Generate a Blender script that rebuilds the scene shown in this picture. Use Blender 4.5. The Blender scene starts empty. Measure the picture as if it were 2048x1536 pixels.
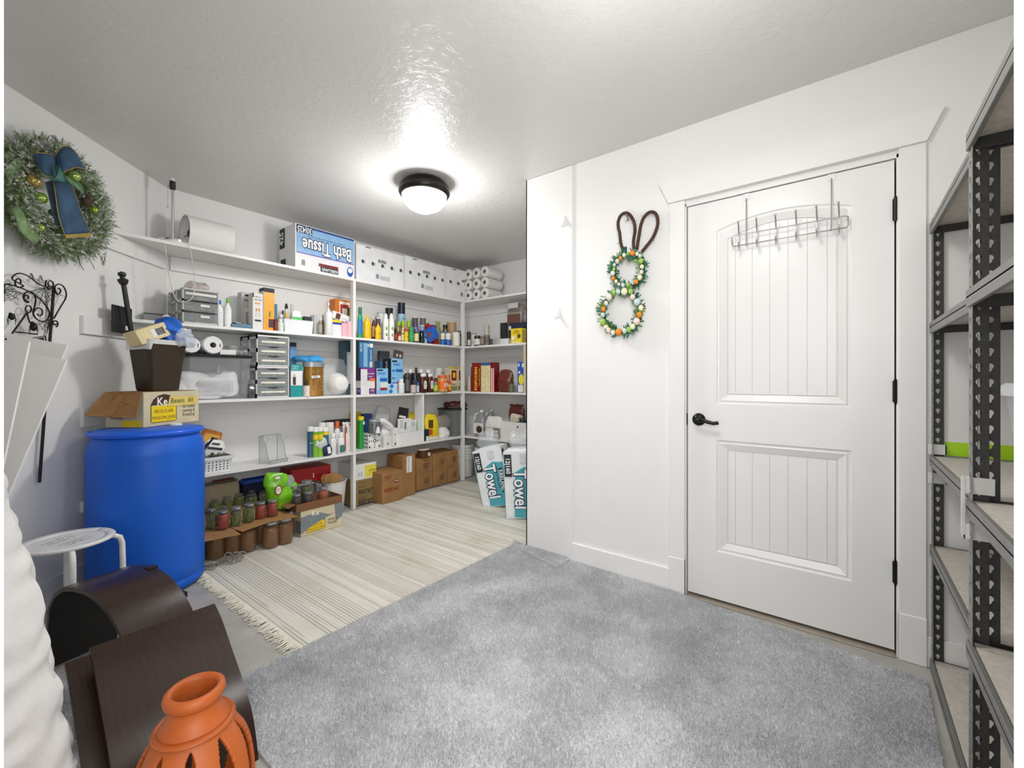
import bpy, math, random
import numpy as np
from mathutils import Vector, Matrix, noise
PI = math.pi
random.seed(7)
# ------------------------------------------------------------------ calibration (metres; camera at x=0,y=0)
F, YAW, CY, H0 = 868.48, math.radians(37.649), 757.42, 1.1362
XR, YB, YF, HC = 2.3676, 3.7346, 3.397, 2.4619
S1, S2, S3, S4 = 2.0066, 1.4968, .9933, .4958
XF, XFF = 3.8851, 3.524
LA = math.radians(43.85); LX = .9192
CV, SV = math.cos(YAW), math.sin(YAW)
scn = bpy.context.scene
COL = scn.collection
cam = bpy.data.objects.new('camera', bpy.data.cameras.new('camera'))
COL.objects.link(cam)
cam.location = (0, 0, H0)
cam.rotation_euler = (PI/2, 0, YAW - PI/2)
cam.data.sensor_width = 36; cam.data.lens = 36*F/2048
cam.data.shift_y = (CY-768)/2048; cam.data.clip_start = .02
scn.camera = cam
w = bpy.data.worlds.new('world'); scn.world = w; w.use_nodes = True
w.node_tree.nodes['Background'].inputs[0].default_value = (1, 1, 1, 1)
w.node_tree.nodes['Background'].inputs[1].default_value = 1.6
scn.view_settings.view_transform = 'Standard'; scn.view_settings.look = 'None'
scn.view_settings.gamma = 1; scn.view_settings.use_curve_mapping = False
scn.view_settings.exposure = .60
def vw(z, l, h=0.0): return Vector((z*CV + l*SV, z*SV - l*CV, h))   # room direction of the doorway: depth, right
def area(name, loc, size, power, rot, col=(1, 1, 1)):
    d = bpy.data.lights.new(name, 'AREA'); d.shape = 'SQUARE'; d.size = size; d.energy = power; d.color = col
    o = bpy.data.objects.new(name, d); COL.objects.link(o); o.location = loc; o.rotation_euler = rot; return o
def point(name, loc, r, power, col=(1, .998, .992)):
    d = bpy.data.lights.new(name, 'POINT'); d.shadow_soft_size = r; d.energy = power; d.color = col
    o = bpy.data.objects.new(name, d); COL.objects.link(o); o.location = loc; return o
LAMP1 = vw(2.936, -.592, HC); LAMP2 = vw(1.18, .43, HC)
def disk(name, loc, r, power):
    d = bpy.data.lights.new(name, 'AREA'); d.shape = 'DISK'; d.size = 2*r; d.energy = power
    o = bpy.data.objects.new(name, d); COL.objects.link(o); o.location = loc; return o
point('ceiling_lamp_light', LAMP1 - Vector((0, 0, .27)), .10, 13)
disk('ceiling_lamp_downlight', LAMP1 - Vector((0, 0, .21)), .14, 7)
disk('second_lamp_downlight', LAMP2 - Vector((0, 0, .21)), .14, 2.5)
point('second_ceiling_lamp_light', LAMP2 - Vector((0, 0, .34)), .12, 5)
area('doorway_fill_light', vw(-.45, .0, 1.55), 1.2, 28, (math.radians(90), 0, YAW-PI/2))  # added fill light behind the camera, not a lamp of the hall

# ------------------------------------------------------------------ photo measurements -> places
def ray(px):
    t = (px-1024)/F; return CV + t*SV, SV - t*CV
def onY(px, Y): d = ray(px); s = Y/d[1]; return s*d[0], s
def onX(px, X): d = ray(px); s = X/d[0]; return s*d[1], s
def hz(py, s): return H0 - (py-CY)/F*s
def gp(px, py, z=0.0):
    s = (H0-z)*F/(py-CY); d = ray(px); return Vector((s*d[0], s*d[1], z))
NL = (-math.sin(LA), math.cos(LA)); CL = NL[0]*LX + NL[1]*YB
def LW(px, py, off=0.0):
    d = ray(px); s = (CL-off)/(NL[0]*d[0]+NL[1]*d[1]); return Vector((s*d[0], s*d[1], hz(py, s)))
def RW(px, py, off=0.0):
    d = ray(px); s = (XR-off)/d[0]; return Vector((XR-off, s*d[1], hz(py, s)))
def BW(px, py, Y): x, s = onY(px, Y); return Vector((x, Y, hz(py, s)))
def DP(px, py, s): d = ray(px); return Vector((s*d[0], s*d[1], hz(py, s)))

# ------------------------------------------------------------------ materials
def lin(h):
    if not isinstance(h, str): return h
    c = [int(h[i:i+2], 16)/255 for i in (0, 2, 4)]
    return tuple(x/12.92 if x <= .04045 else ((x+.055)/1.055)**2.4 for x in c)
MC = {}
def M(col, rough=.5, metal=0.0, alpha=1.0, var=.06, scale=30, bump=0.0, emit=0, coat=0, trans=0):
    k = (col, rough, metal, alpha, var, scale, bump, emit, coat, trans)
    if k in MC: return MC[k]
    m = bpy.data.materials.new('mat_%s' % (col if isinstance(col, str) else 'c')); m.use_nodes = True
    nt = m.node_tree; N = nt.nodes; L = nt.links; b = N['Principled BSDF']
    c = lin(col)
    tc = N.new('ShaderNodeTexCoord'); no = N.new('ShaderNodeTexNoise'); no.inputs['Scale'].default_value = scale; no.inputs['Detail'].default_value = 3
    L.new(tc.outputs['Object'], no.inputs['Vector'])
    cr = N.new('ShaderNodeValToRGB'); L.new(no.outputs['Fac'], cr.inputs[0])
    cr.color_ramp.elements[0].position = .3; cr.color_ramp.elements[1].position = .7
    cr.color_ramp.elements[0].color = tuple(x*(1-var) for x in c)+(1,)
    cr.color_ramp.elements[1].color = tuple(min(1, x*(1+var)) for x in c)+(1,)
    L.new(cr.outputs[0], b.inputs['Base Color'])
    b.inputs['Roughness'].default_value = rough; b.inputs['Metallic'].default_value = metal; b.inputs['Alpha'].default_value = alpha
    b.inputs['Coat Weight'].default_value = coat; b.inputs['Transmission Weight'].default_value = trans
    if bump:
        bp = N.new('ShaderNodeBump'); bp.inputs['Strength'].default_value = min(1, bump); bp.inputs['Distance'].default_value = .002*max(1, bump)
        L.new(no.outputs['Fac'], bp.inputs['Height']); L.new(bp.outputs[0], b.inputs['Normal'])
    if emit:
        b.inputs['Emission Color'].default_value = (1, .98, .95, 1); b.inputs['Emission Strength'].default_value = emit
    MC[k] = m; return m
def custom(name, rough, build, metal=0):
    m = bpy.data.materials.new(name); m.use_nodes = True; nt = m.node_tree; b = nt.nodes['Principled BSDF']
    b.inputs['Roughness'].default_value = rough; b.inputs['Metallic'].default_value = metal
    tc = nt.nodes.new('ShaderNodeTexCoord')
    def nd(t, **kw):
        n = nt.nodes.new(t)
        for k, v in kw.items():
            if k in n.inputs: n.inputs[k].default_value = v
            else: setattr(n, k, v)
        return n
    build(nd, nt.links, b, tc); return m
def ramp(nd, L, src, stops):
    r = nd('ShaderNodeValToRGB'); L.new(src, r.inputs[0]); e = r.color_ramp.elements
    while len(e) < len(stops): e.new(.5)
    for i, (p, c) in enumerate(stops):
        e[i].position = p; c = lin(c) if isinstance(c, str) else c; e[i].color = tuple(c)+(1,)
    return r.outputs[0]
def bumpn(nd, L, b, src, strength, dist):
    bp = nd('ShaderNodeBump'); bp.inputs['Strength'].default_value = strength; bp.inputs['Distance'].default_value = dist
    L.new(src, bp.inputs['Height']); L.new(bp.outputs[0], b.inputs['Normal'])
def _ceil(nd, L, b, tc):
    n = nd('ShaderNodeTexNoise', Scale=20, Detail=4, Roughness=.6, Distortion=1.3); L.new(tc.outputs['Object'], n.inputs['Vector'])
    r = ramp(nd, L, n.outputs['Fac'], [(.44, (0, 0, 0)), (.56, (1, 1, 1))])
    n2 = nd('ShaderNodeTexNoise', Scale=2.2, Detail=3); L.new(tc.outputs['Object'], n2.inputs['Vector'])
    mx = nd('ShaderNodeMath', operation='MULTIPLY'); L.new(r, mx.inputs[0]); L.new(n2.outputs['Fac'], mx.inputs[1])
    b.inputs['Base Color'].default_value = lin('d9d7d4')+(1,)
    bumpn(nd, L, b, mx.outputs[0], .36, .0035)
mceil = custom('ceiling_paint', .33, _ceil)
def _wall(c):
    def f(nd, L, b, tc):
        n = nd('ShaderNodeTexNoise', Scale=2.5, Detail=3); L.new(tc.outputs['Object'], n.inputs['Vector'])
        L.new(ramp(nd, L, n.outputs['Fac'], [(.3, tuple(x*.97 for x in lin(c))), (.7, lin(c))]), b.inputs['Base Color'])
        n2 = nd('ShaderNodeTexNoise', Scale=180, Detail=2); L.new(tc.outputs['Object'], n2.inputs['Vector'])
        bumpn(nd, L, b, n2.outputs['Fac'], .08, .001)
    return f
mwall = custom('wall_paint', .5, _wall('edecea')); mtrim = custom('trim_paint', .32, _wall('efeeec')); mshelf = custom('shelf_paint', .4, _wall('edecea'))
def _conc(nd, L, b, tc):
    n = nd('ShaderNodeTexNoise', Scale=3, Detail=8, Roughness=.65); L.new(tc.outputs['Object'], n.inputs['Vector'])
    L.new(ramp(nd, L, n.outputs['Fac'], [(.3, '8f8d88'), (.5, 'aaa7a1'), (.7, 'bcb9b3')]), b.inputs['Base Color'])
    bumpn(nd, L, b, n.outputs['Fac'], .2, .002)
mconc = custom('concrete', .45, _conc)
def _carpet(nd, L, b, tc):
    n = nd('ShaderNodeTexNoise', Scale=5, Detail=4, Roughness=.6); L.new(tc.outputs['Object'], n.inputs['Vector'])
    n2 = nd('ShaderNodeTexNoise', Scale=260, Detail=2); L.new(tc.outputs['Object'], n2.inputs['Vector'])
    ad = nd('ShaderNodeMath', operation='MULTIPLY_ADD'); L.new(n2.outputs['Fac'], ad.inputs[0]); ad.inputs[1].default_value = .9; L.new(n.outputs['Fac'], ad.inputs[2])
    L.new(ramp(nd, L, ad.outputs[0], [(.42, 'b6b7ba'), (.95, 'cecfd2'), (1.1, 'dcdcdf')]), b.inputs['Base Color'])
    bumpn(nd, L, b, n2.outputs['Fac'], .8, .006)
mcarpet = custom('grey_carpet', .95, _carpet)
def _rug(nd, L, b, tc):
    sp = nd('ShaderNodeSeparateXYZ'); L.new(tc.outputs['Object'], sp.inputs[0])
    def mth(op, a, b_=None, c=None):
        m = nd('ShaderNodeMath', operation=op)
        for i, v in enumerate((a, b_, c)):
            if v is None: continue
            if isinstance(v, (int, float)): m.inputs[i].default_value = v
            else: L.new(v, m.inputs[i])
        return m.outputs[0]
    X, Y = sp.outputs[0], sp.outputs[1]
    cx = nd('ShaderNodeCombineXYZ'); L.new(mth('MULTIPLY', X, 22.0), cx.inputs[0]); L.new(mth('MULTIPLY', Y, .25), cx.inputs[1])
    n = nd('ShaderNodeTexNoise', Scale=1, Detail=3, Roughness=.7); L.new(cx.outputs[0], n.inputs['Vector'])
    band = mth('GREATER_THAN', n.outputs['Fac'], .47)
    rows = mth('GREATER_THAN', mth('SINE', mth('MULTIPLY', X, 2*PI/.0155)), .1)
    dots = mth('GREATER_THAN', mth('SINE', mth('MULTIPLY', Y, 2*PI/.0125)), .15)
    hole = mth('MULTIPLY', mth('MULTIPLY', rows, dots), band)
    n3 = nd('ShaderNodeTexNoise', Scale=3.2, Detail=4); L.new(tc.outputs['Object'], n3.inputs['Vector'])
    base = ramp(nd, L, n3.outputs['Fac'], [(.3, 'dcd9cf'), (.58, 'd6d2c6'), (.78, 'c9bda3')])
    mx = nd('ShaderNodeMix', data_type='RGBA'); L.new(hole, mx.inputs[0]); L.new(base, mx.inputs[6]); mx.inputs[7].default_value = lin('77705f')+(1,)
    L.new(mx.outputs[2], b.inputs['Base Color'])
    r2 = mth('SINE', mth('MULTIPLY', X, 2*PI/.0155))
    bumpn(nd, L, b, mth('SUBTRACT', mth('MULTIPLY', r2, .3), hole), .6, .003)
mrug = custom('woven_cotton', .9, _rug)
def _wood(c0, c1, sc=(3, 60, 60), spots=False):
    def f(nd, L, b, tc):
        mp = nd('ShaderNodeMapping'); mp.inputs['Scale'].default_value = sc; L.new(tc.outputs['Object'], mp.inputs['Vector'])
        n = nd('ShaderNodeTexNoise', Scale=3, Detail=6, Roughness=.7); L.new(mp.outputs[0], n.inputs['Vector'])
        L.new(ramp(nd, L, n.outputs['Fac'], [(.35, c0), (.7, c1)]), b.inputs['Base Color'])
        bumpn(nd, L, b, n.outputs['Fac'], .2, .0005)
    return f
mdark = custom('dark_wood', .27, _wood('291a13', '38241b', (110, 3, 3)))
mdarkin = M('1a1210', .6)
mboard = custom('particle_board', .6, _wood('b9b2a8', 'd2ccc2', (20, 20, 20)))
mkraft = M('9c7345', .75, var=.1, scale=14); mkraft2 = M('7f5b36', .8, var=.12, scale=10)
mlight = M('f3f2f0', .5, var=.01)
WHT = M('e9e8e6', .35, var=.02); WHM = M('e4e2df', .7, var=.03); BLK = M('161616', .45); CHR = M('d0d0d0', .16, 1.0, var=.03)
CLR = M('dfe2e4', .12, alpha=.15, var=.02); GLS = M('c3cbc6', .05, alpha=.07, var=.02); FRO = M('d9dcdf', .25, alpha=.45, var=.03); STEEL = M('3c3b3a', .5, .3, var=.15, scale=90)
INKB = M('1c2430', .6); INKR = M('b02a1c', .6); INKW = M('f3f3f0', .6); INKN = M('15305a', .6)

# ------------------------------------------------------------------ mesh builder
class MB:
    def __init__(s): s.v = []; s.f = []
    def add(s, vs, fs):
        o = len(s.v); s.v += [tuple(p) for p in vs]; s.f += [tuple(i+o for i in f) for f in fs]; return s
    def box(s, x0, x1, y0, y1, z0, z1, b=0.0):
        if b <= 0:
            return s.add([(x, y, z) for x in (x0, x1) for y in (y0, y1) for z in (z0, z1)],
                         [(0, 1, 3, 2), (4, 6, 7, 5), (0, 4, 5, 1), (2, 3, 7, 6), (0, 2, 6, 4), (1, 5, 7, 3)])
        b = min(b, abs(x1-x0)*.45, abs(y1-y0)*.45, abs(z1-z0)*.45)
        V = []; idx = {}
        for i, x in enumerate((x0, x1)):
            for j, y in enumerate((y0, y1)):
                for k, z in enumerate((z0, z1)):
                    bx = b if i == 0 else -b; by = b if j == 0 else -b; bz = b if k == 0 else -b
                    idx[i, j, k] = len(V); V += [(x, y+by, z+bz), (x+bx, y, z+bz), (x+bx, y+by, z)]
        I = lambda i, j, k, a: idx[i, j, k]+a
        Fs = []
        for a in range(3):
            for e in (0, 1):
                q = []
                for p in ((0, 0), (0, 1), (1, 1), (1, 0)):
                    c = [0, 0, 0]; c[a] = e; o = [t for t in range(3) if t != a]; c[o[0]] = p[0]; c[o[1]] = p[1]
                    q.append(I(*c, a))
                flip = (e == 1) != (a == 1)
                Fs.append(tuple(q if flip == False else q[::-1]))
        for a in range(3):
            o = [t for t in range(3) if t != a]
            for p in (0, 1):
                for q in (0, 1):
                    c0 = [0, 0, 0]; c1 = [0, 0, 0]; c1[a] = 1
                    for c in (c0, c1): c[o[0]] = p; c[o[1]] = q
                    Fs.append((I(*c0, o[0]), I(*c1, o[0]), I(*c1, o[1]), I(*c0, o[1])))
        for c, i0 in idx.items(): Fs.append((i0, i0+1, i0+2))
        return s.add(V, Fs)
    def lathe(s, prof, n=20, c=(0, 0, 0), sx=1, sy=1, cap=True):
        V = []; Fs = []; m = len(prof)
        for r, z in prof:
            for i in range(n):
                a = 2*PI*i/n; V.append((c[0]+r*math.cos(a)*sx, c[1]+r*math.sin(a)*sy, c[2]+z))
        for j in range(m-1):
            for i in range(n):
                k = (i+1) % n; Fs.append((j*n+i, j*n+k, (j+1)*n+k, (j+1)*n+i))
        if cap:
            if prof[0][0] > 1e-5: Fs.append(tuple(range(n-1, -1, -1)))
            if prof[-1][0] > 1e-5: Fs.append(tuple((m-1)*n+i for i in range(n)))
        return s.add(V, Fs)
    def tube(s, pts, r, n=6, closed=False, rf=None):
        P = [Vector(p) for p in pts]; m = len(P)
        if m < 2: return s
        V = []; Fs = []; up = None
        for i, p in enumerate(P):
            a = P[(i+1) % m] if (closed or i < m-1) else P[i]; b = P[i-1] if (closed or i > 0) else P[i]
            t = (a-b)
            if t.length < 1e-9: t = Vector((0, 0, 1))
            t.normalize()
            if up is None:
                up = Vector((0, 0, 1)) if abs(t.z) < .9 else Vector((1, 0, 0))
            u = up - t*up.dot(t)
            if u.length < 1e-4: u = t.orthogonal()
            u.normalize(); up = u; v = t.cross(u)
            rr = r*(rf(i/(m-1)) if rf else 1)
            for k in range(n):
                q = 2*PI*k/n; V.append(p + u*math.cos(q)*rr + v*math.sin(q)*rr)
        for j in range(m if closed else m-1):
            j2 = (j+1) % m
            for k in range(n):
                k2 = (k+1) % n; Fs.append((j*n+k, j2*n+k, j2*n+k2, j*n+k2)[::-1])
        if not closed: Fs.append(tuple(range(n))); Fs.append(tuple((m-1)*n+k for k in range(n-1, -1, -1)))
        return s.add(V, Fs)
    def ball(s, c, r, nu=10, nv=7, sc=(1, 1, 1), rot=None):
        V = []; Fs = []
        for j in range(nv+1):
            th = PI*j/nv
            for i in range(nu):
                p = Vector((r*sc[0]*math.sin(th)*math.cos(2*PI*i/nu), r*sc[1]*math.sin(th)*math.sin(2*PI*i/nu), -r*sc[2]*math.cos(th)))
                if rot: p = rot @ p
                V.append(p+Vector(c))
        for j in range(nv):
            for i in range(nu):
                k = (i+1) % nu; Fs.append((j*nu+i, j*nu+k, (j+1)*nu+k, (j+1)*nu+i))
        return s.add(V, Fs)
    def prism(s, pts, d):                 # closed polygon of 3-D points, extruded by vector d
        n = len(pts); d = Vector(d); A = [Vector(p) for p in pts]; B = [p+d for p in A]
        return s.add(A+B, [tuple(range(n))[::-1], tuple(range(n, 2*n))] + [(i, (i+1) % n, n+(i+1) % n, n+i) for i in range(n)])
    def grid(s, P):                        # P[j][i] points
        m = len(P); n = len(P[0]); V = [p for row in P for p in row]
        return s.add(V, [(j*n+i, j*n+i+1, (j+1)*n+i+1, (j+1)*n+i) for j in range(m-1) for i in range(n-1)])
    def gbox(s, W, D, Hh, n, fn):          # subdivided box centred in x,y with base at z=0, displaced by fn
        nx, ny, nz = n; key = {}; V = []
        def vid(i, j, k):
            if (i, j, k) not in key:
                key[i, j, k] = len(V); V.append(fn(Vector((-W/2+W*i/nx, -D/2+D*j/ny, Hh*k/nz)), i/nx*2-1, j/ny*2-1, k/nz*2-1))
            return key[i, j, k]
        Fs = []
        for k in (0, nz):
            for i in range(nx):
                for j in range(ny):
                    q = (vid(i, j, k), vid(i+1, j, k), vid(i+1, j+1, k), vid(i, j+1, k)); Fs.append(q if k else q[::-1])
        for j in (0, ny):
            for i in range(nx):
                for k in range(nz):
                    q = (vid(i, j, k), vid(i+1, j, k), vid(i+1, j, k+1), vid(i, j, k+1)); Fs.append(q[::-1] if j else q)
        for i in (0, nx):
            for j in range(ny):
                for k in range(nz):
                    q = (vid(i, j, k), vid(i, j+1, k), vid(i, j+1, k+1), vid(i, j, k+1)); Fs.append(q if i else q[::-1])
        return s.add(V, Fs)
def link_mesh(name, me, mat, parent, smooth, kind):
    me.materials.append(mat)
    if smooth is not None:
        me.shade_smooth()
        try: me.set_sharp_from_angle(angle=math.radians(smooth))
        except Exception: pass
    o = bpy.data.objects.new(name, me); COL.objects.link(o)
    if parent: o.parent = parent
    if kind: o['kind'] = kind
    return o
def part(name, mb, mat, parent=None, smooth=35, kind=None, label=None):
    me = bpy.data.meshes.new(name); me.from_pydata(mb.v, [], mb.f); me.update()
    o = link_mesh(name, me, mat, parent, smooth, kind)
    if label: o['label'] = label
    return o
def thing(name, label, cat, loc=(0, 0, 0), rz=0, group=None, rot=None):
    o = bpy.data.objects.new(name, None); COL.objects.link(o); o.empty_display_size = .05
    o.location = loc; o.rotation_euler = rot if rot else (0, 0, rz); o['label'] = label; o['category'] = cat
    if group: o['group'] = group
    return o
def solo(name, label, cat, mb, mat, smooth=35, group=None):
    o = part(name, mb, mat, None, smooth); o['label'] = label; o['category'] = cat
    if group: o['group'] = group
    return o
def struct(name, mb, mat, smooth=None): return part(name, mb, mat, None, smooth, 'structure')
def solid(o, t, off=0):
    m = o.modifiers.new('solid', 'SOLIDIFY'); m.thickness = t; m.offset = off; return o
TXC = {}
def text(parent, s, loc, size, mat, rot, align='CENTER', wd=None, ext=.0003, label=None, bold=0):
    k = (s, align, bold)
    if k not in TXC:
        c = bpy.data.curves.new('t', 'FONT'); c.body = s; c.size = 1; c.align_x = align; c.align_y = 'CENTER'; c.resolution_u = 2; c.offset = bold
        o = bpy.data.objects.new('t', c); COL.objects.link(o); dg = bpy.context.evaluated_depsgraph_get()
        me = bpy.data.meshes.new_from_object(o.evaluated_get(dg)); bpy.data.objects.remove(o); 
        xs = [v.co.x for v in me.vertices] or [0, 1]; TXC[k] = (me, max(xs)-min(xs))
    me, wid = TXC[k]; me = me.copy(); me.materials.clear(); me.materials.append(mat)
    o = bpy.data.objects.new('lettering', me); COL.objects.link(o); o.parent = parent
    o.location = loc; o.rotation_euler = rot
    sx = size if wd is None else wd/max(wid, 1e-3)
    o.scale = (sx, size, 1)
    return o
FR = {'F': (PI/2, 0, 0), 'L': (PI/2, 0, -PI/2), 'R': (PI/2, 0, PI/2), 'T': (0, 0, 0)}
def fpos(W, D, Hh, f, u, v, off=.0):
    if f == 'F': return Vector((-W/2+u*W, -D/2-off, v*Hh))
    if f == 'L': return Vector((-W/2-off, D/2-u*D, v*Hh))
    if f == 'R': return Vector((W/2+off, -D/2+u*D, v*Hh))
    return Vector((-W/2+u*W, -D/2+v*D, Hh+off))
def panel(parent, W, D, Hh, f, u0, u1, v0, v1, mat, off=.0006, name='printed_panel', poly=None):
    a = fpos(W, D, Hh, f, u0, v0); e1 = fpos(W, D, Hh, f, u1, v0)-a; e2 = fpos(W, D, Hh, f, u0, v1)-a
    n = fpos(W, D, Hh, f, 0, 0, 1)-fpos(W, D, Hh, f, 0, 0, 0)
    pts = [a, a+e1, a+e1+e2, a+e2] if poly is None else [a+e1*p[0]+e2*p[1] for p in poly]
    return part(name, MB().prism([p-n*.0002 for p in pts], n*(off+.0002)), mat, parent, None)
def ftext(parent, W, D, Hh, f, s, u, v, size, mat, wd=None, off=.0012, spin=0, bold=0):
    r = FR[f]; loc = fpos(W, D, Hh, f, u, v, off)
    q = (Matrix.Rotation(r[2], 4, 'Z') @ Matrix.Rotation(r[0], 4, 'X') @ Matrix.Rotation(spin, 4, 'Z')).to_euler()
    return text(parent, s, loc, size, mat, q, wd=wd, bold=bold)

# ------------------------------------------------------------------ shelf rows: a = position along the shelf
class Row:
    def __init__(s, far, z, sc, ox, oy): s.far, s.z, s.k, s.ox, s.oy = far, z, sc, ox, oy
    def px(s, X): return s.ox + X/s.k
    def py(s, Y): return s.oy + Y/s.k
    def at(s, X, inset):
        if s.far: a, q = onX(s.px(X), XFF+inset)
        else: a, q = onY(s.px(X), YF+inset)
        return a, q
    def loc(s, a, inset, z): return Vector((XFF+inset, a, z)) if s.far else Vector((a, YF+inset, z))
    def rz(s): return -PI/2 if s.far else 0
def frame(row, X0, X1, Yt, inset, depth, z0=None):
    z0 = row.z if z0 is None else z0
    a0, s0 = row.at(X0, inset); a1, s1 = row.at(X1, inset)
    Hh = hz(row.py(Yt), (s0+s1)/2) - z0
    return row.loc((a0+a1)/2, inset+depth/2, z0+.0005), abs(a1-a0), max(Hh, .012)
def carton(row, X0, X1, Yt, inset, depth, mat, label, name='carton', cat='box', z0=None, panels=(), texts=(), tilt=0, group=None, turn=0, bev=.0015):
    loc, W, Hh = frame(row, X0, X1, Yt, inset, depth, z0)
    t = thing(name, label, cat, loc, row.rz()+turn, group)
    if tilt: t.rotation_euler[1] = tilt; t.location.z += W/2*math.sin(abs(tilt))
    part('body', MB().box(-W/2, W/2, -depth/2, depth/2, 0, Hh, bev), mat, t)
    for i_, p in enumerate(panels):
        p = tuple(p)+(.0006,)*(len(p) == 6); p = p[:6]+(.0005+.0004*i_,)+p[7:]; panel(t, W, depth, Hh, *p)
    for (f, s, u, v, sz, m, wd) in texts:
        spin = 0; bold = .012
        if s[0] == '|': spin = PI/2; s = s[1:]
        if s[0] == '*': bold = .035; s = s[1:]
        FW = W if f in 'FT' else depth
        ftext(t, W, depth, Hh, f, s, u, v, sz*Hh if not spin else sz*FW, m, wd=(wd*(FW if not spin else Hh)) if wd else None, spin=spin, bold=bold, off=.0011+.0004*len(panels))
    return t
PR = {  # body profile (r, z fractions), cap from/to, cap radius, label band
 'bottle': ([(.9, 0), (1, .02), (1, .62), (.85, .7), (.45, .78), (.38, .8), (.38, .88)], [(.44, .84), (.44, .99), (.38, 1)], (.12, .56)),
 'tall': ([(.9, 0), (1, .02), (1, .72), (.7, .8), (.3, .87), (.28, .93)], [(.34, .9), (.34, 1)], (.15, .62)),
 'long': ([(.9, 0), (1, .02), (1, .5), (.8, .58), (.36, .68), (.32, .92)], [(.38, .88), (.38, 1)], (.1, .45)),
 'can': ([(.93, 0), (1, .02), (1, .03), (.97, .04), (.97, .96), (1, .97), (1, 1), (.93, 1), (.92, .985)], None, (.05, .95)),
 'jar': ([(.85, 0), (1, .04), (1, .74), (.9, .8), (.8, .83), (.8, .9)], [(.84, .84), (.84, .985), (.8, 1)], (.18, .66)),
 'shaker': ([(.95, 0), (1, .02), (1, .8)], [(1.02, .78), (1.02, .98), (.95, 1)], (.1, .68)),
 'squeeze': ([(.8, 0), (.95, .03), (1, .2), (.88, .40), (1, .58), (.96, .68), (.6, .75)], [(.62, .74), (.58, .82), (.24, .86), (.15, .98), (.08, 1)], (.2, .5)),
 'spray': ([(.95, 0), (1, .02), (1, .76), (.9, .8), (.6, .84)], [(.75, .82), (.75, .9), (.5, .97), (.3, 1)], (.1, .7)),
 'pill': ([(.92, 0), (1, .03), (1, .66), (.85, .72), (.62, .75), (.62, .8)], [(.7, .78), (.7, .99), (.66, 1)], (.12, .6)),
 'pump': ([(.9, 0), (1, .02), (1, .66), (.8, .72), (.4, .75)], [(.4, .74), (.4, .82), (.15, .83), (.15, .92), (.3, .93), (.3, 1)], (.15, .55)),
}
def vessel(row, X0, X1, Yt, inset, kind, mat, capm, label, name='bottle', cat='bottle', z0=None, band=None, oval=1, txt=None, group=None, tilt=0, base=None):
    z0 = row.z if z0 is None else z0
    pc = (row.px(X0)+row.px(X1))/2
    if base is not None:
        g = gp(pc, row.py(base), z0); a, s = (g.y, 0) if row.far else (g.x, 0)
        d = ray(pc); s = g.x/d[0]; loc = Vector((g.x, g.y, z0+.0005))
    else:
        a, s = (onX if row.far else onY)(pc, (XFF if row.far else YF)+inset)
        loc = row.loc(a, inset, z0+.0005)
    t0 = (row.px(X0)-1024)/F; t1 = (row.px(X1)-1024)/F
    ha = abs(math.atan(t1)-math.atan(t0))/2; D = s*math.sqrt(1+((pc-1024)/F)**2); r = D*math.sin(ha)
    Hh = max(hz(row.py(Yt), s)-z0, .02)
    t = thing(name, label, cat, loc, row.rz(), group)
    if tilt: t.rotation_euler[1] = tilt
    B, C, LBL = PR[kind]; n = 20
    cm = capm or mat
    part('body', MB().lathe([(q*r, z*Hh) for q, z in B], n, sy=oval), mat, t)
    if C: part('cap', MB().lathe([(q*r, z*Hh) for q, z in C], n, sy=max(oval, .8)), cm, t)
    if band: part('paper_label', MB().lathe([(1.015*r, LBL[0]*Hh), (1.015*r, LBL[1]*Hh)], n, sy=oval, cap=True), band, t, label=None)
    if txt:
        for (s_, v, sz, m) in txt:
            q = text(t, s_, (-.0, -1.04*r*oval-.0008, v*Hh), sz*r, m, (PI/2, 0, 0), wd=r*1.2)
    return t
def lump(amp, fr, seed, e=4.0, pin=0.0, flat=True):
    off = Vector((seed*3.1, seed*1.7, seed*.9))
    def fn(p, a, b, c):
        m = (abs(a)**e+abs(b)**e+abs(c)**e)**(1/e); k = 1/max(m, .001)
        ctr = Vector((0, 0, p.z/(c+1)*1 if c > -1 else 0))
        q = Vector((p.x*k, p.y*k, p.z))
        if c > 0 and pin:
            f = 1-pin*c*c; q.x *= (1 + pin*.12*c); q.y *= f
        edge = max(abs(a), abs(b)); 
        q.z = p.z - (abs(p.z)+.02)*.10*(edge**4)*(1 if c > 0 else -1)*(1 if not flat or c > 0 else 0)
        n = noise.noise_vector(Vector((p.x, p.y, p.z))*fr+off)*amp
        if c <= -.999 and flat: n.z = abs(n.z)*.2
        return q+n
    return fn
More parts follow.
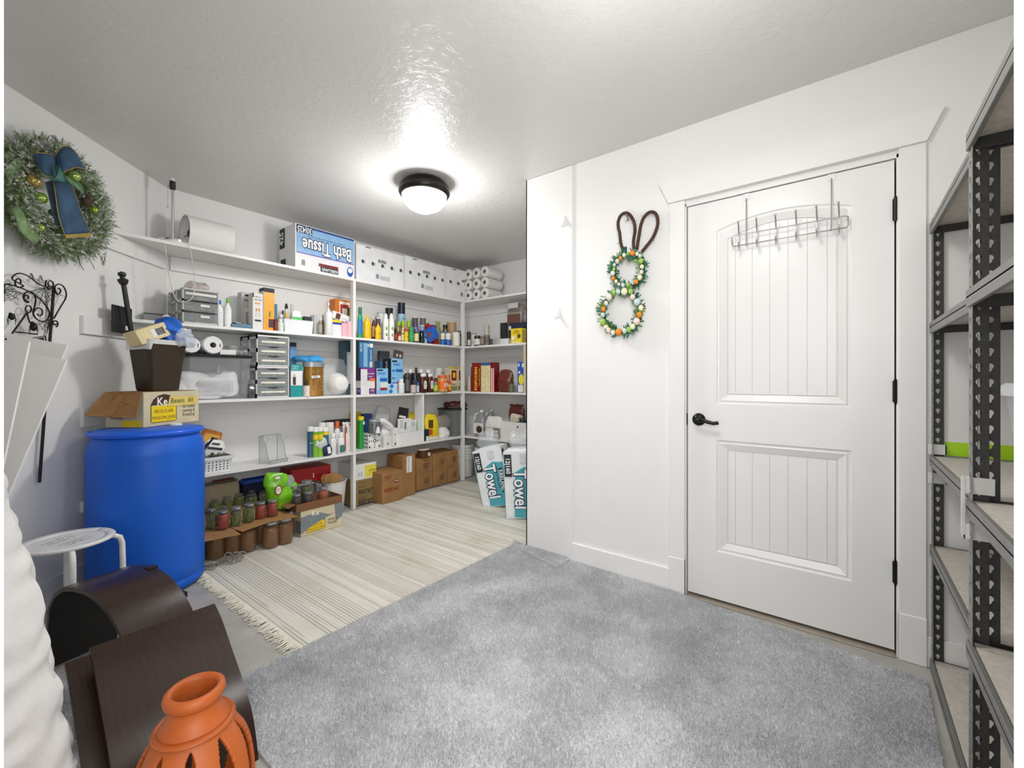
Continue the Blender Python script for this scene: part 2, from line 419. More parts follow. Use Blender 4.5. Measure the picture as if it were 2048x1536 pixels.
def bag(row, X0, X1, Yt, inset, depth, mat, label, name='bag', cat='bag', z0=None, pin=.8, amp=.01, fr=16, tilt=0, group=None, panels=(), texts=(), e=3.5, crimp=True, turn=0):
    loc, W, Hh = frame(row, X0, X1, Yt, inset, depth, z0)
    t = thing(name, label, cat, loc, row.rz()+turn, group)
    if tilt: t.rotation_euler[1] = tilt; t.location.z += W/2*math.sin(abs(tilt))
    sd = (X0*7+X1) % 31
    part('body', MB().gbox(W*.94, depth, Hh*.95, (10, 6, 10), lump(min(amp, W*.12), fr, sd, e, pin)), mat, t, 60)
    if pin >= .7 and crimp:
        P = [[Vector((W*.46*(i/8*2-1), .004*math.sin(i*2.1+j), Hh*.9+j*Hh*.05+.004*math.sin(i*1.7))) for i in range(9)] for j in range(3)]
        solid(part('crimped_edge', MB().grid(P), mat, t, 60), .002)
    for i_, p in enumerate(panels): panel(t, W*.9, depth*1.04, Hh, *p[:6], .0006+.0005*i_)
    for (f, s, u, v, sz, m, wd) in texts: ftext(t, W*.9, depth*1.04, Hh, f, s, u, v, sz*Hh, m, wd=(wd*W) if wd else None, off=.001+.0005*len(panels))
    return t
def bulgebox(W, D, Hh, nu, nv, amp=.008, seed=0):
    nz = nv*6; nx = max(4, nu*6); ny = max(4, int(round(nu*D/W))*6 or 6)
    kd = max(1, int(round(nu*D/W)))
    def fn(p, a, b, c):
        q = p.copy()
        bu = abs(math.sin(PI*(c+1)/2*nv))**.6; bx = abs(math.sin(PI*(a+1)/2*nu))**.6; by = abs(math.sin(PI*(b+1)/2*kd))**.6
        if abs(b) > .999: q.y += math.copysign(amp*(bu*bx-1), b)
        if abs(a) > .999: q.x += math.copysign(amp*(bu*by-1), a)
        if c > .999: q.z -= amp*.9*max(abs(a), abs(b))**3
        q += noise.noise_vector(p*9+Vector((seed, 0, 0)))*amp*.25
        if c < -.999: q.z = p.z
        q.x = max(-W/2, min(W/2, q.x)); q.y = max(-D/2, min(D/2, q.y))
        return q
    return MB().gbox(W, D, Hh, (nx, ny, nz), fn)
# ================================================================== the room
def V2(z, l): p = vw(z, l); return (p.x, p.y)
struct('floor', MB().box(-2.2, 4.3, -1.9, 4.2, -.1, 0), mconc)
struct('ceiling', MB().box(-2.2, 4.3, -1.9, 4.2, HC, HC+.1), mceil)
yL = onX(1375, XR)[0]; yH = onX(1789, XR)[0]; yE = onX(1056, XR)[0]; DT = 2.055
struct('wall_right', MB().box(XR, XR+.12, -.7, yH-.02, 0, HC).box(XR, XR+.12, yL+.02, yE, 0, HC).box(XR, XR+.12, yH-.02, yL+.02, DT, HC), mwall)
struct('wall_door_backing', MB().box(XR+.125, XR+.16, yH-.3, yL+.3, 0, HC), M('5a4a3c', .8))  # added dark slab, keeps outside light from the gap under the door
struct('wall_partition', MB().box(XR+.12, XF, yE-.12, yE, 0, HC), mwall)
struct('wall_far', MB().box(XF, XF+.1, yE-.12, YB+.1, 0, HC), mwall)
struct('wall_back', MB().box(LX-.05, XF, YB, YB+.1, 0, HC), mwall)
lwd = Vector((math.cos(LA), math.sin(LA), 0)); lwn = Vector((NL[0], NL[1], 0))
c0 = Vector((LX, YB, 0)); c1 = c0 - lwd*2.80
struct('wall_left', MB().prism([c0+lwd*.1, c1, c1+lwn*.1, c0+lwd*.1+lwn*.1], (0, 0, HC)), mwall)
struct('wall_near', MB().box(.85, XR+.12, -.76, -.66, 0, HC), mwall)
mb = MB()
for l0, l1, z0 in ((-2.6, -.398, 0), (.393, 1.2, 0), (-.398, .393, 2.06)):
    mb.prism([vw(.25, l0, z0), vw(.25, l1, z0), vw(.34, l1, z0), vw(.34, l0, z0)], (0, 0, HC-z0))
struct('wall_front', mb, mwall)
mb = MB()
for a, b in ((-.478, -.396), (.391, .473)):
    mb.prism([vw(.232, a), vw(.232, b), vw(.25, b), vw(.25, a)], (0, 0, 2.06))
struct('trim_1', mb, mtrim)
# wall end board, baseboards
y1146 = onX(1146, XR)[0]
struct('trim_2', MB().box(XR-.010, XR, y1146, yE+.008, 0, HC-.002).box(XR-.010, XR+.12, yE, yE+.008, 0, HC-.002), mwall)
yc = onX(1340, XR)[0]; bz = RW(1240, 1109).z
struct('baseboard_right', MB().box(XR-.014, XR, yc, y1146, 0, bz, .003).box(XR-.014, XR, -.66, onX(1851, XR)[0], 0, bz, .003), mtrim)
struct('baseboard_left', MB().prism([c0, c1, c1-lwn*.013, c0-lwn*.013], (0, 0, .14)), mtrim)
struct('baseboard_back', MB().box(LX, XF, YB-.013, YB, 0, .14), mtrim)
# door casing
yr0, yr1 = onX(1797, XR)[0], onX(1852, XR)[0]
yl0, yl1 = onX(1340, XR)[0], onX(1371, XR)[0]
zh = RW(1340, 410).z; zt = RW(1320, 371).z
struct('trim_3', MB().box(XR-.018, XR, yl1, yl0, .0, zh, .002), mtrim)
struct('trim_4', MB().box(XR-.018, XR, yr1, yr0, .0, zh, .002), mtrim)
mb = MB().box(XR-.022, XR, yl1, yl0+.002, 0, .19, .003).box(XR-.022, XR, yr1-.002, yr0, 0, .19, .003)
struct('trim_5', mb, mtrim)
ya, yb = RW(1320, 371).y, RW(1889, 213).y
struct('trim_6', MB().prism([(XR, yl0, zh), (XR, ya, zt), (XR, yb, zt), (XR, yr1, zh)], (-.03, 0, 0)), mtrim)
struct('trim_7', MB().box(XR-.001, XR+.12, yL+.006, yL+.02, 0, DT).box(XR-.001, XR+.12, yH-.02, yH-.006, 0, DT).box(XR-.001, XR+.12, yH-.02, yL+.02, DT-.014, DT), mtrim)
# ---- door
xf = XR+.008
pyl, pyr = RW(1432, 800).y, RW(1703.5, 800).y
zlt, zlb = RW(1432.5, 880).z, RW(1433, 1104).z
zub = RW(1433, 808).z; zal = RW(1431.8, 460.4).z; zap = RW(1585, 411).z
zdb, zdt = .02, DT-.018
def archz(y): u = (pyl-y)/(pyl-pyr); return zal + (zap-zal)*(1-(2*u-1)**2)
NA = 14
ys = [pyl+(pyr-pyl)*i/NA for i in range(NA+1)]
mb = MB().box(xf, xf+.035, pyl, yL, zdb, zdt).box(xf, xf+.035, yH, pyr, zdb, zdt)
mb.box(xf, xf+.035, pyr, pyl, zdb, zlb).box(xf, xf+.035, pyr, pyl, zlt, zub)
mb.prism([(xf, y, archz(y)) for y in ys]+[(xf, pyr, zdt), (xf, pyl, zdt)], (.035, 0, 0))
door = struct('door_1', mb, mtrim)
def outline(zb, top, ins):
    a, b = pyl-ins, pyr+ins
    pts = [(a, zb+ins)]+[(a+(b-a)*i/NA, (top(pyl+(pyr-pyl)*i/NA) if callable(top) else top)-ins) for i in range(NA+1)]+[(b, zb+ins)]
    return pts
mb = MB()
for zb, top in ((zub, archz), (zlb, zlt)):
    loops = [[Vector((xf+d, y, z)) for y, z in outline(zb, top, i)] for i, d in ((0, 0), (.006, .006), (.012, .007), (.018, .004), (.048, .016), (.05, .022))]
    mb.grid([lp+[lp[0]] for lp in loops])
    lp = loops[-1]; mb.add(lp, [tuple(range(len(lp)))])
part('panel_moulding', mb, mtrim, door, 20)
for zb, top in ((zub, archz), (zlb, zlt)):
    a, b = pyl-.052, pyr+.052; wds = [.45]+[1]*5+[.45]; tot = sum(wds); y = a
    for i, wd in enumerate(wds):
        y2 = y+(b-a)*wd/tot; g = .0016; k = 4
        tops = [(y-g)+((y2+g)-(y-g))*j/k for j in range(k+1)]
        tz = lambda q: (archz(min(pyl, max(pyr, pyl+(q-(pyl-.05))*(pyr-pyl)/((pyr+.05)-(pyl-.05))))) if callable(top) else top)-.052
        pts = [(xf+.015, y-g, zb+.052)]+[(xf+.015, q, tz(q)) for q in tops]+[(xf+.015, y2+g, zb+.052)]
        part('plank', MB().prism(pts, (.008, 0, 0)), mtrim, door, None); y = y2
for py0, py1 in ((395, 442), (760, 806), (1122, 1168)):
    z0, z1 = RW(1790, py0).z, RW(1790, py1).z; z0, z1 = min(z0, z1), max(z0, z1)
    hg = part('hinge', MB().lathe([(.006, z0), (.006, z1)], 10, (xf-.008, yH-.003, 0)).box(xf-.004, xf+.002, yH-.012, yH+.006, z0+.004, z1-.004), M('1b1a19', .35, .6), door)
    part('hinge_pin', MB().lathe([(.004, z0-.006), (.0045, z1+.005)], 8, (xf-.008, yH-.003, 0)), M('1b1a19', .35, .6), hg)
hp = RW(1397, 839); mh = M('2b2a2a', .28, .8)
lk = part('door_handle', MB().lathe([(.001, .045), (.012, .045), (.014, .02), (.024, .014), (.031, .008), (.033, 0)][::-1], 24), mh, door)
lk.location = (xf, hp.y, hp.z); lk.rotation_euler = (0, -PI/2, 0)
pts = [Vector((xf-.045, hp.y, hp.z)), Vector((xf-.055, hp.y-.01, hp.z+.001)), Vector((xf-.056, hp.y-.03, hp.z+.002)), Vector((xf-.054, hp.y-.055, hp.z-.006)), Vector((xf-.052, hp.y-.08, hp.z-.012)), Vector((xf-.05, hp.y-.105, hp.z-.008))]
part('lever', MB().tube(pts, .009, 10, rf=lambda u: 1.1-.35*abs(u-.55)), mh, door, 60)
part('strike_plate', MB().box(xf-.004, xf, yL+.002, yL+.008, hp.z-.03, hp.z+.03), mh, door)
struct('trim_8', MB().box(XR-.02, XR+.12, yH, yL, .0, .006, .002), M('a59a8c', .4))
# ---- over-door hook rack
R_ = thing('hook_rack', 'chrome wire rack of six double hooks hanging over the top of the white door', 'hook rack', (0, 0, 0))
DW = lambda px, py, off: RW(px, py, off-.008)
C7 = lambda X, Y: (1300+X/3.072, 200+Y/3.072)
o_ = .022
loop = [(503, 850), (510, 836), (1200, 713), (1217, 716), (1220, 765), (1208, 783), (515, 900), (505, 890)]
lp = [DW(*C7(*p), o_) for p in loop]
part('frame', MB().tube(lp, .0032, 8, closed=True), CHR, R_)
for X, Y0, Y1 in ((592, 560, 895), (1115, 438, 805)):
    a = DW(*C7(X, Y0+45), .006); b = DW(*C7(X, Y1), o_)
    part('hanger', MB().tube([a, DW(*C7(X, Y0+60), .010), DW(*C7(X, Y0+150), o_), b], .003, 8), CHR, R_)
    z1 = zdt+.004
    part('over_door_clip', MB().box(xf-.003, xf-.0012, a.y-.015, a.y+.015, a.z-.008, z1, .0005).box(xf-.003, xf+.036, a.y-.015, a.y+.015, z1-.003, z1, .0005), WHT, R_)
for X, Y0, Y1 in ((541, 748, 905), (652, 728, 888), (769, 706, 872), (894, 680, 850), (1021, 655, 828), (1157, 630, 808)):
    X2 = X+5; ym = Y1-70
    pts = [DW(*C7(X, Y0), .062), DW(*C7(X+2, Y0+20), .055), DW(*C7(X2, Y0+75), o_-.004), DW(*C7(X2, Y1-20), o_-.004), DW(*C7(X2, Y1+10), .04), DW(*C7(X2-1, Y1-2), .058), DW(*C7(X2-2, Y1-30), .064)]
    h = part('hook', MB().tube(pts, .0032, 8), CHR, R_, 60)
    part('hook_tip', MB().ball(pts[0], .006).ball(pts[-1], .0055), CHR, h, 60)
# ---- adhesive hooks
def adhook(px, py, label, s=1.0, off=.010):
    p = RW(px, py, off); t = thing('adhesive_hook', label, 'hook', p)
    part('base_plate', MB().lathe([(.019*s, 0), (.018*s, .005), (.012*s, .008)], 20, sx=1.9, sy=.72), WHT, t, 60).rotation_euler = (0, -PI/2, 0)
    part('hook', MB().tube([(-.006, 0, .006), (-.014, 0, -.02*s), (-.022, 0, -.038*s), (-.034, 0, -.036*s), (-.038, 0, -.022*s)], .005*s, 8, rf=lambda u: 1.2-.4*u), WHT, t, 60)
adhook(1129, 443, 'upper white adhesive hook on the bare wall end beside the pantry opening')
adhook(1117, 626, 'lower white adhesive hook on the wall end, left of the egg wreath', .95)
adhook(1257, 430, 'white adhesive hook holding up the twig bunny ear', 1.0, .0)
# ---- ceiling lamp
def lamp(P, label):
    t = thing('ceiling_lamp', label, 'lamp', P)
    mbz = M('2e2926', .3, .7)
    part('canopy', MB().lathe([(.135, 0), (.15, -.015), (.168, -.040), (.171, -.072), (.162, -.088), (.148, -.092)], 48), mbz, t, 50)
    part('glass_dome', MB().lathe([(.150, -.085), (.147, -.105), (.133, -.140), (.105, -.170), (.06, -.192), (.025, -.198), (.001, -.200)], 40), M('fffaf0', .2, emit=7), t, 60)
lamp(LAMP1, 'flush ceiling lamp with dark bronze ring and glowing frosted dome')
lamp(LAMP2, 'second flush dome lamp above the carpet, out of sight near the doorway')
# ================================================================== pantry shelving (built in)
sh = thing('pantry_shelving', 'white built-in pantry shelving of four tiers lining the back wall and corner', 'shelving', (0, 0, 0))
def leftx(y): return LX + (y-YB)*math.cos(LA)/math.sin(LA)
for z in (S1, S2, S3, S4):
    x0a, x0b = leftx(YF)+.003, leftx(YB)
    part('shelf_board', MB().prism([(x0a, YF, z-.019), (XFF, YF, z-.019), (XF, YB-.001, z-.019), (x0b, YB-.001, z-.019)], (0, 0, .019)), mshelf, sh, None)
    part('shelf_board', MB().prism([(XFF, yE+.003, z-.0188), (XF-.001, yE+.003, z-.0188), (XF-.001, YB-.001, z-.0188), (XFF, YF, z-.0188)], (0, 0, .0188)), mshelf, sh, None)
    ch = .098 if z > S4 else .06
    part('cleat', MB().box(LX+.02, XF-.019, YB-.019, YB-.0005, z-.019-ch, z-.0195, .001), mshelf, sh, None)
    part('cleat', MB().box(XF-.019, XF-.0005, yE+.003, YB-.019, z-.019-ch, z-.0195, .001), mshelf, sh, None)
    e = c0 - lwd*.68
    part('cleat', MB().prism([c0-lwd*.03-lwn*.019, e-lwn*.019, e-lwn*.0005, c0-lwd*.03-lwn*.0005], (0, 0, ch)), mshelf, sh, None).location.z = z-.0195-ch
xp1 = onY(709, YF)[0]; xp2 = XFF
for x in (xp1, xp2-.002):
    zz = [0, S4, S3, S2, S1]
    for i in range(4):
        a, b = zz[i]+(.0005), zz[i+1]-.0195
        part('post', MB().box(x-.013, x+.013, YF-.001, YF+.042, a, b, .001), mshelf, sh, None)
xd = onY(846, YF+.01)[0]
part('divider', MB().box(xd-.01, xd+.01, YF+.004, YF+.13, S4+.0005, S3-.0195, .001), mshelf, sh, None)
yst = onX(1051, XFF+.02)[0]
part('stud', MB().box(XFF+.005, XFF+.04, yst-.012, yst+.014, S3+.0005, S2-.02, .001), M('cfc39c', .6), sh, None, label='bare pine stud')
# ================================================================== floor coverings
cx0 = gp(513, 1494).x; cyb = gp(800, 1202).y
ccor = gp(1030, 1090)
cpoly = [(cx0+.0, .30), (cx0-.01, cyb), (ccor.x, ccor.y), (XR-.03, 1.45), (XR-.02, y1146), (XR-.025, .75), (XR-.07, .3), (XR-.11, -.02), (XR-.14, -.235), (1.0, -.20), (.9, -.15)]
def pin(x, y, poly):
    c = np.zeros(len(x), bool); n = len(poly)
    for i in range(n):
        x1, y1 = poly[i]; x2, y2 = poly[(i+1) % n]
        if y1 == y2: continue
        c ^= ((y1 > y) != (y2 > y)) & (x < (x2-x1)*(y-y1)/(y2-y1)+x1)
    return c
def tufts(poly, n, seed, h=.011, z=.010):
    rng = np.random.default_rng(seed); P = np.array(poly); lo = P.min(0)-.006; hi = P.max(0)+.006
    x = rng.uniform(lo[0], hi[0], n); y = rng.uniform(lo[1], hi[1], n); k = pin(x, y, poly); x, y = x[k], y[k]; m = len(x)
    th = rng.uniform(0, 2*PI, m); wv = .0016; lean = rng.uniform(0, .009, m); la = rng.uniform(0, 2*PI, m)+.8
    hh = h*(.6+.8*rng.random(m))*(1+.25*np.sin(x*5+np.sin(y*4)*2)*np.cos(y*6))
    v = np.zeros((m, 3, 3)); zb = z-.003
    v[:, 0] = np.c_[x-np.cos(th)*wv, y-np.sin(th)*wv, np.full(m, zb)]; v[:, 1] = np.c_[x+np.cos(th)*wv, y+np.sin(th)*wv, np.full(m, zb)]
    v[:, 2] = np.c_[x+np.cos(la)*lean, y+np.sin(la)*lean, zb+hh]
    me = bpy.data.meshes.new('pile'); me.vertices.add(m*3); me.vertices.foreach_set('co', v.ravel()); me.loops.add(m*3); me.loops.foreach_set('vertex_index', np.arange(m*3, dtype=np.int32))
    me.polygons.add(m); me.polygons.foreach_set('loop_start', np.arange(0, m*3, 3, dtype=np.int32)); me.update(calc_edges=True); return me
def carpet(name, label, poly, n, seed, lift=0):
    me = MB().prism([(x, y, lift+.0005) for x, y in poly], (0, 0, .0095))
    o = solo(name, label, 'rug', me, mcarpet, None)
    link_mesh('carpet_pile', tufts(poly, n, seed, z=lift+.010), mcarpet, o, None, 'stuff')
    return o
carpet('carpet_remnant', 'large grey cut-pile carpet remnant covering the floor before the door', cpoly, 420000, 3)
lp0 = gp(108, 1345); 
carpet('carpet_offcut', 'grey carpet offcut under the dark curved wood, beside the white mattress', [(-.22, 1.25), (.40, 1.12), (.45, 2.34), (-.02, 2.44)], 60000, 4)
carpet('carpet_strip', 'narrow folded grey carpet strip where the wall end meets the woven rug', [(ccor.x-.05, ccor.y-.02), (ccor.x+.02, ccor.y+.03), (XR-.02, 1.50), (XR-.02, 1.36), (2.2, 1.36)], 9000, 5, .0125)
rx0 = gp(598, 1296).x; rx1 = XFF-.02; ry1 = gp(560, 1092).y
ry1 = 3.36; ry0 = cyb-.12
rp = [(rx0, ry0), (rx1, ry0+.0), (rx1, ry1), (rx0+.03, ry1)]
rug = solo('woven_rug', 'cream woven cotton rug with open-work stripes and knotted fringe', 'rug', MB(), mrug, 30)
mb = MB(); n = 300
rows = []
for i in range(n+1):
    x = rx0+(rx1-rx0)*i/n; z = .005+.0016*(i % 2)
    rows.append([Vector((x+.01*math.sin(y*3)*math.exp(-(x-rx0)*6), y, z+.0012*math.sin(y*9+x*7))) for y in np.linspace(ry0, ry1+.012*math.sin(x*11), 14)])
mb.grid(rows)
bot = [[Vector((p.x, p.y, .0004)) for p in (r[0], r[-1])] for r in (rows[0], rows[-1])]
for e in (0, -1):
    mb.grid([[Vector((r[e].x, r[e].y, .0004)) for r in rows], [r[e] for r in rows]])
mb.grid([[Vector((p.x, p.y, .0004)) for p in rows[0]], rows[0]]); mb.grid([[Vector((p.x, p.y, .0004)) for p in rows[-1]], rows[-1]])
me = bpy.data.meshes.new('woven_rug'); me.from_pydata([tuple(v) for v in mb.v], [], mb.f); me.materials.append(mrug); rug.data = me
mb = MB(); rnd = random.Random(5); y = ry0+.12
mfr = M('d9d3c5', .95, var=.08, scale=60)
while y < ry1:
    for k in range(3):
        L_ = rnd.uniform(.035, .075); a = rnd.uniform(-.5, .5); yy = y+rnd.uniform(-.006, .006)
        pts = [Vector((rx0+.01-L_*u, yy+a*L_*u+.006*math.sin(u*5+k), .004+.004*math.sin(u*3))) for u in (0, .3, .6, 1)]
        mb.tube(pts, .0042, 5, rf=lambda u: 1-.55*u)
    y += rnd.uniform(.010, .017)
part('fringe', mb, mfr, rug, 60, 'stuff')
# ================================================================== blue drum, box and bin on it
bc = vw(2.39, -2.0); R0, BH = .253, .865
t = thing('plastic_drum', 'tall blue plastic drum standing in front of the left end of the shelves', 'barrel', (bc.x, bc.y, 0))
mblue = M('005ed0', .45, var=.04, scale=4)
part('body', MB().lathe([(.20, 0), (.235, .006), (.250, .02), (.252, .05), (.246, .056), (.245, .062), (.250, .07), (R0, .12), (R0, .70), (.2525, .735), (.2535, .745), (.251, .76), (.243, .80), (.228, .835)], 96), mblue, t, 60)
part('rim', MB().lathe([(.222, .835), (.247, .838), (.252, .846), (.252, .854), (.247, .860), (.236, .862), (.232, .852)], 96), M('065ce0', .36), t, 50)
part('lid', MB().lathe([(.234, .846), (.232, .858), (.222, .8655), (.214, .8685), (.001, .869)], 64), mblue, t, 50)
mb = MB().lathe([(.03, .860), (.03, .876), (.024, .879)], 20)
bg = part('bung', mb, WHT, t, 40); d_ = gp(352, 851, .866) - Vector((bc.x, bc.y, .866)); bg.location = (d_.x, d_.y, 0)
# ---- jar carton on the drum
k0 = Vector((.643, 3.015, 0)); ang = math.radians(35.5); e1 = Vector((math.cos(ang), math.sin(ang), 0)); e2 = Vector((-e1.y, e1.x, 0))
BW_, BD_, BZ = .395, .215, .192
ctr = k0 + e1*BW_/2 + e2*BD_/2
mcream = M('cfc4a4', .7, var=.1, scale=9)
def jarbox(ctr, ang, W, D, Hh, z, label, full=True):
    t = thing('jar_carton', label, 'box', (ctr.x, ctr.y, z), ang)
    part('body', MB().box(-W/2, W/2, -D/2, D/2, 0, Hh, .002), mcream, t)
    return t
t = jarbox(ctr, ang, BW_, BD_, BZ, .870, 'cream jar carton marked Beans 88 on top of the blue drum')
KY = M('f0cf12', .6, var=.03); KB = M('4a2a1e', .6, var=.03)
def kerr(t, W, D, Hh, f, u0, u1, vt, tape=False):
    panel(t, W, D, Hh, f, u0, u1, .1, vt, KB, .0005, poly=[(.04, 0), (.96, 0), (1, .05), (1, .62), (.9, .8), (.72, .93), (.5, .98), (.28, .93), (.1, .8), (0, .62), (0, .05)])
    panel(t, W, D, Hh, f, u0+.012, u1-.012, .12, .1+(vt-.1)*.58, KY, .0009)
    um = (u0+u1)/2
    ftext(t, W, D, Hh, f, 'REGULAR', um, .1+(vt-.1)*.38, .14*Hh, KB, wd=.3*W*(u1-u0)/.42)
    ftext(t, W, D, Hh, f, 'MASON JARS', um, .1+(vt-.1)*.16, .14*Hh, KB, wd=.37*W*(u1-u0)/.42)
    panel(t, W, D, Hh, f, u0+.02, u1-.02, .1+(vt-.1)*.58, .1+(vt-.1)*.6, mcream, .0009)
kerr(t, BW_, BD_, BZ, 'F', .11, .56, .95)
ftext(t, BW_, BD_, BZ, 'F', 'Ke', .30, .70, .065, M('f4efe0', .6), bold=.02, off=.002)
for i, s_ in enumerate(('for home', 'canning &', 'freezing')): ftext(t, BW_, BD_, BZ, 'F', s_, .79, .52-.13*i, .03, KB, wd=.24*BW_, off=.001)
ftext(t, BW_, BD_, BZ, 'L', '& for home', .3, .38, .022, KB); ftext(t, BW_, BD_, BZ, 'L', 'freezing', .3, .27, .022, KB)
panel(t, BW_, BD_, BZ, 'L', .42, .95, .02, .2, KY)
nt_ = part('paper_note', MB().prism([(-.03, -BD_/2-.003, .165), (-.045, -BD_/2-.003, .105), (.17, -BD_/2-.003, .108), (.178, -BD_/2-.006, .158)], (0, -.001, 0)), M('e3c66c', .7), t, None, label='yellow note with handwriting in green')
text(t, 'Beans  88', (.06, -BD_/2-.006, .137), .04, M('3f7a3f', .6), (PI/2, 0, 0), wd=.165)
mb = MB().prism([(-BW_/2-.001, BD_/2, BZ), (-BW_/2-.001, -BD_/2+.004, BZ), (-BW_/2-.055, -BD_/2-.012, BZ-.135), (-BW_/2-.10, BD_/2+.01, BZ-.12)], (-.004, 0, .002))
fl = part('carton_flap', mb, mkraft, t, None, label='open corrugated flap')
mb = MB()
for i in range(3):
    for j in range(2):
        u = .2+.3*i; v = .26+.48*j
        q = Vector((-BW_/2-.001-.075*v, BD_/2-u*(BD_-.006), BZ-.125*v)); c = [q+Vector((-.009+(-.55)*.034*math.sin(a), .034*math.cos(a), -.85*.034*math.sin(a)+.001)) for a in np.linspace(0, 2*PI, 16, endpoint=False)]
        mb.tube(c, .0012, 4, closed=True)
part('pressed_ring', mb, mkraft2, fl, 60)
part('packing', MB().box(-BW_/2+.02, BW_/2-.02, -BD_/2+.01, BD_/2-.01, BZ, BZ+.003), mkraft2, t)
# ---- waste bin
bp = Vector((.748, 3.196, .870+BZ+.0045)); mbr = M('3b2f22', .42, var=.05, scale=8)
t = thing('waste_bin', 'dark brown plastic waste bin standing on the jar carton', 'bin', bp, math.radians(25))
def rrect(a, b, r, n=5): 
    P = []
    for cx, cy, s0 in ((a-r, b-r, 0), (-a+r, b-r, PI/2), (-a+r, -b+r, PI), (a-r, -b+r, 1.5*PI)):
        for i in range(n+1): q = s0+PI/2*i/n; P.append((cx+r*math.cos(q), cy+r*math.sin(q)))
    return P
def rloft(levels, mb=None, close=True, n=5):
    mb = mb or MB(); L_ = []
    for a, b, r, z in levels: p = rrect(a, b, r, n); L_.append([Vector((x, y, z)) for x, y in p]+[Vector((p[0][0], p[0][1], z))])
    mb.grid(L_)
    if close: mb.add(L_[0][:-1], [tuple(range(len(L_[0])-1))[::-1]])
    return mb
part('body', rloft([(.08, .06, .02, 0), (.085, .063, .02, .008), (.115, .088, .03, .28), (.118, .091, .03, .284), (.118, .091, .03, .29), (.111, .084, .03, .29), (.078, .058, .02, .012)]), mbr, t, 50)
mb = rloft([(.119, .092, .03, .272), (.1195, .0925, .03, .293), (.110, .083, .03, .293)], close=False)
rr = random.Random(3)
mb.v = [(x*(1+.012*rr.random()), y*(1+.012*rr.random()), z-(.006*rr.random()+.035*(x < -.10) if z < .28 else 0)) for x, y, z in mb.v]
part('bin_liner', mb, M('e4e4e2', .25, alpha=.8), t, 60)
t = thing('tissue_box', 'yellow and cream carton lying tilted on top of the rubbish in the brown bin', 'box', bp+Vector((-.03, -.045, .290)), math.radians(20), rot=(math.radians(-8), math.radians(-24), math.radians(22)))
part('body', MB().box(-.10, .07, -.05, .05, 0, .082, .003), M('d8c79a', .6), t)
panel(t, .17, .1, .082, 'F', .45, .8, .2, .75, WHM); t.children[-1].location.x -= .015
mb = MB()
for i in range(11): mb.box(.0+i*.0045, .002+i*.0045+.0007*(i % 3), -.0515, -.0508, .02, .06)
part('barcode', mb, INKB, t, None)
t = thing('plastic_wrapper', 'crumpled blue and clear plastic wrapper spilling from the brown bin', 'bag', bp+Vector((.05, .0, .272)), .3)
part('body', MB().gbox(.13, .14, .15, (8, 8, 8), lump(.03, 14, 4, 2.6, .3, False)), M('1f5fc0', .25, var=.5, scale=18), t, 50)
part('clear_film', MB().gbox(.10, .12, .10, (7, 7, 7), lump(.03, 18, 9, 2.6, .3, False)), M('dfe6ee', .15, alpha=.55), t, 50).location = (.045, -.05, -.005)
# ---- long black finial rod leaning in the gap
a = DP(243.6, 547, 2.5); b = gp(337, 1121)
t = thing('curtain_rod', 'long black rod with turned finial leaning between the drum and the left wall', 'rod', b)
d = a-b; Lr = d.length
t.rotation_euler = d.to_track_quat('Z', 'Y').to_euler()
part('rod', MB().lathe([(.012, 0), (.012, .02), (.0125, Lr-.06)], 14), BLK, t, 50)
part('finial', MB().lathe([(.0125, Lr-.065), (.018, Lr-.06), (.024, Lr-.045), (.026, Lr-.035), (.012, Lr-.028), (.012, Lr-.018), (.019, Lr-.010), (.019, Lr+.002), (.012, Lr+.008), (.003, Lr+.012)], 18), BLK, t, 40)
part('collar', MB().lathe([(.013, Lr*.52), (.022, Lr*.525), (.022, Lr*.535), (.013, Lr*.54)], 14), BLK, t, 40)
# ---- black panel on the left end of shelf two
P = [LW(px, py, .06) for px, py in ((222, 663), (286, 665), (283, 611), (222, 611))]
t = thing('back_plate', 'square black metal plate with paper stickers leaning at the left shelf end', 'panel', P[0])
t.rotation_euler = (0, 0, LA+.12)
part('plate', MB().box(0, .17, -.012, 0, 0, .155, .002), M('1c1c1e', .5), t)
part('sticker', MB().box(.105, .165, -.0128, -.012, .02, .045), WHM, t, None); part('sticker', MB().box(.015, .055, -.0128, -.012, .005, .02), WHM, t, None)
for x in (.055, .12): part('knob', MB().lathe([(.007, 0), (.006, .012)], 10, (0, 0, 0)), BLK, t).location = (x, -.012, .075); t.children[-1].rotation_euler = (PI/2, 0, 0)
# ---- stool
sc_ = DP(135, 1079, 1.0)
st = gp(135, 1079, .42)
m_st = M('e6e5e3', .3, var=.05)
t = thing('stool', 'white metal stool with round slotted seat and bent tube legs by the drum', 'stool', (st.x, st.y, 0))
SR = .158; SH = .42
n = 40; ring = lambda r, z: [Vector((r*math.cos(2*PI*i/n), r*math.sin(2*PI*i/n), z)) for i in range(n+1)]
mb = MB().grid([ring(SR-.012, SH-.016), ring(SR, SH-.012), ring(SR+.002, SH-.004), ring(SR-.004, SH+.002), ring(SR-.02, SH), ring(SR-.035, SH-.004)])
slots = []; G = 44
hmap = lambda x, y: any(abs(y-yc) < .011+0*x and abs((x-xc+.5*SR) % .016-.008) < .0035 and abs(x-xc) < .055 for xc, yc in ((0, .055), (0, .025), (0, -.025), (0, -.055)))
xs = np.linspace(-(SR-.03), SR-.03, 90); gv = {}; V_ = []; F_ = []
def gi(i, j):
    if (i, j) not in gv: gv[i, j] = len(V_); V_.append((xs[i], xs[j], SH-.0045))
    return gv[i, j]
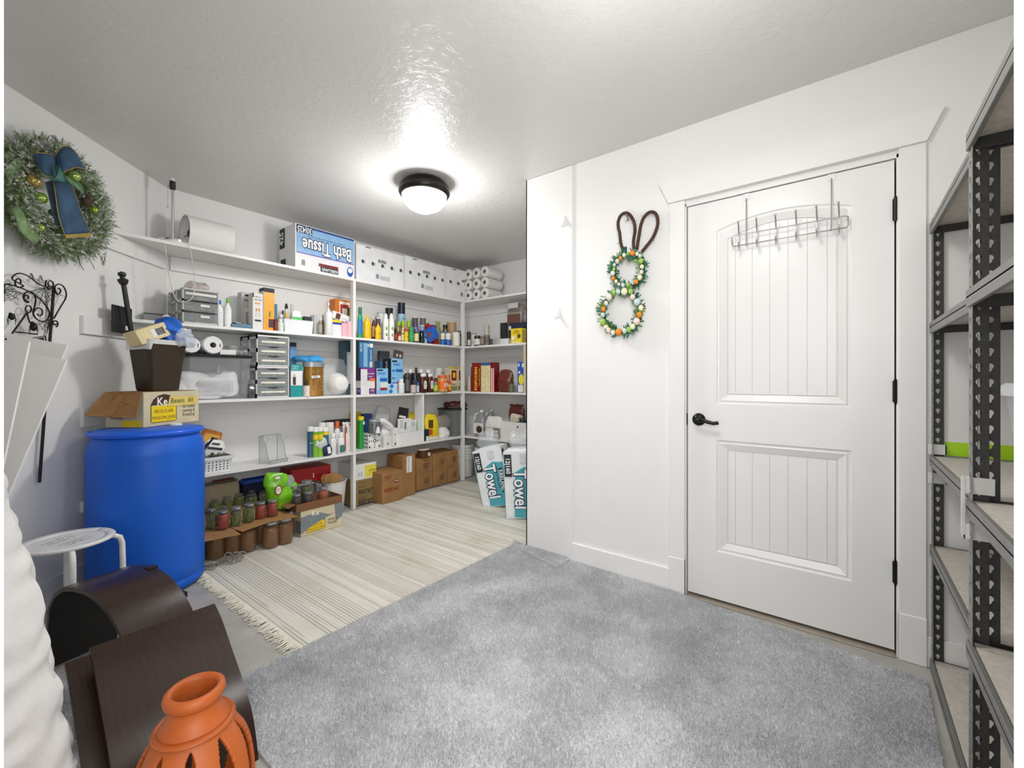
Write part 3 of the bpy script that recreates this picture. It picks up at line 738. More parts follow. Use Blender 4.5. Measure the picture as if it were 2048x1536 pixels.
for i in range(89):
    for j in range(89):
        x, y = (xs[i]+xs[i+1])/2, (xs[j]+xs[j+1])/2
        if x*x+y*y < (SR-.031)**2 and not hmap(x, y): F_.append((gi(i, j), gi(i+1, j), gi(i+1, j+1), gi(i, j+1)))
mb.add(V_, F_)
o = part('seat', mb, m_st, t, 60); solid(o, .002, -1); o.rotation_euler.z = .6
for q in (-.10, 1.47, 3.04, 4.68):
    c, s = math.cos(q), math.sin(q)
    pts = [(c*r, s*r, z) for r, z in ((SR-.03, SH-.022), (SR-.005, SH-.022), (SR+.016, SH-.034), (SR+.024, SH-.065), (SR+.026, SH-.15), (SR+.03, .02))]
    lg = part('leg', MB().tube(pts, .0115, 10), m_st, t, 60)
    part('foot_cap', MB().lathe([(.013, 0), (.014, .03)], 10, (c*(SR+.031), s*(SR+.031), 0)), M('c9c9c7', .6), lg)
# ---- dark curved wood shells
def shell(name, label, loc, rz, prof, x0, x1, th=.016, flange=None):
    t = thing(name, label, 'panel', loc, rz)
    P = [Vector((0, y, z)) for y, z in prof]; m = len(P); nrm = []
    for i in range(m):
        a, b = P[min(m-1, i+1)], P[max(0, i-1)]; tt = (a-b).normalized(); nrm.append(Vector((0, -tt.z, tt.y)))
    nx = 2
    out = [[Vector((x, p.y, p.z)) for x in (x0, x1)] for p in P]; inn = [[Vector((x, (p+nn*th).y, (p+nn*th).z)) for x in (x0, x1)] for p, nn in zip(P, nrm)]
    mb = MB().grid(inn)
    part('shaded_inner_face', MB().grid(out), M('0d0907', .5), t, 50)  # near-black inner face: shade inside the bend put into the colour
    for e in (0, 1): mb.grid([[r[e] for r in out], [r[e] for r in inn]])
    for e in (0, -1): mb.grid([out[e], inn[e]])
    part('bent_plywood', mb, mdark, t, 50); return t
xw = .556; pr = []
T0 = (1.722, .351)
for X, Y in ((1225, 615), (1265, 700), (1330, 890), (1392, 1070), (1440, 1250), (1470, 1470)):
    px, py = X/2.865, 1000+Y/2.865; d = ray(px); s = xw/d[0]; pr.append((s*d[1], max(hz(py, s), .0)))
pr[-1] = (pr[-1][0], .012)
def smoothp(pr, k=4):
    out = []
    for i in range(len(pr)-1):
        p0 = pr[max(0, i-1)]; p1 = pr[i]; p2 = pr[i+1]; p3 = pr[min(len(pr)-1, i+2)]
        for j in range(k):
            t_ = j/k; out.append(tuple(.5*((2*p1[a])+(-p0[a]+p2[a])*t_+(2*p0[a]-5*p1[a]+4*p2[a]-p3[a])*t_*t_+(-p0[a]+3*p1[a]-3*p2[a]+p3[a])*t_**3) for a in (0, 1)))
    return out+[pr[-1]]
pr = [(y, max(z, .0115)) for y, z in smoothp(pr)][::-1]
xl = (lambda d: T0[0]/d[1]*d[0])(ray(178))
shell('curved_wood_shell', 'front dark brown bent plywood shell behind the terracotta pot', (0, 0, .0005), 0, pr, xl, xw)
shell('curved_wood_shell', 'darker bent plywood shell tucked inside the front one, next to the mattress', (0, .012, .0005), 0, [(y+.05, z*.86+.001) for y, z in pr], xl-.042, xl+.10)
# rear arch
ap = [(-.335*math.cos(q), .012+.345*math.sin(q)**.95) for q in np.linspace(0, PI/2, 20)]+[(.08, .352), (.16, .335), (.22, .30), (.262, .245), (.272, .18), (.272, .012)]
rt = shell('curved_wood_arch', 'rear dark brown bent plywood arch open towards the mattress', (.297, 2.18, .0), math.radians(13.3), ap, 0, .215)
part('mounting_block', MB().box(.19, .222, -.02, .02, .353, .378), mdark, rt); part('mounting_block', MB().box(.2, .232, -.20, -.17, .285, .305), mdark, rt)
part('ledge', MB().box(.0, .215, -.335, -.27, .205, .218), mdark, rt)
part('torn_label', MB().box(.11, .145, -.3356, -.335, .206, .217), M('b9b2a6', .6), rt, None)
# ---- terracotta pot
t = thing('terracotta_pot', 'orange terracotta pot with tear-shaped cut-outs and wide tilted mouth', 'pot', (.338, 1.163, 0))
mtc = M('b95c22', .5, var=.09, scale=12, bump=.3); TH = .462
ZK = .965
prof = [(.062, .001), (.075, .01), (.092, .05), (.108, .11), (.1155, .18), (.1165, .23), (.110, .285), (.099, .325), (.084, .352), (.070, .372), (.0755, .377), (.066, .384), (.054, .402), (.049, .418), (.050, .43)]
N_ = 300; Vv = []; Fv = []
pp = [(r, z*ZK) for r, z in smoothp(prof, 14)]; m = len(pp)
def ribk(a): return 1-.035*abs(math.cos(a*6/2))**10
for r, z in pp:
    k = min(1, max(0, (.375-z)/.06))*min(1, max(0, z/.05))
    for i in range(N_):
        a = 2*PI*i/N_; q = r*(1-(1-ribk(a))*k); Vv.append((q*math.cos(a), q*math.sin(a), z))
def inhole(a, z):
    for cdeg in range(8, 368, 40):
        da = (a-math.radians(cdeg)+PI) % (2*PI)-PI
        zz = (z-.245)/.105
        if -1 < zz < 1:
            wd = math.radians(12)*(1-abs(zz)**3)**.5*(1-.3*max(0, zz))
            if abs(da) < wd: return True
    return False
for j in range(m-1):
    zc = (pp[j][1]+pp[j+1][1])/2
    for i in range(N_):
        if not inhole(2*PI*(i+.5)/N_, zc):
            k = (i+1) % N_; Fv.append((j*N_+i, j*N_+k, (j+1)*N_+k, (j+1)*N_+i))
o = part('body', MB().add(Vv, Fv), mtc, t, 60); sm = solid(o, .009, -1)
part('base', MB().lathe([(.062, .0), (.066, .0), (.07, .012), (.001, .012)], 40), mtc, t)
part('mouth_rim', MB().lathe([(.044, .41), (.05, .412), (.0555, .418), (.059, .428), (.057, .438), (.051, .443), (.044, .441), (.041, .433), (.040, .42), (.0405, .385), (.05, .355)], 56, cap=False), mtc, t, 60)
part('ridge_band', MB().tube([(.0755*math.cos(a), .0755*math.sin(a), .362) for a in np.linspace(0, 2*PI, 56, endpoint=False)], .003, 6, closed=True), mtc, t, 60)
# ---- mattress edge at left
t = thing('mattress', 'puffy white mattress edge leaning upright at the left beside the doorway', 'mattress', tuple(vw(.80, -1.17)), YAW-PI/2)
def mfn(p, a, b, c):
    q = p.copy(); e = (abs(a)**5+abs(b)**8)**.5
    q.x += .035*(1-b*b)*math.copysign(1, a)*(abs(a) > .99)*(1-.5*abs(math.sin(p.z*40+p.y*3))*.35)
    if abs(a) > .99: q.x += math.copysign(1, a)*(.030*abs(math.sin((p.y+.31)*PI/.2067))**.6 + .007*math.sin(p.z*62+5*math.sin(p.y*9)+4*noise.noise(p*9))*abs(math.cos((p.y+.31)*PI/.2067))) - .012
    if abs(b) > .99: q.y += math.copysign(1, b)*(.03*(1-a*a)+.011*math.sin(p.z*55+a*3+3*noise.noise(p*8)))-.03*abs(a)**3*math.copysign(1, b)
    q += noise.noise_vector(p*11)*.007
    q.x -= p.z*.20; q.x -= .05*max(0, p.z-.55)**1.5*4
    return q
o = part('cover', MB().gbox(.20, .62, .90, (10, 30, 90), mfn), M('eceae8', .55, var=.02, bump=.4, scale=60), t, 70)
for b_ in (-.31,):
    pass
mb = MB()
for yy in (.318,):
    for xx in (.0,):
        mb.tube([(xx-.001-z*.20-.05*max(0, z-.55)**1.5*4+.0, yy+.004, z) for z in np.linspace(.02, .84, 40)], .006, 6)
part('piping', mb, M('d9d7d4', .6), t, 60)
# ---- white boards
def board(label, TR, BRt, wd, th=.006, turn=0.0, nm='foam_board'):
    d = (TR-BRt).normalized(); side = vw(-math.sin(turn), -math.cos(turn)); side = (side-d*side.dot(d)).normalized(); nn = d.cross(side).normalized()
    k = BRt.z/d.z; B = BRt-d*k; B.z += .001
    o = solo(nm, label, 'board', MB().prism([B-nn*0, TR, TR+side*wd, B+side*wd], nn*th), mlight, None); return o
board('white board leaning at far left, nearest of the three', DP(62, 684, 1.46), DP(11, 924, 1.40), .5)
board('white board behind the other two, its slanted tip showing by the iron trellis', DP(137, 691, 1.92), DP(60, 870, 1.84), .28)
board('white board with its long free edge showing, middle of the leaning three', DP(136, 720, 1.76), DP(9, 1015, 1.62), .36)
# ================================================================== goods on the shelves
T3 = Row(False, S1, 5.906, 460, 420); T4 = Row(False, S1, 5.689, 700, 460); T4F = Row(True, S1, 5.689, 700, 460)
B2 = Row(False, S2, 5.906, 460, 420); B4 = Row(False, S2, 5.689, 700, 460); B4F = Row(True, S2, 5.689, 700, 460); B2L = Row(False, S2, 3.134, 160, 330)
C5 = Row(False, S3, 5.389, 340, 640); C6 = Row(False, S3, 5.689, 700, 660); C6F = Row(True, S3, 5.689, 700, 660)
D7 = Row(False, S4, 6.02, 400, 780); D8 = Row(False, S4, 5.689, 700, 780); D8F = Row(True, S4, 5.689, 700, 780)
G4 = Row(False, .0, 6.4, 400, 920); GB = Row(False, .0, 5.12, 670, 860)
# ---- top shelf: lamp, shade, bath tissue
bx, bs = onY(345, YF+.085); lz = S1+.001
t = thing('table_lamp', 'white and chrome table lamp without shade at the top shelf end', 'lamp', (bx, YF+.085, lz))
part('base', MB().lathe([(.083, 0), (.086, .004), (.086, .012), (.082, .015)], 36), WHT, t)
part('base_ring', MB().lathe([(.079, .015), (.079, .026), (.076, .029), (.001, .031)], 36), CHR, t, 40)
Lh = hz(357, bs)-lz
part('pole', MB().lathe([(.008, .03), (.008, Lh-.07)], 14), CHR, t)
so = part('socket', MB().lathe([(.008, Lh-.075), (.016, Lh-.07), (.018, Lh-.05), (.016, Lh-.03), (.018, Lh-.022), (.012, Lh-.018)], 16), BLK, t)
part('socket_tip', MB().lathe([(.012, Lh-.018), (.012, Lh), (.005, Lh+.002)], 14), WHT, so)
part('pull_chain', MB().tube([(-.02, -.003, Lh-.05), (-.026, -.003, Lh-.07), (-.026, -.003, Lh-.19)], .0014, 5).ball((-.026, -.003, Lh-.195), .005, 8, 6), CHR, so)
w0 = Vector((bx, YF+.085, lz))
pts = [BW(px, py, YF+yy)-w0 for px, py, yy in ((322, 482, .06), (316, 484, .03), (330, 492, -.006), (333, 520, -.012), (340, 560, -.01), (349, 592, -.012), (362, 604, -.02), (380, 600, -.03), (388, 585, -.02), (389, 558, -.012), (384, 520, -.012), (378, 492, -.010), (370, 483, .0), (364, 480, .02))]
def crv(pts, k=5):
    P = [Vector(p) for p in pts]; out = []
    for i in range(len(P)-1):
        p0, p1, p2, p3 = P[max(0, i-1)], P[i], P[i+1], P[min(len(P)-1, i+2)]
        for j in range(k):
            t_ = j/k; out.append(.5*((2*p1)+(-p0+p2)*t_+(2*p0-5*p1+4*p2-p3)*t_*t_+(-p0+3*p1-3*p2+p3)*t_**3))
    return out+[P[-1]]
part('power_cord', MB().tube(crv(pts), .0028, 6), M('d4d1cc', .4), t, 60)
xs0, ss = onY(372, YF+.15); r_ = .118
xa = onY(352, YF+.20)[0]+.035; xb = xa+.265
t = thing('lamp_shade', 'white drum lamp shade lying on its side beside the lamp on the top shelf', 'lamp shade', (xa, YF+.155, S1+r_+.002), rot=(0, PI/2, 0))
part('shade', MB().lathe([(r_*.95, 0), (r_, .0), (r_, .265), (r_*.96, .265), (r_*.95, .262), (r_*.95, .003)], 48, cap=False), M('ecebe8', .8, var=.02), t, 50)
part('end_rim', MB().tube([(r_*math.cos(a), r_*math.sin(a), 0) for a in np.linspace(0, 2*PI, 40, endpoint=False)], .003, 5, closed=True), WHT, t)
part('fitter', MB().tube([(-r_, 0, .03), (r_, 0, .03)], .002, 5).tube([(0, -r_, .03), (0, r_, .03)], .002, 5).lathe([(.02, .02), (.024, .022), (.024, .05), (.02, .052)], 16), BLK, t)
mb = MB(); 
P = [[Vector((.005+.003*math.sin(i*7), r_*.93*(i/9*2-1)*.9, z)) for i in range(10)] for z in (0, .1)]
def tp_pack(X0, X1, Yt, inset, depth, label, printed=False, row=T4):
    amp_ = .0035 if printed else .012
    loc, W, Hh = frame(row, X0, X1, Yt, inset, depth)
    Hh = min(Hh, HC-S1-.035)
    t = thing('tissue_pack', label, 'tissue pack', loc, 0, None if printed else None)
    part('wrapped_rolls', bulgebox(W, depth, Hh, 5, 3, amp_, X0), M('e8e8e9', .3, var=.05, scale=9), t, 60)
    p = lambda *a, **k: panel(t, W, depth, Hh, *a, **k)
    if not printed:
        p('F', .44, .6, .60, .68, INKB, .003)
        ftext(t, W, depth, Hh, 'F', 'KIRKLAND', .52, .64, .04, INKW, wd=.14*W, off=.006)
        for i in range(5):
            ftxt = panel(t, W, depth, Hh, 'F', .1+.2*i, .155+.2*i, .47, .575, M('4b4c50', .5), .003, poly=[(.5+.5*math.cos(a), .5+.5*math.sin(a)) for a in np.linspace(0, 2*PI, 14, endpoint=False)])
            p('F', .165+.2*i, .175+.2*i, .46, .56, M('b9babd', .6), .003)
        p('F', .39, .45, .14, .26, M('8d8e92', .6), .003); p('F', .48, .68, .12, .24, M('c3c4c7', .6), .003)
        p('F', .18, .28, .925, .945, INKB, .003)
    return t, W, Hh
t, W, Hh = tp_pack(770, 1470, 250, .01, .27, 'blue and white bath tissue pack lying upside down on the top shelf', True, T3)
for c in list(t.children): pass
D_ = .27
BL1 = M('8fb9e3', .35, var=.06); panel(t, W, D_, Hh, 'F', .02, .985, .36, .93, BL1, .004)
panel(t, W, D_, Hh, 'F', .02, .985, .93, .975, M('1d3f86', .4), .004)
panel(t, W, D_, Hh, 'F', .02, .26, .80, .975, INKN, .0042)
ftext(t, W, D_, Hh, 'F', '30|425', .14, .885, .19*Hh, INKW, wd=.22*W, off=.0055, spin=PI, bold=.02)
ftext(t, W, D_, Hh, 'F', 'Bath Tissue', .52, .56, .42*Hh, INKN, wd=.84*W, off=.0045, spin=PI, bold=.075)
ftext(t, W, D_, Hh, 'F', 'Bath Tissue', .52, .56, .42*Hh, INKW, wd=.825*W, off=.006, spin=PI, bold=.025)
ftext(t, W, D_, Hh, 'F', '2 layers of softness and absorbency', .5, .76, .07*Hh, INKN, wd=.62*W, off=.0045, spin=PI)
panel(t, W, D_, Hh, 'F', .02, .985, .34, .36, M('7c5fb5', .4), .004)
panel(t, W, D_, Hh, 'F', .37, .70, .13, .20, M('7a2320', .4), .0035); panel(t, W, D_, Hh, 'F', .40, .70, .02, .13, INKB, .0035)
ftext(t, W, D_, Hh, 'F', 'KIRKLAND', .55, .075, .10*Hh, INKW, wd=.27*W, off=.005, spin=PI, bold=.02)
panel(t, W, D_, Hh, 'F', .86, .97, .03, .27, M('1f5fae', .4), .0035, poly=[(.5+.5*math.cos(a), .5+.5*math.sin(a)) for a in np.linspace(0, 2*PI, 20, endpoint=False)])
panel(t, W, D_, Hh, 'F', .875, .955, .12, .24, INKW, .0045, poly=[(.5+.5*math.cos(a), .5+.5*math.sin(a)) for a in np.linspace(0, 2*PI, 20, endpoint=False)])
panel(t, W, D_, Hh, 'F', .1, .15, .08, .2, M('8f9094', .5), .0035)
for (v0, v1, u0) in ((.52, .97, .06), (.03, .26, .12)): panel(t, W, D_, Hh, 'L', u0, u0+.3, v0, v1, INKB, .0035)
ftext(t, W, D_, Hh, 'L', '425', .21, .74, .09, INKW, wd=.3*Hh, off=.006, spin=PI/2, bold=.02)
for a, b, c_, lb in ((70, 612, 215, 'white wrapped toilet roll pack right of the blue bath tissue pack'), (622, 1080, 345, 'middle white wrapped toilet roll pack on the top shelf'), (1086, 1500, 460, 'white toilet roll pack pushed into the top shelf corner behind the loose rolls')):
    tp_pack(a, b, c_, .008, .25, lb)
# nine rolls on the far shelf
q3 = [(1362, 520), (1440, 500), (1525, 488), (1360, 635), (1438, 625), (1523, 610), (1365, 760), (1442, 745), (1522, 737)]
ya3 = onX(T4.px(1524), XFF+.02)[0]; rr_ = .058
for i, (X, Y) in enumerate(q3):
    c, r = i % 3, i//3
    lab = '%s white paper roll in the %s row of the stack on the far top shelf' % (('left', 'middle', 'right')[c], ('top', 'centre', 'bottom')[r])
    t = thing('paper_roll', lab, 'paper roll', (XFF+.02+.004*((i*7) % 3), ya3+(2-c)*.119, S1+.0605+(2-r)*.1175), group='paper rolls stacked on the far top shelf', rot=(0, PI/2, 0))
    part('paper', MB().lathe([(.021, 0), (.052, 0), (rr_, .004), (rr_, .24), (.052, .244), (.021, .244), (.021, .0)], 28, cap=False), WHM, t, 50)
    part('core', MB().lathe([(.021, .002), (.021, .240), (.0195, .240), (.0195, .002)], 20, cap=False), M('8d8378', .8), t, 50)
panel_y = ya3
# ================================================================== second shelf, left part
loc, W, Hh = frame(B2L, 642, 868, 782, .012, .28)
W2 = W; D2 = .29
t = thing('drawer_unit', 'pale grey three-drawer plastic unit with clear fronts on the second shelf', 'drawer unit', loc)
MG = M('c9cbc4', .4, var=.03)
mb = MB().box(-W2/2, W2/2, D2/2-.004, D2/2, 0, Hh)
for z in (0, Hh-.012): mb.box(-W2/2, W2/2, -D2/2, D2/2, z, z+.012, .002)
dh = (Hh-.012)/3
for i in (1, 2):
    mb.box(-W2/2, -W2/2+.006, -D2/2, D2/2, i*dh, i*dh+.014)
for yy in (-D2/2, -D2/2+.125, D2/2-.02): mb.box(-W2/2, -W2/2+.006, yy, yy+.022, 0, Hh)
mb.box(W2/2-.006, W2/2, -D2/2, D2/2, 0, Hh)
part('housing', mb, MG, t)
rg = random.Random(9)
for i in range(3):
    z = .012+i*dh*.985; hh = dh-.014
    d = part('drawer', MB().box(-W2/2+.007, W2/2-.007, -D2/2+.002, -D2/2+.005, z, z+hh).box(-W2/2+.007, -W2/2+.009, -D2/2+.005, D2/2-.01, z, z+hh).box(-W2/2+.007, W2/2-.007, -D2/2+.005, D2/2-.01, z, z+.002), M('cfd3d3', .15, alpha=.2), t, None)
    mb = MB()
    for k in range(7): mb.ball((rg.uniform(-W2*.35, W2*.35), rg.uniform(-D2*.4, D2*.3), z+.012+rg.random()*.02), rg.uniform(.012, .024), 7, 5, (1.3, 1, .6))
    part('contents', mb, M(('6f7a72', '8c8a80', 'b5aa8e')[i], .7, var=.5, scale=25), d, 60, 'stuff')
    part('label_strip', MB().box(*((-W2*.42, W2*.44) if i == 2 else (-W2*.02, W2*.24)), -D2/2-.0008, -D2/2+.002, z+hh*.55, z+hh*.55+.016), WHM, d, None)
bag(B2L, 680, 815, 722, .06, .10, M('c9b8b4', .2, alpha=.6, var=.4, scale=30), 'clear plastic bag of reddish twigs lying on the grey drawer unit', z0=S2+Hh+.001, amp=.015, pin=.6)
vessel(B2L, 848, 900, 848, .035, 'bottle', WHT, M('1763c4', .4), 'white bottle with bright blue cap beside the grey drawer unit', band=M('dfe3e8', .5), oval=.6)
vessel(B2L, 904, 950, 838, .035, 'bottle', WHT, M('6bbf23', .4), 'white bottle with lime green cap beside the blue-capped one', band=M('eef0ee', .5), oval=.6)
carton(B2L, 400, 520, 930, .10, .14, M('8d8f92', .2, alpha=.6), 'small smoky clear tray with black edge left of the grey drawer unit', name='clear_tray', cat='tray', panels=[('F', 0, 1, .85, 1, BLK)])
t = thing('light_bulb', 'round white bulb lying before the grey drawer unit at shelf left', 'bulb', B2L.loc(B2L.at(542, .03)[0], .03, S2+.0235))
part('globe', MB().ball((0, 0, 0), .023, 16, 12), WHT, t, 60); part('screw_base', MB().lathe([(.011, 0), (.012, .02), (.009, .026)], 12, (0, 0, .018)), CHR, t).rotation_euler = (PI/2*1.1, 0, 0)
# from crop three
carton(B2, 25, 265, 1352, .012, .17, M('5d8aa5', .5), 'flat blue box holding papers and pens on the second shelf', panels=[('F', .02, .98, .1, .5, M('4a7690', .5))])
for i, (x, c_) in enumerate((( 60, '2a2a2c'), (110, 'd8d8d6'), (160, '6e6a66'))):
    a, s = B2.at(x, .06); hb = hz(B2.py(1352), s)
    solo('pen' if i != 1 else 'note_card', ('dark pen lying on the flat blue box', 'white folded card lying on the flat blue box', 'grey marker lying on the flat blue box')[i], ('pen', 'card', 'pen')[i],
         MB().tube([(a-.02, YF+.04, hb+.008), (a+.06, YF+.12+.01*i, hb+.010)], .005, 8) if i != 1 else MB().prism([(a-.03, YF+.03, hb+.003), (a+.05, YF+.05, hb+.003), (a+.04, YF+.12, hb+.02), (a-.02, YF+.11, hb+.02)], (0, 0, .001)), M(c_, .5), 40 if i != 1 else None)
carton(B2, 132, 262, 975, .21, .07, M('c5c6c6', .5), 'pale grey appliance box printed with a white dispenser behind the flat blue box', panels=[('F', .3, .8, .05, .6, WHM), ('F', .38, .72, .1, .5, M('a9abac', .5)), ('F', .8, 1, .0, .3, M('9c7040', .6)), ('F', .35, .7, .9, .95, INKB)], texts=[('F', 'digital', .5, .8, .06, INKB, .5)])
carton(B2, 268, 390, 985, .02, .075, WHM, 'tall white medicine carton with black top edge beside the orange one', panels=[('F', 0, .12, .88, 1, INKB), ('F', .2, .8, .22, .27, INKB), ('F', .2, .7, .70, .74, M('e8a04a', .6)), ('F', .3, .42, .5, .58, M('df7a3c', .6)), ('F', .56, .68, .5, .58, M('df7a3c', .6)), ('F', .3, .4, .36, .48, M('cfd8c0', .6)), ('F', .6, .7, .36, .48, M('cfd8c0', .6))], texts=[('F', 'night time', .5, .9, .04, INKB, .6), ('F', 'pain relief', .5, .82, .05, INKB, .7)])
t = carton(B2, 400, 525, 925, .02, .08, M('f2a413', .4), 'tall orange juice drink carton with black top and plum picture', panels=[('F', 0, 1, .90, 1, INKB), ('L', 0, 1, .92, 1, INKB), ('L', 0, 1, 0, .92, WHM), ('F', .86, 1, 0, .25, M('b0391e', .5)), ('F', .45, .95, .07, .27, M('4a2440', .5)), ('F', .5, .62, .32, .45, M('3f7a2a', .5))])
carton(B2, 524, 560, 1112, .05, .05, M('2f6d8f', .5), 'narrow dark teal carton just right of the orange carton')
vessel(B2, 524, 552, 1290, .012, 'shaker', M('a2401d', .4), M('7c2d14', .4), 'tiny rust-red jar at the foot of the orange carton')
vessel(B2, 556, 632, 1290, .03, 'pill', WHT, WHT, 'squat white pill bottle with green label edge left of the white bin', band=M('dfe7da', .5))
vessel(B2, 560, 636, 1235, .13, 'jar', M('b7a9a6', .3), M('e0e0df', .4), 'small mauve jar with white lid behind the pill bottle', band=M('7d4a5c', .5))
vessel(B2, 606, 640, 1190, .20, 'pill', M('6b2330', .4), M('4c1620', .4), 'slim maroon bottle at the back behind the white bin')
vessel(B2, 640, 692, 1105, .19, 'spray', M('d6dccf', .4), BLK, 'white spray bottle with pointed black nozzle behind the white bin', band=M('d8c27a', .5))
vessel(B2, 704, 764, 1115, .19, 'pill', M('d9dcdc', .3), M('dfe6e6', .1, alpha=.6), 'bottle with clear domed cap behind the white bin', band=M('78c050', .5))
def openbin(row, X0, X1, Yt, inset, depth, mat, label, name='plastic_bin', cat='bin', taper=.92, z0=None, th=.003, holes=None, base=None):
    loc, W, Hh = frame(row, X0, X1, Yt, inset, depth, z0)
    t = thing(name, label, cat, loc, row.rz())
    a, b = W/2, depth/2
    part('body', rloft([(a*taper, b*taper, .008, 0), (a, b, .012, Hh-.004), (a+.004, b+.004, .014, Hh-.003), (a+.004, b+.004, .014, Hh), (a-th, b-th, .01, Hh), (a*taper-th, b*taper-th, .007, th)]), mat, t, 40)
    return t, W, Hh
openbin(B2, 640, 992, 1300, .015, .15, M('eceff0', .35, var=.02), 'long white storage bin holding toiletries on the second shelf')
bag(B2, 735, 862, 1175, .03, .05, M('f0f2ee', .35), 'white and green pouch reading grin standing in the white bin', name='pouch', cat='pouch', z0=S2+.006, panels=[('F', .04, .98, .36, .66, M('43c44a', .45))], texts=[('F', 'grin', .5, .50, .22, M('14532a', .5), .72)], amp=.003, pin=.4, crimp=False)
carton(B2, 880, 985, 1262, .06, .05, M('2a2c2f', .4), 'black and silver shaver case poking out of the white bin', name='case', cat='case', z0=S2+.05, panels=[('F', .8, 1, 0, 1, M('8e9092', .3))])
carton(B2, 992, 1030, 1240, .05, .06, M('cfd3d4', .15, alpha=.6), 'narrow clear case right of the white bin', name='case', cat='case')
vessel(B2, 1036, 1090, 1272, .03, 'bottle', M('8c8577', .4), M('d9d9d4', .4), 'greyish brown bottle between the white bin and tall white bottle', band=M('a9a391', .5))
vessel(B2, 1082, 1112, 1240, .10, 'bottle', M('7a6a2e', .3), M('3f6b2f', .4), 'dark olive bottle behind the greyish brown one')
vessel(B2, 1112, 1212, 1098, .03, 'pump', WHT, WHT, 'tall plain white dispenser bottle near the shelf post')
carton(B2, 1240, 1442, 1062, .20, .09, M('d87a1e', .5), 'orange baking soda carton with round emblem behind the white card', panels=[('F', .25, .85, .3, .95, M('f3efe6', .5)), ('F', .3, .8, .38, .88, M('b32a1e', .5)), ('F', .42, .68, .5, .78, M('f3efe6', .5))])
carton(B2, 1282, 1440, 1066, .295, .03, M('c96c18', .5), 'second orange baking soda carton pushed further back') 
carton(B2, 1212, 1318, 1300, .03, .06, WHM, 'small white carton with yellow and blue stripes under the tilted card', panels=[('F', 0, 1, .85, 1, M('f0cf20', .5)), ('F', 0, 1, .72, .85, M('20409a', .5)), ('F', .2, .8, .1, .6, M('e3e6ea', .5))])
carton(B2, 1322, 1388, 1335, .03, .06, M('eeb3bd', .5), 'small pink carton beside the yellow-striped one')
carton(B2, 1392, 1452, 1315, .03, .06, M('e8bcc4', .5), 'pale pink carton right at the shelf post')
a, s = B2.at(1335, .06)
t = thing('card_box', 'white box with brown hair photo leaning tilted over the pink cartons', 'box', (a-.055, YF+.10, hz(B2.py(1295), s)), rot=(0, math.radians(13), 0))
part('body', MB().box(-.045, .15, -.03, .03, .0, .062, .001), WHM, t); part('printed_panel', MB().box(-.012, .03, -.0308, -.03, .004, .052), M('5b2f1c', .5), t, None); part('printed_panel', MB().box(.04, .12, -.0308, -.03, .012, .03), M('c7cdd6', .5), t, None)
vessel(B2, 1375, 1420, 1155, .135, 'pill', M('1e6b48', .4), M('175a3a', .4), 'dark green bottle standing behind the tilted white box')
# ================================================================== second shelf, right part
YEL = M('f2c714', .35, var=.04)
vessel(B4, 84, 146, 880, .02, 'pill', M('2aa35a', .15, var=.1), M('1f6b4a', .4), 'green mouthwash bottle with green cap next to the post', band=M('2f7fb5', .3), oval=.7)
vessel(B4, 150, 245, 960, .06, 'squeeze', YEL, YEL, 'large yellow mustard squeeze bottle', oval=.7)
vessel(B4, 112, 150, 945, .14, 'squeeze', YEL, YEL, 'yellow mustard bottle half hidden behind the mouthwash')
vessel(B4, 246, 288, 976, .08, 'bottle', M('5e1c12', .25), M('d9d4cc', .4), 'barbecue sauce bottle between the two mustards', band=M('b98c4c', .5))
vessel(B4, 282, 358, 1062, .015, 'squeeze', YEL, YEL, 'small yellow mustard bottle with red script label', oval=.7, txt=[('Mustard', .33, .5, INKR)])
vessel(B4, 293, 345, 1000, .13, 'can', M('e4e2de', .4), None, 'white and black spice can behind the small mustard', cat='can', band=M('55504c', .5))
vessel(B4, 305, 398, 942, .22, 'can', M('bfc1c2', .2), None, 'silver lidded tin at the back behind the mustards', name='tin', cat='tin', band=M('d6d7d8', .3))
for (a_, b_, lb) in ((372, 438, 'left'), (440, 502, 'right')):
    vessel(B4, a_, b_, 950, .03, 'spray', WHT, WHT, '%s white oil spray can with green avocado pictures' % lb, name='spray_can', cat='spray can', band=M('f0f2ea', .45))
    o = bpy.data.objects[-1] if False else None
    t = [q for q in COL.objects if q.name.startswith('spray_can')][-1]; Rr = max(v.co.x for v in t.children[0].data.vertices); Hq = max(v.co.z for v in t.children[0].data.vertices)
    for v_ in (.24, .52): part('picture', MB().ball((-.1*Rr, -Rr*.86, Hq*v_), Rr*.62, 12, 8, (.8, .35, 1.25)), M('6d9a34', .5), t, 60); part('picture', MB().ball((0, -Rr*1.04, Hq*v_), Rr*.3, 10, 6, (.8, .35, 1.2)), M('c9d88a', .5), t, 60)
vessel(B4, 400, 490, 892, .20, 'can', M('1d1d1f', .35), None, 'tall black canister behind the white spray cans', name='canister', cat='canister')
vessel(B4, 540, 628, 832, .18, 'can', M('161b33', .35), None, 'tallest dark blue tin with pale blue label', name='canister', cat='canister', band=None)
t = [q for q in COL.objects if q.name.startswith('canister')][-1]; Rr = max(v.co.x for v in t.children[0].data.vertices); Hq = max(v.co.z for v in t.children[0].data.vertices)
part('paper_label', MB().lathe([(Rr*1.02, Hq*.48), (Rr*1.02, Hq*.72)], 20), M('9cc3dc', .5), t); text(t, 'LITE', (0, -Rr*1.03-.001, Hq*.6), .03, INKN, (PI/2, 0, 0), wd=Rr*1.2)
LIME = M('9cc51f', .4)
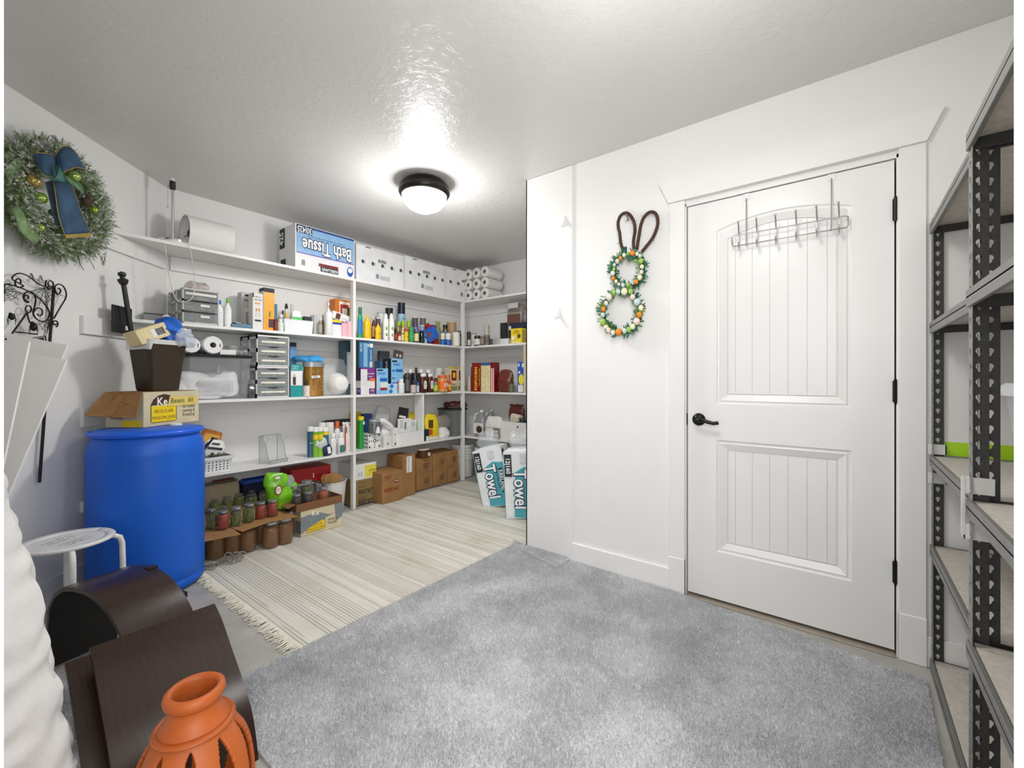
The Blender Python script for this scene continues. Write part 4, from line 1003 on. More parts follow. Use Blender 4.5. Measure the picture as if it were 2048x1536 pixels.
for i, (a_, b_) in enumerate(((535, 577), (584, 626), (646, 692))):
    vessel(B4, a_, b_, 1040-2*i, .12, 'shaker', M('b9a63a', .4), LIME, 'lime-capped spice jar, %s of three behind the dark sauces' % ('left', 'middle', 'right')[i], name='spice_jar', cat='jar', band=M('d8cf8c', .5))
vessel(B4, 502, 524, 1025, .05, 'long', M('2a1712', .15), M('1a1a1a', .4), 'slim dark sauce bottle with black cap left of its twin')
vessel(B4, 503, 548, 1125, .012, 'bottle', M('3b1a10', .2), M('20120d', .4), 'short dark brown sauce bottle at the shelf edge', band=M('8f2a1c', .5))
vessel(B4, 550, 580, 1085, .04, 'long', M('17130f', .15), M('101010', .4), 'slim black soy sauce bottle', band=M('7b2119', .5))
vessel(B4, 543, 582, 1182, .008, 'shaker', M('c43420', .4), M('b02a1c', .4), 'tiny red shaker in front of the soy sauce', name='shaker', cat='shaker', band=M('e4cfa8', .5))
vessel(B4, 582, 614, 1150, .05, 'shaker', M('3f8a3f', .4), M('d8c9a0', .4), 'small green shaker behind the red-capped yellow one', name='shaker', cat='shaker', band=M('d9dfb0', .5))
vessel(B4, 616, 664, 1125, .02, 'shaker', M('e8b81c', .4), M('c12a20', .4), 'yellow seasoning shaker with red cap', name='shaker', cat='shaker', band=M('f0c21f', .5), txt=[('Spice', .4, .6, INKB)])
vessel(B4, 666, 725, 1104, .02, 'shaker', M('2f8a48', .4), M('2ea04f', .4), 'green parsley shaker with green cap', name='shaker', cat='shaker', band=M('38a558', .5), txt=[('Parsley', .36, .5, INKW)])
vessel(B4, 726, 766, 1055, .05, 'shaker', M('8d7fae', .4), M('5b3a78', .4), 'jar with violet cap behind the black pepper shaker', name='spice_jar', cat='jar', band=M('c9c3d6', .5))
vessel(B4, 728, 784, 1130, .02, 'shaker', M('2c2a3a', .4), M('6b5a9a', .4), 'purple and black seasoning shaker', name='shaker', cat='shaker', band=M('d8cf9c', .5))
vessel(B4, 786, 845, 1146, .018, 'jar', M('17130f', .12), M('1a1a1a', .4), 'black molasses jar before the blue foil bag', name='jar', cat='jar')
vessel(B4, 705, 772, 988, .24, 'can', M('e6e4e0', .4), None, 'white and black tin, left of two at the back', name='tin', cat='tin', band=M('5b5a58', .5))
vessel(B4, 796, 864, 990, .24, 'can', M('e2e0dc', .4), None, 'white and black tin, right of two at the back', name='tin', cat='tin', band=M('6f6c6a', .5))
vessel(B4, 790, 850, 1085, .13, 'can', M('dcd9d2', .4), None, 'small can with blue and red label behind the molasses', name='can', cat='can', band=M('8aa0c8', .5))
carton(B4, 866, 905, 1030, .22, .05, M('e6e2dc', .5), 'little white carton with red tag at the back of the shelf', panels=[('F', .1, .9, .5, .9, M('a92a2a', .5))])
carton(B4, 895, 985, 1080, .14, .06, M('b3202a', .45), 'red tea carton behind the blue foil bag', panels=[('F', 0, 1, 0, .35, M('d5766f', .5))])
bag(B4, 985, 1045, 1040, .20, .05, M('9ab07a', .4, var=.4, scale=40), 'green and white snack packet leaning at the back', name='packet', cat='packet', amp=.006)
carton(B4, 846, 876, 1165, .05, .05, M('dfe4e8', .5), 'slim white and teal box between molasses and blue bag', panels=[('F', 0, .5, 0, 1, M('4f9aa0', .5))])
bag(B4, 895, 1040, 1150, .02, .055, M('1f63c9', .28, var=.12), 'crumpled blue foil snack bag tipped over', name='foil_bag', cat='bag', tilt=-.55, amp=.012, panels=[('F', .05, .4, .3, .8, M('8a4a2c', .4))])
carton(B4, 960, 1010, 1230, .075, .05, M('a8251f', .5), 'small dark red box under the blue foil bag')
for i, (a_, b_) in enumerate(((1030, 1080), (1086, 1150))):
    vessel(B4, a_, b_, 1166, .02+.015*(1-i), 'can', M('2465b8', .4), None, ('blue and white baking powder can, left one', 'blue and white baking powder can, right one')[i], name='can', cat='can')
    t = [q for q in COL.objects if q.name.startswith('can') and not q.parent and q.name.split('.')[0] == 'can'][-1]; Rr = max(v.co.x for v in t.children[0].data.vertices); Hq = max(v.co.z for v in t.children[0].data.vertices)
    part('paper_label', MB().lathe([(Rr*1.02, Hq*.45), (Rr*1.02, Hq*.93)], 20), M('e6ddd0', .5, var=.3), t)
vessel(B4, 1052, 1118, 1082, .15, 'jar', M('5d5a3c', .2), BLK, 'dark jar with black lid behind the baking powder cans', name='jar', cat='jar', band=M('8fa8c0', .5))
vessel(B4, 1100, 1210, 1045, .18, 'can', M('cfc0a4', .4), None, 'wide tan and maroon tin at the back', name='tin', cat='tin', band=M('b9986e', .5))
vessel(B4, 1162, 1250, 1166, .02, 'can', M('e2dfd2', .4), None, 'off-white can with yellow side stripe near the corner', name='can', cat='can', band=M('e9e6da', .5))
vessel(B4, 1216, 1284, 1152, .06, 'jar', M('232420', .15), M('1b1b1b', .4), 'dark green glass jar right in the shelf corner', name='jar', cat='jar', band=M('5c6a4a', .5))
# far part
for (a_, b_, yt, ins, kd, c_, cm_, bd, lb, nm, ct) in (
    (1330, 1374, 1160, .05, 'shaker', '1a1a1a', '222222', '55524e', 'black pepper grinder just right of the corner post', 'shaker', 'shaker'),
    (1338, 1372, 1215, .012, 'shaker', '2a2a2a', '1b1b1b', 'c9c6c0', 'small black spice jar in front of the grinder', 'spice_jar', 'jar'),
    (1380, 1440, 1180, .09, 'can', '7d6a66', None, 'd5d0c8', 'maroon and white can behind the spices on the far shelf', 'can', 'can'),
    (1414, 1484, 1205, .015, 'shaker', '201f1f', '2a2a2a', 'dcdad6', 'round black and white spice jar on the far shelf', 'spice_jar', 'jar'),
    (1486, 1528, 1190, .08, 'jar', '8c6a64', 'b9b3ac', 'a98f8a', 'dusky pink jar behind the stacked tins', 'jar', 'jar'),
    (1528, 1592, 1200, .03, 'can', '8c8276', None, '6b645b', 'lower of two stacked grey brown tins on the far shelf', 'tin', 'tin'),
    (1586, 1622, 1240, .09, 'can', '6e655a', None, '5a524a', 'dull brown tin tucked beside the stacked tins', 'tin', 'tin')):
    vessel(B4F, a_, b_, yt, ins, kd, M(c_, .35), M(cm_, .4) if cm_ else None, lb, name=nm, cat=ct, band=M(bd, .5, var=.3, scale=60))
zt_ = hz(B4F.py(1200), B4F.at(1560, .03)[1])
vessel(B4F, 1526, 1586, 1086, .032, 'can', M('a39a8c', .35), None, 'upper of two stacked grey brown tins on the far shelf', name='tin', cat='tin', band=M('bdb4a6', .5), z0=zt_+.001)
carton(B4F, 1708, 1778, 1056, .10, .03, M('2b2b2d', .35), 'dark upright tray behind the pale dish on the far shelf', name='tray', cat='tray')
openbin(B4F, 1696, 1800, 1236, .02, .075, M('dcdcda', .3), 'small pale plastic dish on the far shelf', name='dish', cat='dish', taper=.85)
carton(B4F, 1800, 2034, 1056, .12, .16, M('222a44', .45), 'large dark navy carton behind the yellow one on the far shelf', panels=[('F', .04, .14, .7, .88, WHM)])
zt_ = hz(B4F.py(1056), B4F.at(1900, .12)[1])
bag(B4F, 1765, 1960, 818, .13, .14, M('8f8580', .25, var=.15), 'clear zip bag of brown cocoa mix lying on the navy carton', z0=zt_+.001, panels=[('F', .1, .9, .02, .42, M('6b4636', .5)), ('F', .15, .8, .7, .95, M('c9c7c4', .4))], texts=[('F', 'Go Top Ramen', .5, .58, .12, INKB, .7)], amp=.006, pin=.5, crimp=False)
bag(B4F, 1960, 2028, 850, .12, .12, M('b5b2b0', .2, alpha=.5, var=.3), 'see-through plastic bag beside the cocoa bag', z0=zt_+.001, amp=.015)
t = carton(B4F, 1830, 1952, 1120, .02, .085, M('f0d21a', .45), 'bright yellow sugar packet carton on the far shelf', panels=[('F', .62, .9, .35, .6, M('4a3a5a', .5)), ('F', .08, .35, .25, .5, M('f3f0df', .5)), ('F', .05, .9, .05, .12, WHM), ('R', .1, .9, .1, .9, M('b5a03a', .5))], texts=[('F', 'Sugar', .55, .83, .14, INKB, .5), ('F', 'Cookie Mix', .5, .70, .10, INKR, .7)])
# ================================================================== third shelf, left part
# clear tote
loc, W, Hh = frame(C5, 120, 905, 372, .012, .30)
loc.x += .01; W -= .03
t = thing('storage_tote', 'large clear plastic tote with black lid full of white papers on the third shelf', 'storage box', loc)
a, b = W/2, .15
part('body', rloft([(a*.90, b*.9, .02, 0), (a*.97, b*.97, .03, Hh-.01), (a*.97-.003, b*.97-.003, .03, Hh-.01), (a*.90-.003, b*.9-.003, .02, .003)]), M('e3e6e8', .12, alpha=.12, var=.02), t, 40)
part('lid', rloft([(a*.98, b*.99, .03, Hh-.02), (a, b, .03, Hh-.018), (a+.004, b+.003, .03, Hh-.004), (a-.004, b-.004, .03, Hh)]).box(-a+.03, a-.03, -b+.02, b-.02, Hh-.006, Hh-.001), M('202123', .35), t, 40)
for i, (x, y, z, w_, d_, h_, r_z, c_) in enumerate(((-.10, -.03, .006, .30, .16, .13, .1, 'ececec'), (.05, .03, .01, .25, .14, .19, -.3, 'f2f2f2'), (-.02, -.10, .03, .22, .01, .12, .1, 'e6e6e8'), (-.13, .0, .12, .20, .12, .07, .3, 'f4f4f4'), (.04, -.02, .17, .10, .02, .07, .6, 'a9aaac'))):
    o = part('paper_bundle', MB().gbox(w_, d_, h_, (6, 4, 6), lump(.012, 14, i, 4, .2, False)), M(c_, .6, var=.04), t, 60); o.location = (x, y, z); o.rotation_euler = (0, r_z*.4, r_z)
mb = MB()
for i in range(22): mb.box(-.12+i*.0095, -.1165+i*.0095, -.1215, -.1208, .05, .13)
part('printed_lines', mb, M('b9babd', .6), t, None)
zl = S3+Hh+.001
for i, (X, r) in enumerate(((215, 108), (448, 116))):
    a_, s = C5.at(X, .05); rr = r/5.389*s/F/math.sqrt(1+((C5.px(X)-1024)/F)**2)*1.02
    t = thing('paper_towel_roll', ('left', 'right')[i]+' plastic-wrapped paper towel roll lying end-on on the black tote lid', 'paper roll', (a_, YF+.02, zl+rr), rot=(-PI/2, 0, 0), group='paper towel rolls on the tote')
    part('paper', MB().lathe([(.019, 0), (rr*.9, -.002), (rr, .006), (rr, .235), (rr*.9, .24), (.019, .24), (.019, 0)], 12, cap=False), M('eeeeee', .3, var=.03, bump=.6, scale=40), t, 35)
    part('core', MB().lathe([(.019, .0), (.019, .235), (.017, .235), (.017, .0)], 16, cap=False), M('a8a29a', .8), t, 50)
    part('printed_text', MB().box(rr*.62, rr*.7, -.012, .012, -.0026, -.002), INKB, t, None)
carton(C5, 540, 712, 322, .03, .09, WHM, 'flat white carton on the tote lid between roll and foil bag', z0=zl)
bag(C5, 640, 880, 285, .12, .10, M('c9cbcd', .15, metal=.3, alpha=.7, var=.4, scale=30), 'clear bag of dark beads on the tote lid beside the drawers', z0=zl, amp=.02, pin=.6)
# drawer tower
def tower(X0, X1, Yt, n, label, z0, Hh=None):
    loc, W, H1 = frame(C5, X0, X1, Yt, .01, .29, z0)
    if Hh: H1 = Hh
    D = .29; t = thing('drawer_tower', label, 'drawer unit', loc); MWv = M('e2e3e3', .35, var=.02)
    mb = MB().box(-W/2, W/2, -D/2, D/2, 0, .010, .002).box(-W/2, W/2, -D/2, D/2, H1-.012, H1, .002).box(W/2-.006, W/2, -D/2, D/2, 0, H1).box(-W/2, W/2, D/2-.005, D/2, 0, H1)
    for yy, w_ in ((-D/2, .02), (-D/2+.13, .03), (D/2-.03, .03)): mb.box(-W/2, -W/2+.006, yy, yy+w_, 0, H1)
    for z in (0, H1*.45, H1-.03): mb.box(-W/2, -W/2+.0058, -D/2, D/2, z, z+.03)
    part('housing', mb, MWv, t)
    dh = (H1-.022)/n; rg = random.Random(n+int(X0))
    for i in range(n):
        z = .011+i*dh; hh = dh-.003
        pts = [(-W/2+.008, z), (W/2-.008, z), (W/2-.008, z+hh)]+[(W*.18*math.cos(q), z+hh-.011*math.sin(q)) for q in np.linspace(0, PI, 8)]+[(-W/2+.008, z+hh)]
        d = part('drawer', MB().prism([(x, -D/2+.002, zz) for x, zz in pts], (0, .003, 0)).box(-W/2+.009, W/2-.009, -D/2+.005, D/2-.01, z, z+.002), M('c9d0d1', .12, alpha=.22), t, None)
        o = part('label_strip', MB().box(-W*.36, W*.38, -D/2-.0006, -D/2+.002, z+hh*.38, z+hh*.38+.014), M('e9e5d3', .6), d, None)
        mb = MB()
        for k in range(9): mb.ball((rg.uniform(-W*.36, W*.36), -D/2+.03+rg.random()*.10, z+.010+rg.random()*.01), rg.uniform(.008, .017), 7, 5, (1.6, 1, .7))
        part('contents', mb, M(rg.choice(['5f6f7d', '6d8a6a', 'a09a84', '8a5f55', 'c9c6bd', '4b6f97']), .6, var=.7, scale=40), d, 60, 'stuff')
    return H1
h_tot = hz(C5.py(168), C5.at(1100, .01)[1])-S3-.003
h1 = tower(930, 1282, 168, 3, 'lower white three-drawer tower unit with labelled clear drawers', S3+.0005, h_tot/2)
tower(936, 1284, 168, 3, 'upper white three-drawer tower unit stacked directly below the second shelf', S3+h_tot/2+.002, h_tot/2)
bag(C5, 852, 925, 690, .006, .03, M('5a5e66', .2, alpha=.7, var=.3), 'clear bag with dark contents squeezed between tote and drawers', amp=.01, z0=S3+.001)
carton(C5, 1294, 1362, 242, .16, .04, M('6f9fc9', .4, var=.2), 'tall pale blue carton with black top behind the teal one', panels=[('F', 0, 1, .92, 1, INKB)])
TEAL = M('1f9a9a', .45)
carton(C5, 1302, 1428, 478, .012, .06, M('e9eceb', .5), 'teal and white first-aid brace carton with a figure on it', panels=[('F', 0, 1, 0, .35, TEAL), ('F', 0, 1, .80, 1, TEAL), ('L', 0, 1, 0, 1, M('7f8a92', .5)), ('F', .18, .42, .37, .62, M('4a3834', .5)), ('F', .23, .36, .60, .70, M('d8a98c', .5))], texts=[('F', 'Support', .38, .93, .06, INKW, .5), ('F', 'brace', .35, .86, .06, INKW, .4)])
t = vessel(C5, 1432, 1510, 708, .015, 'can', M('e7dcd2', .4, var=.2, scale=60), None, 'little floral cup with a dark green succulent before the gold tin', name='potted_plant', cat='plant')
Rr = max(v.co.x for v in t.children[0].data.vertices); Hq = max(v.co.z for v in t.children[0].data.vertices)
mb = MB()
for i in range(9): q = i*2.4; mb.tube([(0, 0, Hq*.9), (.007*math.cos(q), .007*math.sin(q), Hq+.02), ((.004+.01*(i % 3)/2)*math.cos(q), .012*math.sin(q), Hq+.035+.006*(i % 4))], .004, 5, rf=lambda u: 1-.8*u)
part('leaves', mb, M('23402c', .5), t, 60, 'stuff')
GOLD = M('9a6f28', .35, .3, var=.1)
t = vessel(C5, 1428, 1668, 458, .06, 'can', GOLD, None, 'large gold canister with white dots and hand-lettered tag', name='canister', cat='canister', oval=.75)
Rr = max(v.co.x for v in t.children[0].data.vertices); Hq = max(v.co.z for v in t.children[0].data.vertices)
part('lid', MB().lathe([(Rr*1.03, Hq*.86), (Rr*1.03, Hq*1.0), (Rr*.98, Hq*1.01), (.001, Hq*1.01)], 32, sy=.76), M('9fa4a8', .35, .4), t)
mb = MB(); rg = random.Random(2)
for i in range(34): q = rg.uniform(-PI, 0); z = rg.uniform(.06, .8)*Hq; mb.ball((Rr*math.cos(q), Rr*.75*math.sin(q), z), .0032, 6, 4)
part('painted_dots', mb, WHT, t, 60, 'stuff')
part('tag', MB().prism([(-.055, -Rr*.80, Hq*.60), (-.05, -Rr*.80, Hq*.52), (.015, -Rr*.80, Hq*.54), (.022, -Rr*.80, Hq*.58), (.012, -Rr*.80, Hq*.62)], (0, -.001, 0)), WHM, t, None)
text(t, 'LIFE', (-.02, -Rr*.80-.002, Hq*.59), .012, INKB, (PI/2, 0, 0)); text(t, 'MONEY', (-.02, -Rr*.80-.002, Hq*.555), .012, INKB, (PI/2, 0, 0))
bag(C5, 1362, 1690, 380, .05, .13, M('3c9bd6', .3, var=.5, scale=14), 'blue and white crisps bag lying on the gold canister', z0=S3+Hq*1.012+.0015, pin=.5, amp=.012)
a_, s = C5.at(1812, .07); rr = 150/5.389*s/F*.80
t = thing('bowl', 'white round bowl standing on edge inside clear plastic before the post', 'bowl', (a_, YF+.03, S3+rr+.002), rot=(PI/2+.0, 0, 0))
part('bowl_body', MB().lathe([(.001, .02), (rr*.5, .022), (rr*.62, .016), (rr*.9, -.02), (rr, -.055), (rr*.97, -.057), (rr*.86, -.02), (rr*.5, .014), (.001, .013)], 40), M('eae7e2', .4, var=.03), t, 60)
o = bag(C5, 1585, 1962, 392, .012, .125, M('e4e8ea', .08, alpha=.10), 'large crinkled clear plastic bag around the white bowl', amp=.014, fr=18, pin=.6, e=3)
bag(C5, 1568, 1660, 690, .02, .05, M('e2e0d8', .4, var=.1), 'white flower-shaped craft bag below the gold canister tag', amp=.01, pin=.3, crimp=False)
carton(C5, 1882, 1962, 230, .17, .10, M('3f5a66', .45), 'tall dark teal soap powder box behind the post', panels=[('F', .3, .8, .2, .8, M('c3c9c9', .5))])
# ================================================================== third shelf, right part
LB = M('83bce3', .45, var=.05)
def fz(z_, X0, X1, ins): return z_
t = carton(C6, 122, 284, 432, .02, .12, WHM, 'white and purple kitchen bags box marked 13', panels=[('F', .0, 1, .52, 1, M('7a2f86', .5)), ('F', .60, 1, .5, .6, M('ef7f2a', .5)), ('F', .0, .45, .35, .95, M('dcdcdc', .5)), ('F', .58, .98, .02, .23, M('6a3a86', .5)), ('L', 0, 1, .52, 1, M('46204e', .5)), ('L', .5, 1, 0, .25, M('6a3a86', .5))], texts=[('F', 'KITCHEN', .68, .78, .07, INKW, .5), ('F', 'bags', .66, .68, .06, INKW, .28), ('F', '13', .78, .15, .12, INKW, .2), ('L', '13', .75, .14, .11, INKW, .28)])
zt_ = hz(C6.py(432), C6.at(200, .02)[1])
carton(C6, 104, 266, 138, .02, .10, M('2f6f9d', .45, var=.1), 'tall blue food-storage box standing on the kitchen bags box', z0=zt_+.001, panels=[('F', .3, .58, .03, .95, M('7fb0cf', .5)), ('F', .74, .97, .8, .95, WHM), ('F', .58, .70, .82, .93, M('b9cfdd', .5)), ('F', .72, .92, .02, .25, M('cfc8c8', .5)), ('L', 0, 1, 0, 1, M('2f4a4a', .5))], texts=[('F', '|ECO', .13, .78, .16, INKW, .3), ('F', '|SANDWICH', .82, .5, .12, INKW, .42)])
t = carton(C6, 300, 434, 438, .02, .12, LB, 'pale blue freezer bags box with red left side', panels=[('L', 0, 1, 0, 1, M('a03030', .5)), ('F', .1, .55, .90, .96, INKB), ('F', .3, .92, .5, .62, M('1763b8', .5)), ('F', .32, .95, .2, .45, WHM), ('F', .32, .95, .15, .25, M('8f3326', .5)), ('F', .02, .28, .15, .7, M('a5d0ec', .5))], texts=[('F', 'FREEZER', .42, .80, .085, M('1763b8', .5), .62), ('L', '|GALLON SIZE', .5, .5, .2, INKW, .8)])
t = carton(C6, 468, 602, 328, .05, .13, LB, 'taller pale blue freezer bags box with black printed side', panels=[('L', 0, 1, 0, 1, INKB), ('F', .08, .5, .90, .95, INKB), ('F', .4, .98, .62, .7, M('1763b8', .5)), ('F', .1, .3, .63, .68, M('1763b8', .5)), ('F', .1, .3, .42, .46, M('1763b8', .5)), ('F', .1, .3, .28, .32, M('1763b8', .5)), ('F', .4, .85, .1, .33, M('b9342a', .5))], texts=[('F', 'FREEZER', .45, .83, .075, M('1763b8', .5), .6), ('L', '|FIVE GALLON PLUS', .5, .5, .3, INKW, .85)])
carton(C6, 345, 446, 355, .19, .09, M('3f6d92', .5), 'dark blue carton behind the two freezer bag boxes')
zt_ = hz(C6.py(355), C6.at(395, .19)[1])
carton(C6, 345, 452, 240, .21, .05, M('55585b', .5), 'upright grey cardboard lid on the dark blue carton', name='cardboard_sheet', cat='cardboard', z0=zt_+.001)
zt_ = hz(C6.py(328), C6.at(535, .05)[1])
carton(C6, 495, 600, 245, .10, .012, M('4a4540', .6), 'open brown-grey carton flap with two holes above the freezer box', name='cardboard_sheet', cat='cardboard', z0=zt_+.001, panels=[('F', .25, .45, .15, .55, M('b9b6b2', .6)), ('F', .6, .8, .15, .55, M('b9b6b2', .6))], tilt=.15)
carton(C6, 430, 540, 612, .006, .035, M('b5d8ee', .5), 'small light blue sample carton lying before the freezer boxes', panels=[('F', .2, .6, .55, .95, M('2a7ac0', .5), .0006, 'printed_panel', [(.5+.5*math.cos(a), .5+.5*math.sin(a)) for a in np.linspace(0, 2*PI, 14, endpoint=False)]), ('F', .1, .5, .05, .45, M('2a7ac0', .5), .0006, 'printed_panel', [(.5+.5*math.cos(a), .5+.5*math.sin(a)) for a in np.linspace(0, 2*PI, 14, endpoint=False)])])
vessel(C6, 546, 620, 556, .02, 'pill', WHT, WHT, 'white vitamin bottle beside the blue sample carton', band=M('dfe3e4', .5))
vessel(C6, 622, 680, 490, .03, 'shaker', M('2c2b2a', .3), M('3a3a3a', .3), 'tall dark pepper grinder bottle', name='shaker', cat='shaker', band=M('5a5a58', .5))
vessel(C6, 604, 650, 470, .14, 'jar', M('3a3f3a', .2), WHT, 'jar with white lid behind the vitamin bottle', name='jar', cat='jar')
for i, (a_, b_, yt, ins) in enumerate(((652, 722, 448, .16), (735, 770, 428, .24), (770, 840, 448, .17), (856, 925, 450, .17))):
    vessel(C6, a_, b_, yt, ins, 'jar', M(('23262b', '2a1a16', '2f2320', '2a2422')[i], .15), (WHT, M('3a2420', .4), WHT, WHT)[i], ('white-lidded dark jam jar at the back left', 'slim bottle with brown cap behind the jam jars', 'white-lidded jam jar behind the left syrup bottle', 'white-lidded jam jar behind the right syrup bottle')[i], name='jar', cat='jar', band=M('4a4a50', .5))
vessel(C6, 690, 786, 488, .08, 'jar', M('1f2026', .15), M('22242a', .4), 'wide dark berry preserve jar with dark lid', name='jar', cat='jar', band=M('2c3342', .5))
vessel(C6, 686, 752, 620, .012, 'can', M('3a3a3c', .35), None, 'short can of dark tuna at the third shelf edge', name='can', cat='can', band=M('c9b9b5', .5))
vessel(C6, 752, 790, 596, .02, 'shaker', M('4c7a3c', .4), M('35508a', .4), 'small green and blue jar left of the syrups', name='jar', cat='jar', band=M('b9c4d8', .5))
for i, (a_, b_) in enumerate(((790, 880), (876, 952))):
    t = vessel(C6, a_, b_, 496, .012+.012*i, 'jar', M('4a1f12', .12, var=.1), M('e6e2dc', .35), ('left', 'right')[i]+' brown sauce bottle with white cap and keystone label', name='sauce_bottle', oval=.7)
    Rr = max(v.co.x for v in t.children[0].data.vertices); Hq = max(v.co.z for v in t.children[0].data.vertices)
    part('paper_label', MB().prism([(Rr*x, -Rr*.74, Hq*z) for x, z in ((-.45, .22), (.45, .22), (.55, .5), (.4, .66), (0, .72), (-.4, .66), (-.55, .5))], (0, -.001, 0)), M('d8d6d2', .5), t, None)
    text(t, 'BBQ', (0, -Rr*.74-.0018, Hq*.5), .014, INKB, (PI/2, 0, 0))
vessel(C6, 946, 1002, 592, .012, 'jar', M('6f8a3c', .3), M('8a8c8c', .3), 'little jar of green relish', name='jar', cat='jar', band=M('b9c94a', .5))
vessel(C6, 956, 998, 515, .08, 'jar', M('5a1e16', .2), M('d0c9c4', .4), 'dark red jam jar behind the relish', name='jar', cat='jar', band=M('b02a24', .5))
t = vessel(C6, 990, 1114, 515, .012, 'jar', M('c9965f', .35), M('e8641a', .4), 'big peanut butter jar with orange lid', name='jar', cat='jar', band=M('ec6f1f', .5), txt=[('B', .42, 1.0, INKW)])
vessel(C6, 1112, 1154, 510, .02, 'long', M('c23a14', .2), M('b8301a', .4), 'hot sauce bottle with red cap', name='bottle', band=M('d9a02a', .5))
for i, (a_, b_) in enumerate(((962, 1062), (1070, 1165))):
    vessel(C6, a_, b_, 432+3*i, .18, 'can', M('e2e0dc', .4), None, ('left', 'right')[i]+' large white curry tin with dark script', name='tin', cat='tin', txt=[('Curry', .80, .7, INKB)])
for i, (a_, b_, lb) in enumerate(((1142, 1222, 'left'), (1226, 1318, 'right'))):
    carton(C6, a_, b_, 448, .02+.04*i, .08, M('d9c9a4', .5), '%s tan soup mix carton with dark red square and yellow top' % lb, panels=[('F', .15, .85, .5, .95, M('7a1f1a', .5)), ('F', .35, .7, .62, .85, M('f0c21f', .5)), ('F', .05, .95, .02, .25, M('7d8262', .5)), ('F', 0, 1, .0, .04, WHM)], texts=[('F', 'Flakes', .5, .33, .08, INKB, .6)])
    zt_ = hz(C6.py(448), C6.at((a_+b_)/2, .02+.04*i)[1])
    part('top_flap', MB().prism([(-.03, -.03, zt_-S3), (.03, -.03, zt_-S3), (.03, .03, zt_-S3+.035), (-.03, .03, zt_-S3+.035)], (0, .002, 0)), M('e8d23a', .5), [q for q in COL.objects if q.name.startswith('carton') and not q.parent][-1], None)
# far part, third shelf
vessel(C6F, 1338, 1378, 520, .05, 'jar', M('c9b9a4', .4), M('b9b4ac', .4), 'cream candle jar just right of the corner post', name='jar', cat='jar')
carton(C6F, 1374, 1384, 420, .12, .09, M('8a3a2a', .5), 'thin dark red packet against the popcorn box')
t = carton(C6F, 1388, 1640, 372, .03, .09, M('7a1210', .45), 'tall dark red popcorn box with yellow lettering', panels=[('F', .0, .42, .0, 1, M('8c1512', .5)), ('F', .42, .84, .0, 1, M('ead9a4', .5, var=.35, scale=120)), ('F', .84, 1, 0, .8, M('c23a34', .5)), ('F', .88, .92, 0, .8, INKW), ('F', .96, .99, 0, .8, INKW), ('F', .42, .84, .9, 1, M('3f5f9a', .5))], texts=[('F', '|*POPCORN', .20, .45, .17, M('f4cf3a', .5), .80), ('F', '|MICROWAVE', .36, .5, .07, M('f4cf3a', .5), .6)])
bag(C6F, 1655, 1815, 448, .03, .09, M('6b3226', .3, var=.45, scale=140), 'clear bag of reddish brown beans slumped beside the popcorn', tilt=.08, amp=.008, pin=.6, panels=[('F', .3, .72, .50, .60, M('8a2a22', .5))])
vessel(C6F, 1806, 1868, 606, .06, 'can', M('4c4f38', .35), None, 'small dark green can behind the bean bag', name='can', cat='can', band=M('6a6c48', .5))
bag(C6F, 1690, 1790, 440, .14, .06, M('3f3230', .3), 'dark brown snack pouch behind the bag of beans', name='pouch', cat='pouch', pin=.6, amp=.006)
carton(C6F, 1905, 1985, 362, .02, .035, M('2a55b5', .45), 'tall slim blue carton with yellow oval beside the pine stud', panels=[('F', .15, .9, .25, .6, M('e3d634', .5), .0006, 'printed_panel', [(.5+.5*math.cos(a), .5+.5*math.sin(a)) for a in np.linspace(0, 2*PI, 18, endpoint=False)]), ('F', .1, .8, .02, .25, WHM), ('F', .1, .3, .85, .95, WHM), ('F', .65, .95, .82, .95, WHM), ('F', .15, .4, .62, .7, WHM)])
# ================================================================== fourth shelf, left part
g0 = gp(D7.px(480), D7.py(985), S4); g1 = gp(D7.px(20), D7.py(1048), S4)
Wb = .30; t = thing('perforated_basket', 'white perforated plastic basket holding odds and ends behind the blue drum', 'basket', (g0.x-Wb/2+.0, YF+.012+.10, S4+.0005))
hb = .105; a, b = Wb/2, .10
part('body', rloft([(a*.92, b*.9, .03, 0), (a*.92, b*.9, .03, .003), (a, b, .035, hb-.02)]), M('e6e7e8', .35, var=.02), t, 40)
mb = rloft([(a-.002, b-.002, .035, hb-.022), (a+.012, b+.010, .04, hb-.02), (a+.014, b+.012, .04, hb-.004), (a-.004, b-.004, .03, hb), (a*.9, b*.88, .03, .01)], close=False)
part('rim', mb, M('e6e7e8', .35, var=.02), t, 40)
mb = MB()
for i in range(11):
    for j in range(4):
        z = .016+j*.0175; k = .92+.08*z/(hb-.02); mb.lathe([(.0042, 0), (.0042, .0012)], 8, (0, 0, 0)); n8 = 16
        x = -a*.75+i*a*.15
        mb.v[-n8:] = [(v[0]+x, -b*(.9+.1*z/(hb-.02))-.0010-v[2]*.6, v[1]+z) for v in mb.v[-n8:]]
part('hole', mb, M('141414', .9), t, None, 'stuff')
bz0 = S4+.012
def loose(name, label, cat, mbx, mat, loc, rot, smooth=35):
    t = thing(name, label, cat, loc, rot=rot); part('body', mbx, mat, t, smooth); return t
bx_ = g0.x-Wb/2; by_ = YF+.112
t = loose('packet', 'orange and black packet leaning back in the white perforated basket', 'packet', MB().box(-.065, .065, -.012, .012, 0, .20, .008), M('c0701e', .4, var=.2), (bx_+.02, by_+.065, bz0+.075), (math.radians(-14), math.radians(22), 0))
part('printed_panel', MB().box(-.045, .05, -.0128, -.012, .06, .17), M('e0a63a', .5), t, None); part('printed_panel', MB().box(.0, .045, -.0136, -.012, .10, .15), M('3b3f46', .5), t, None)
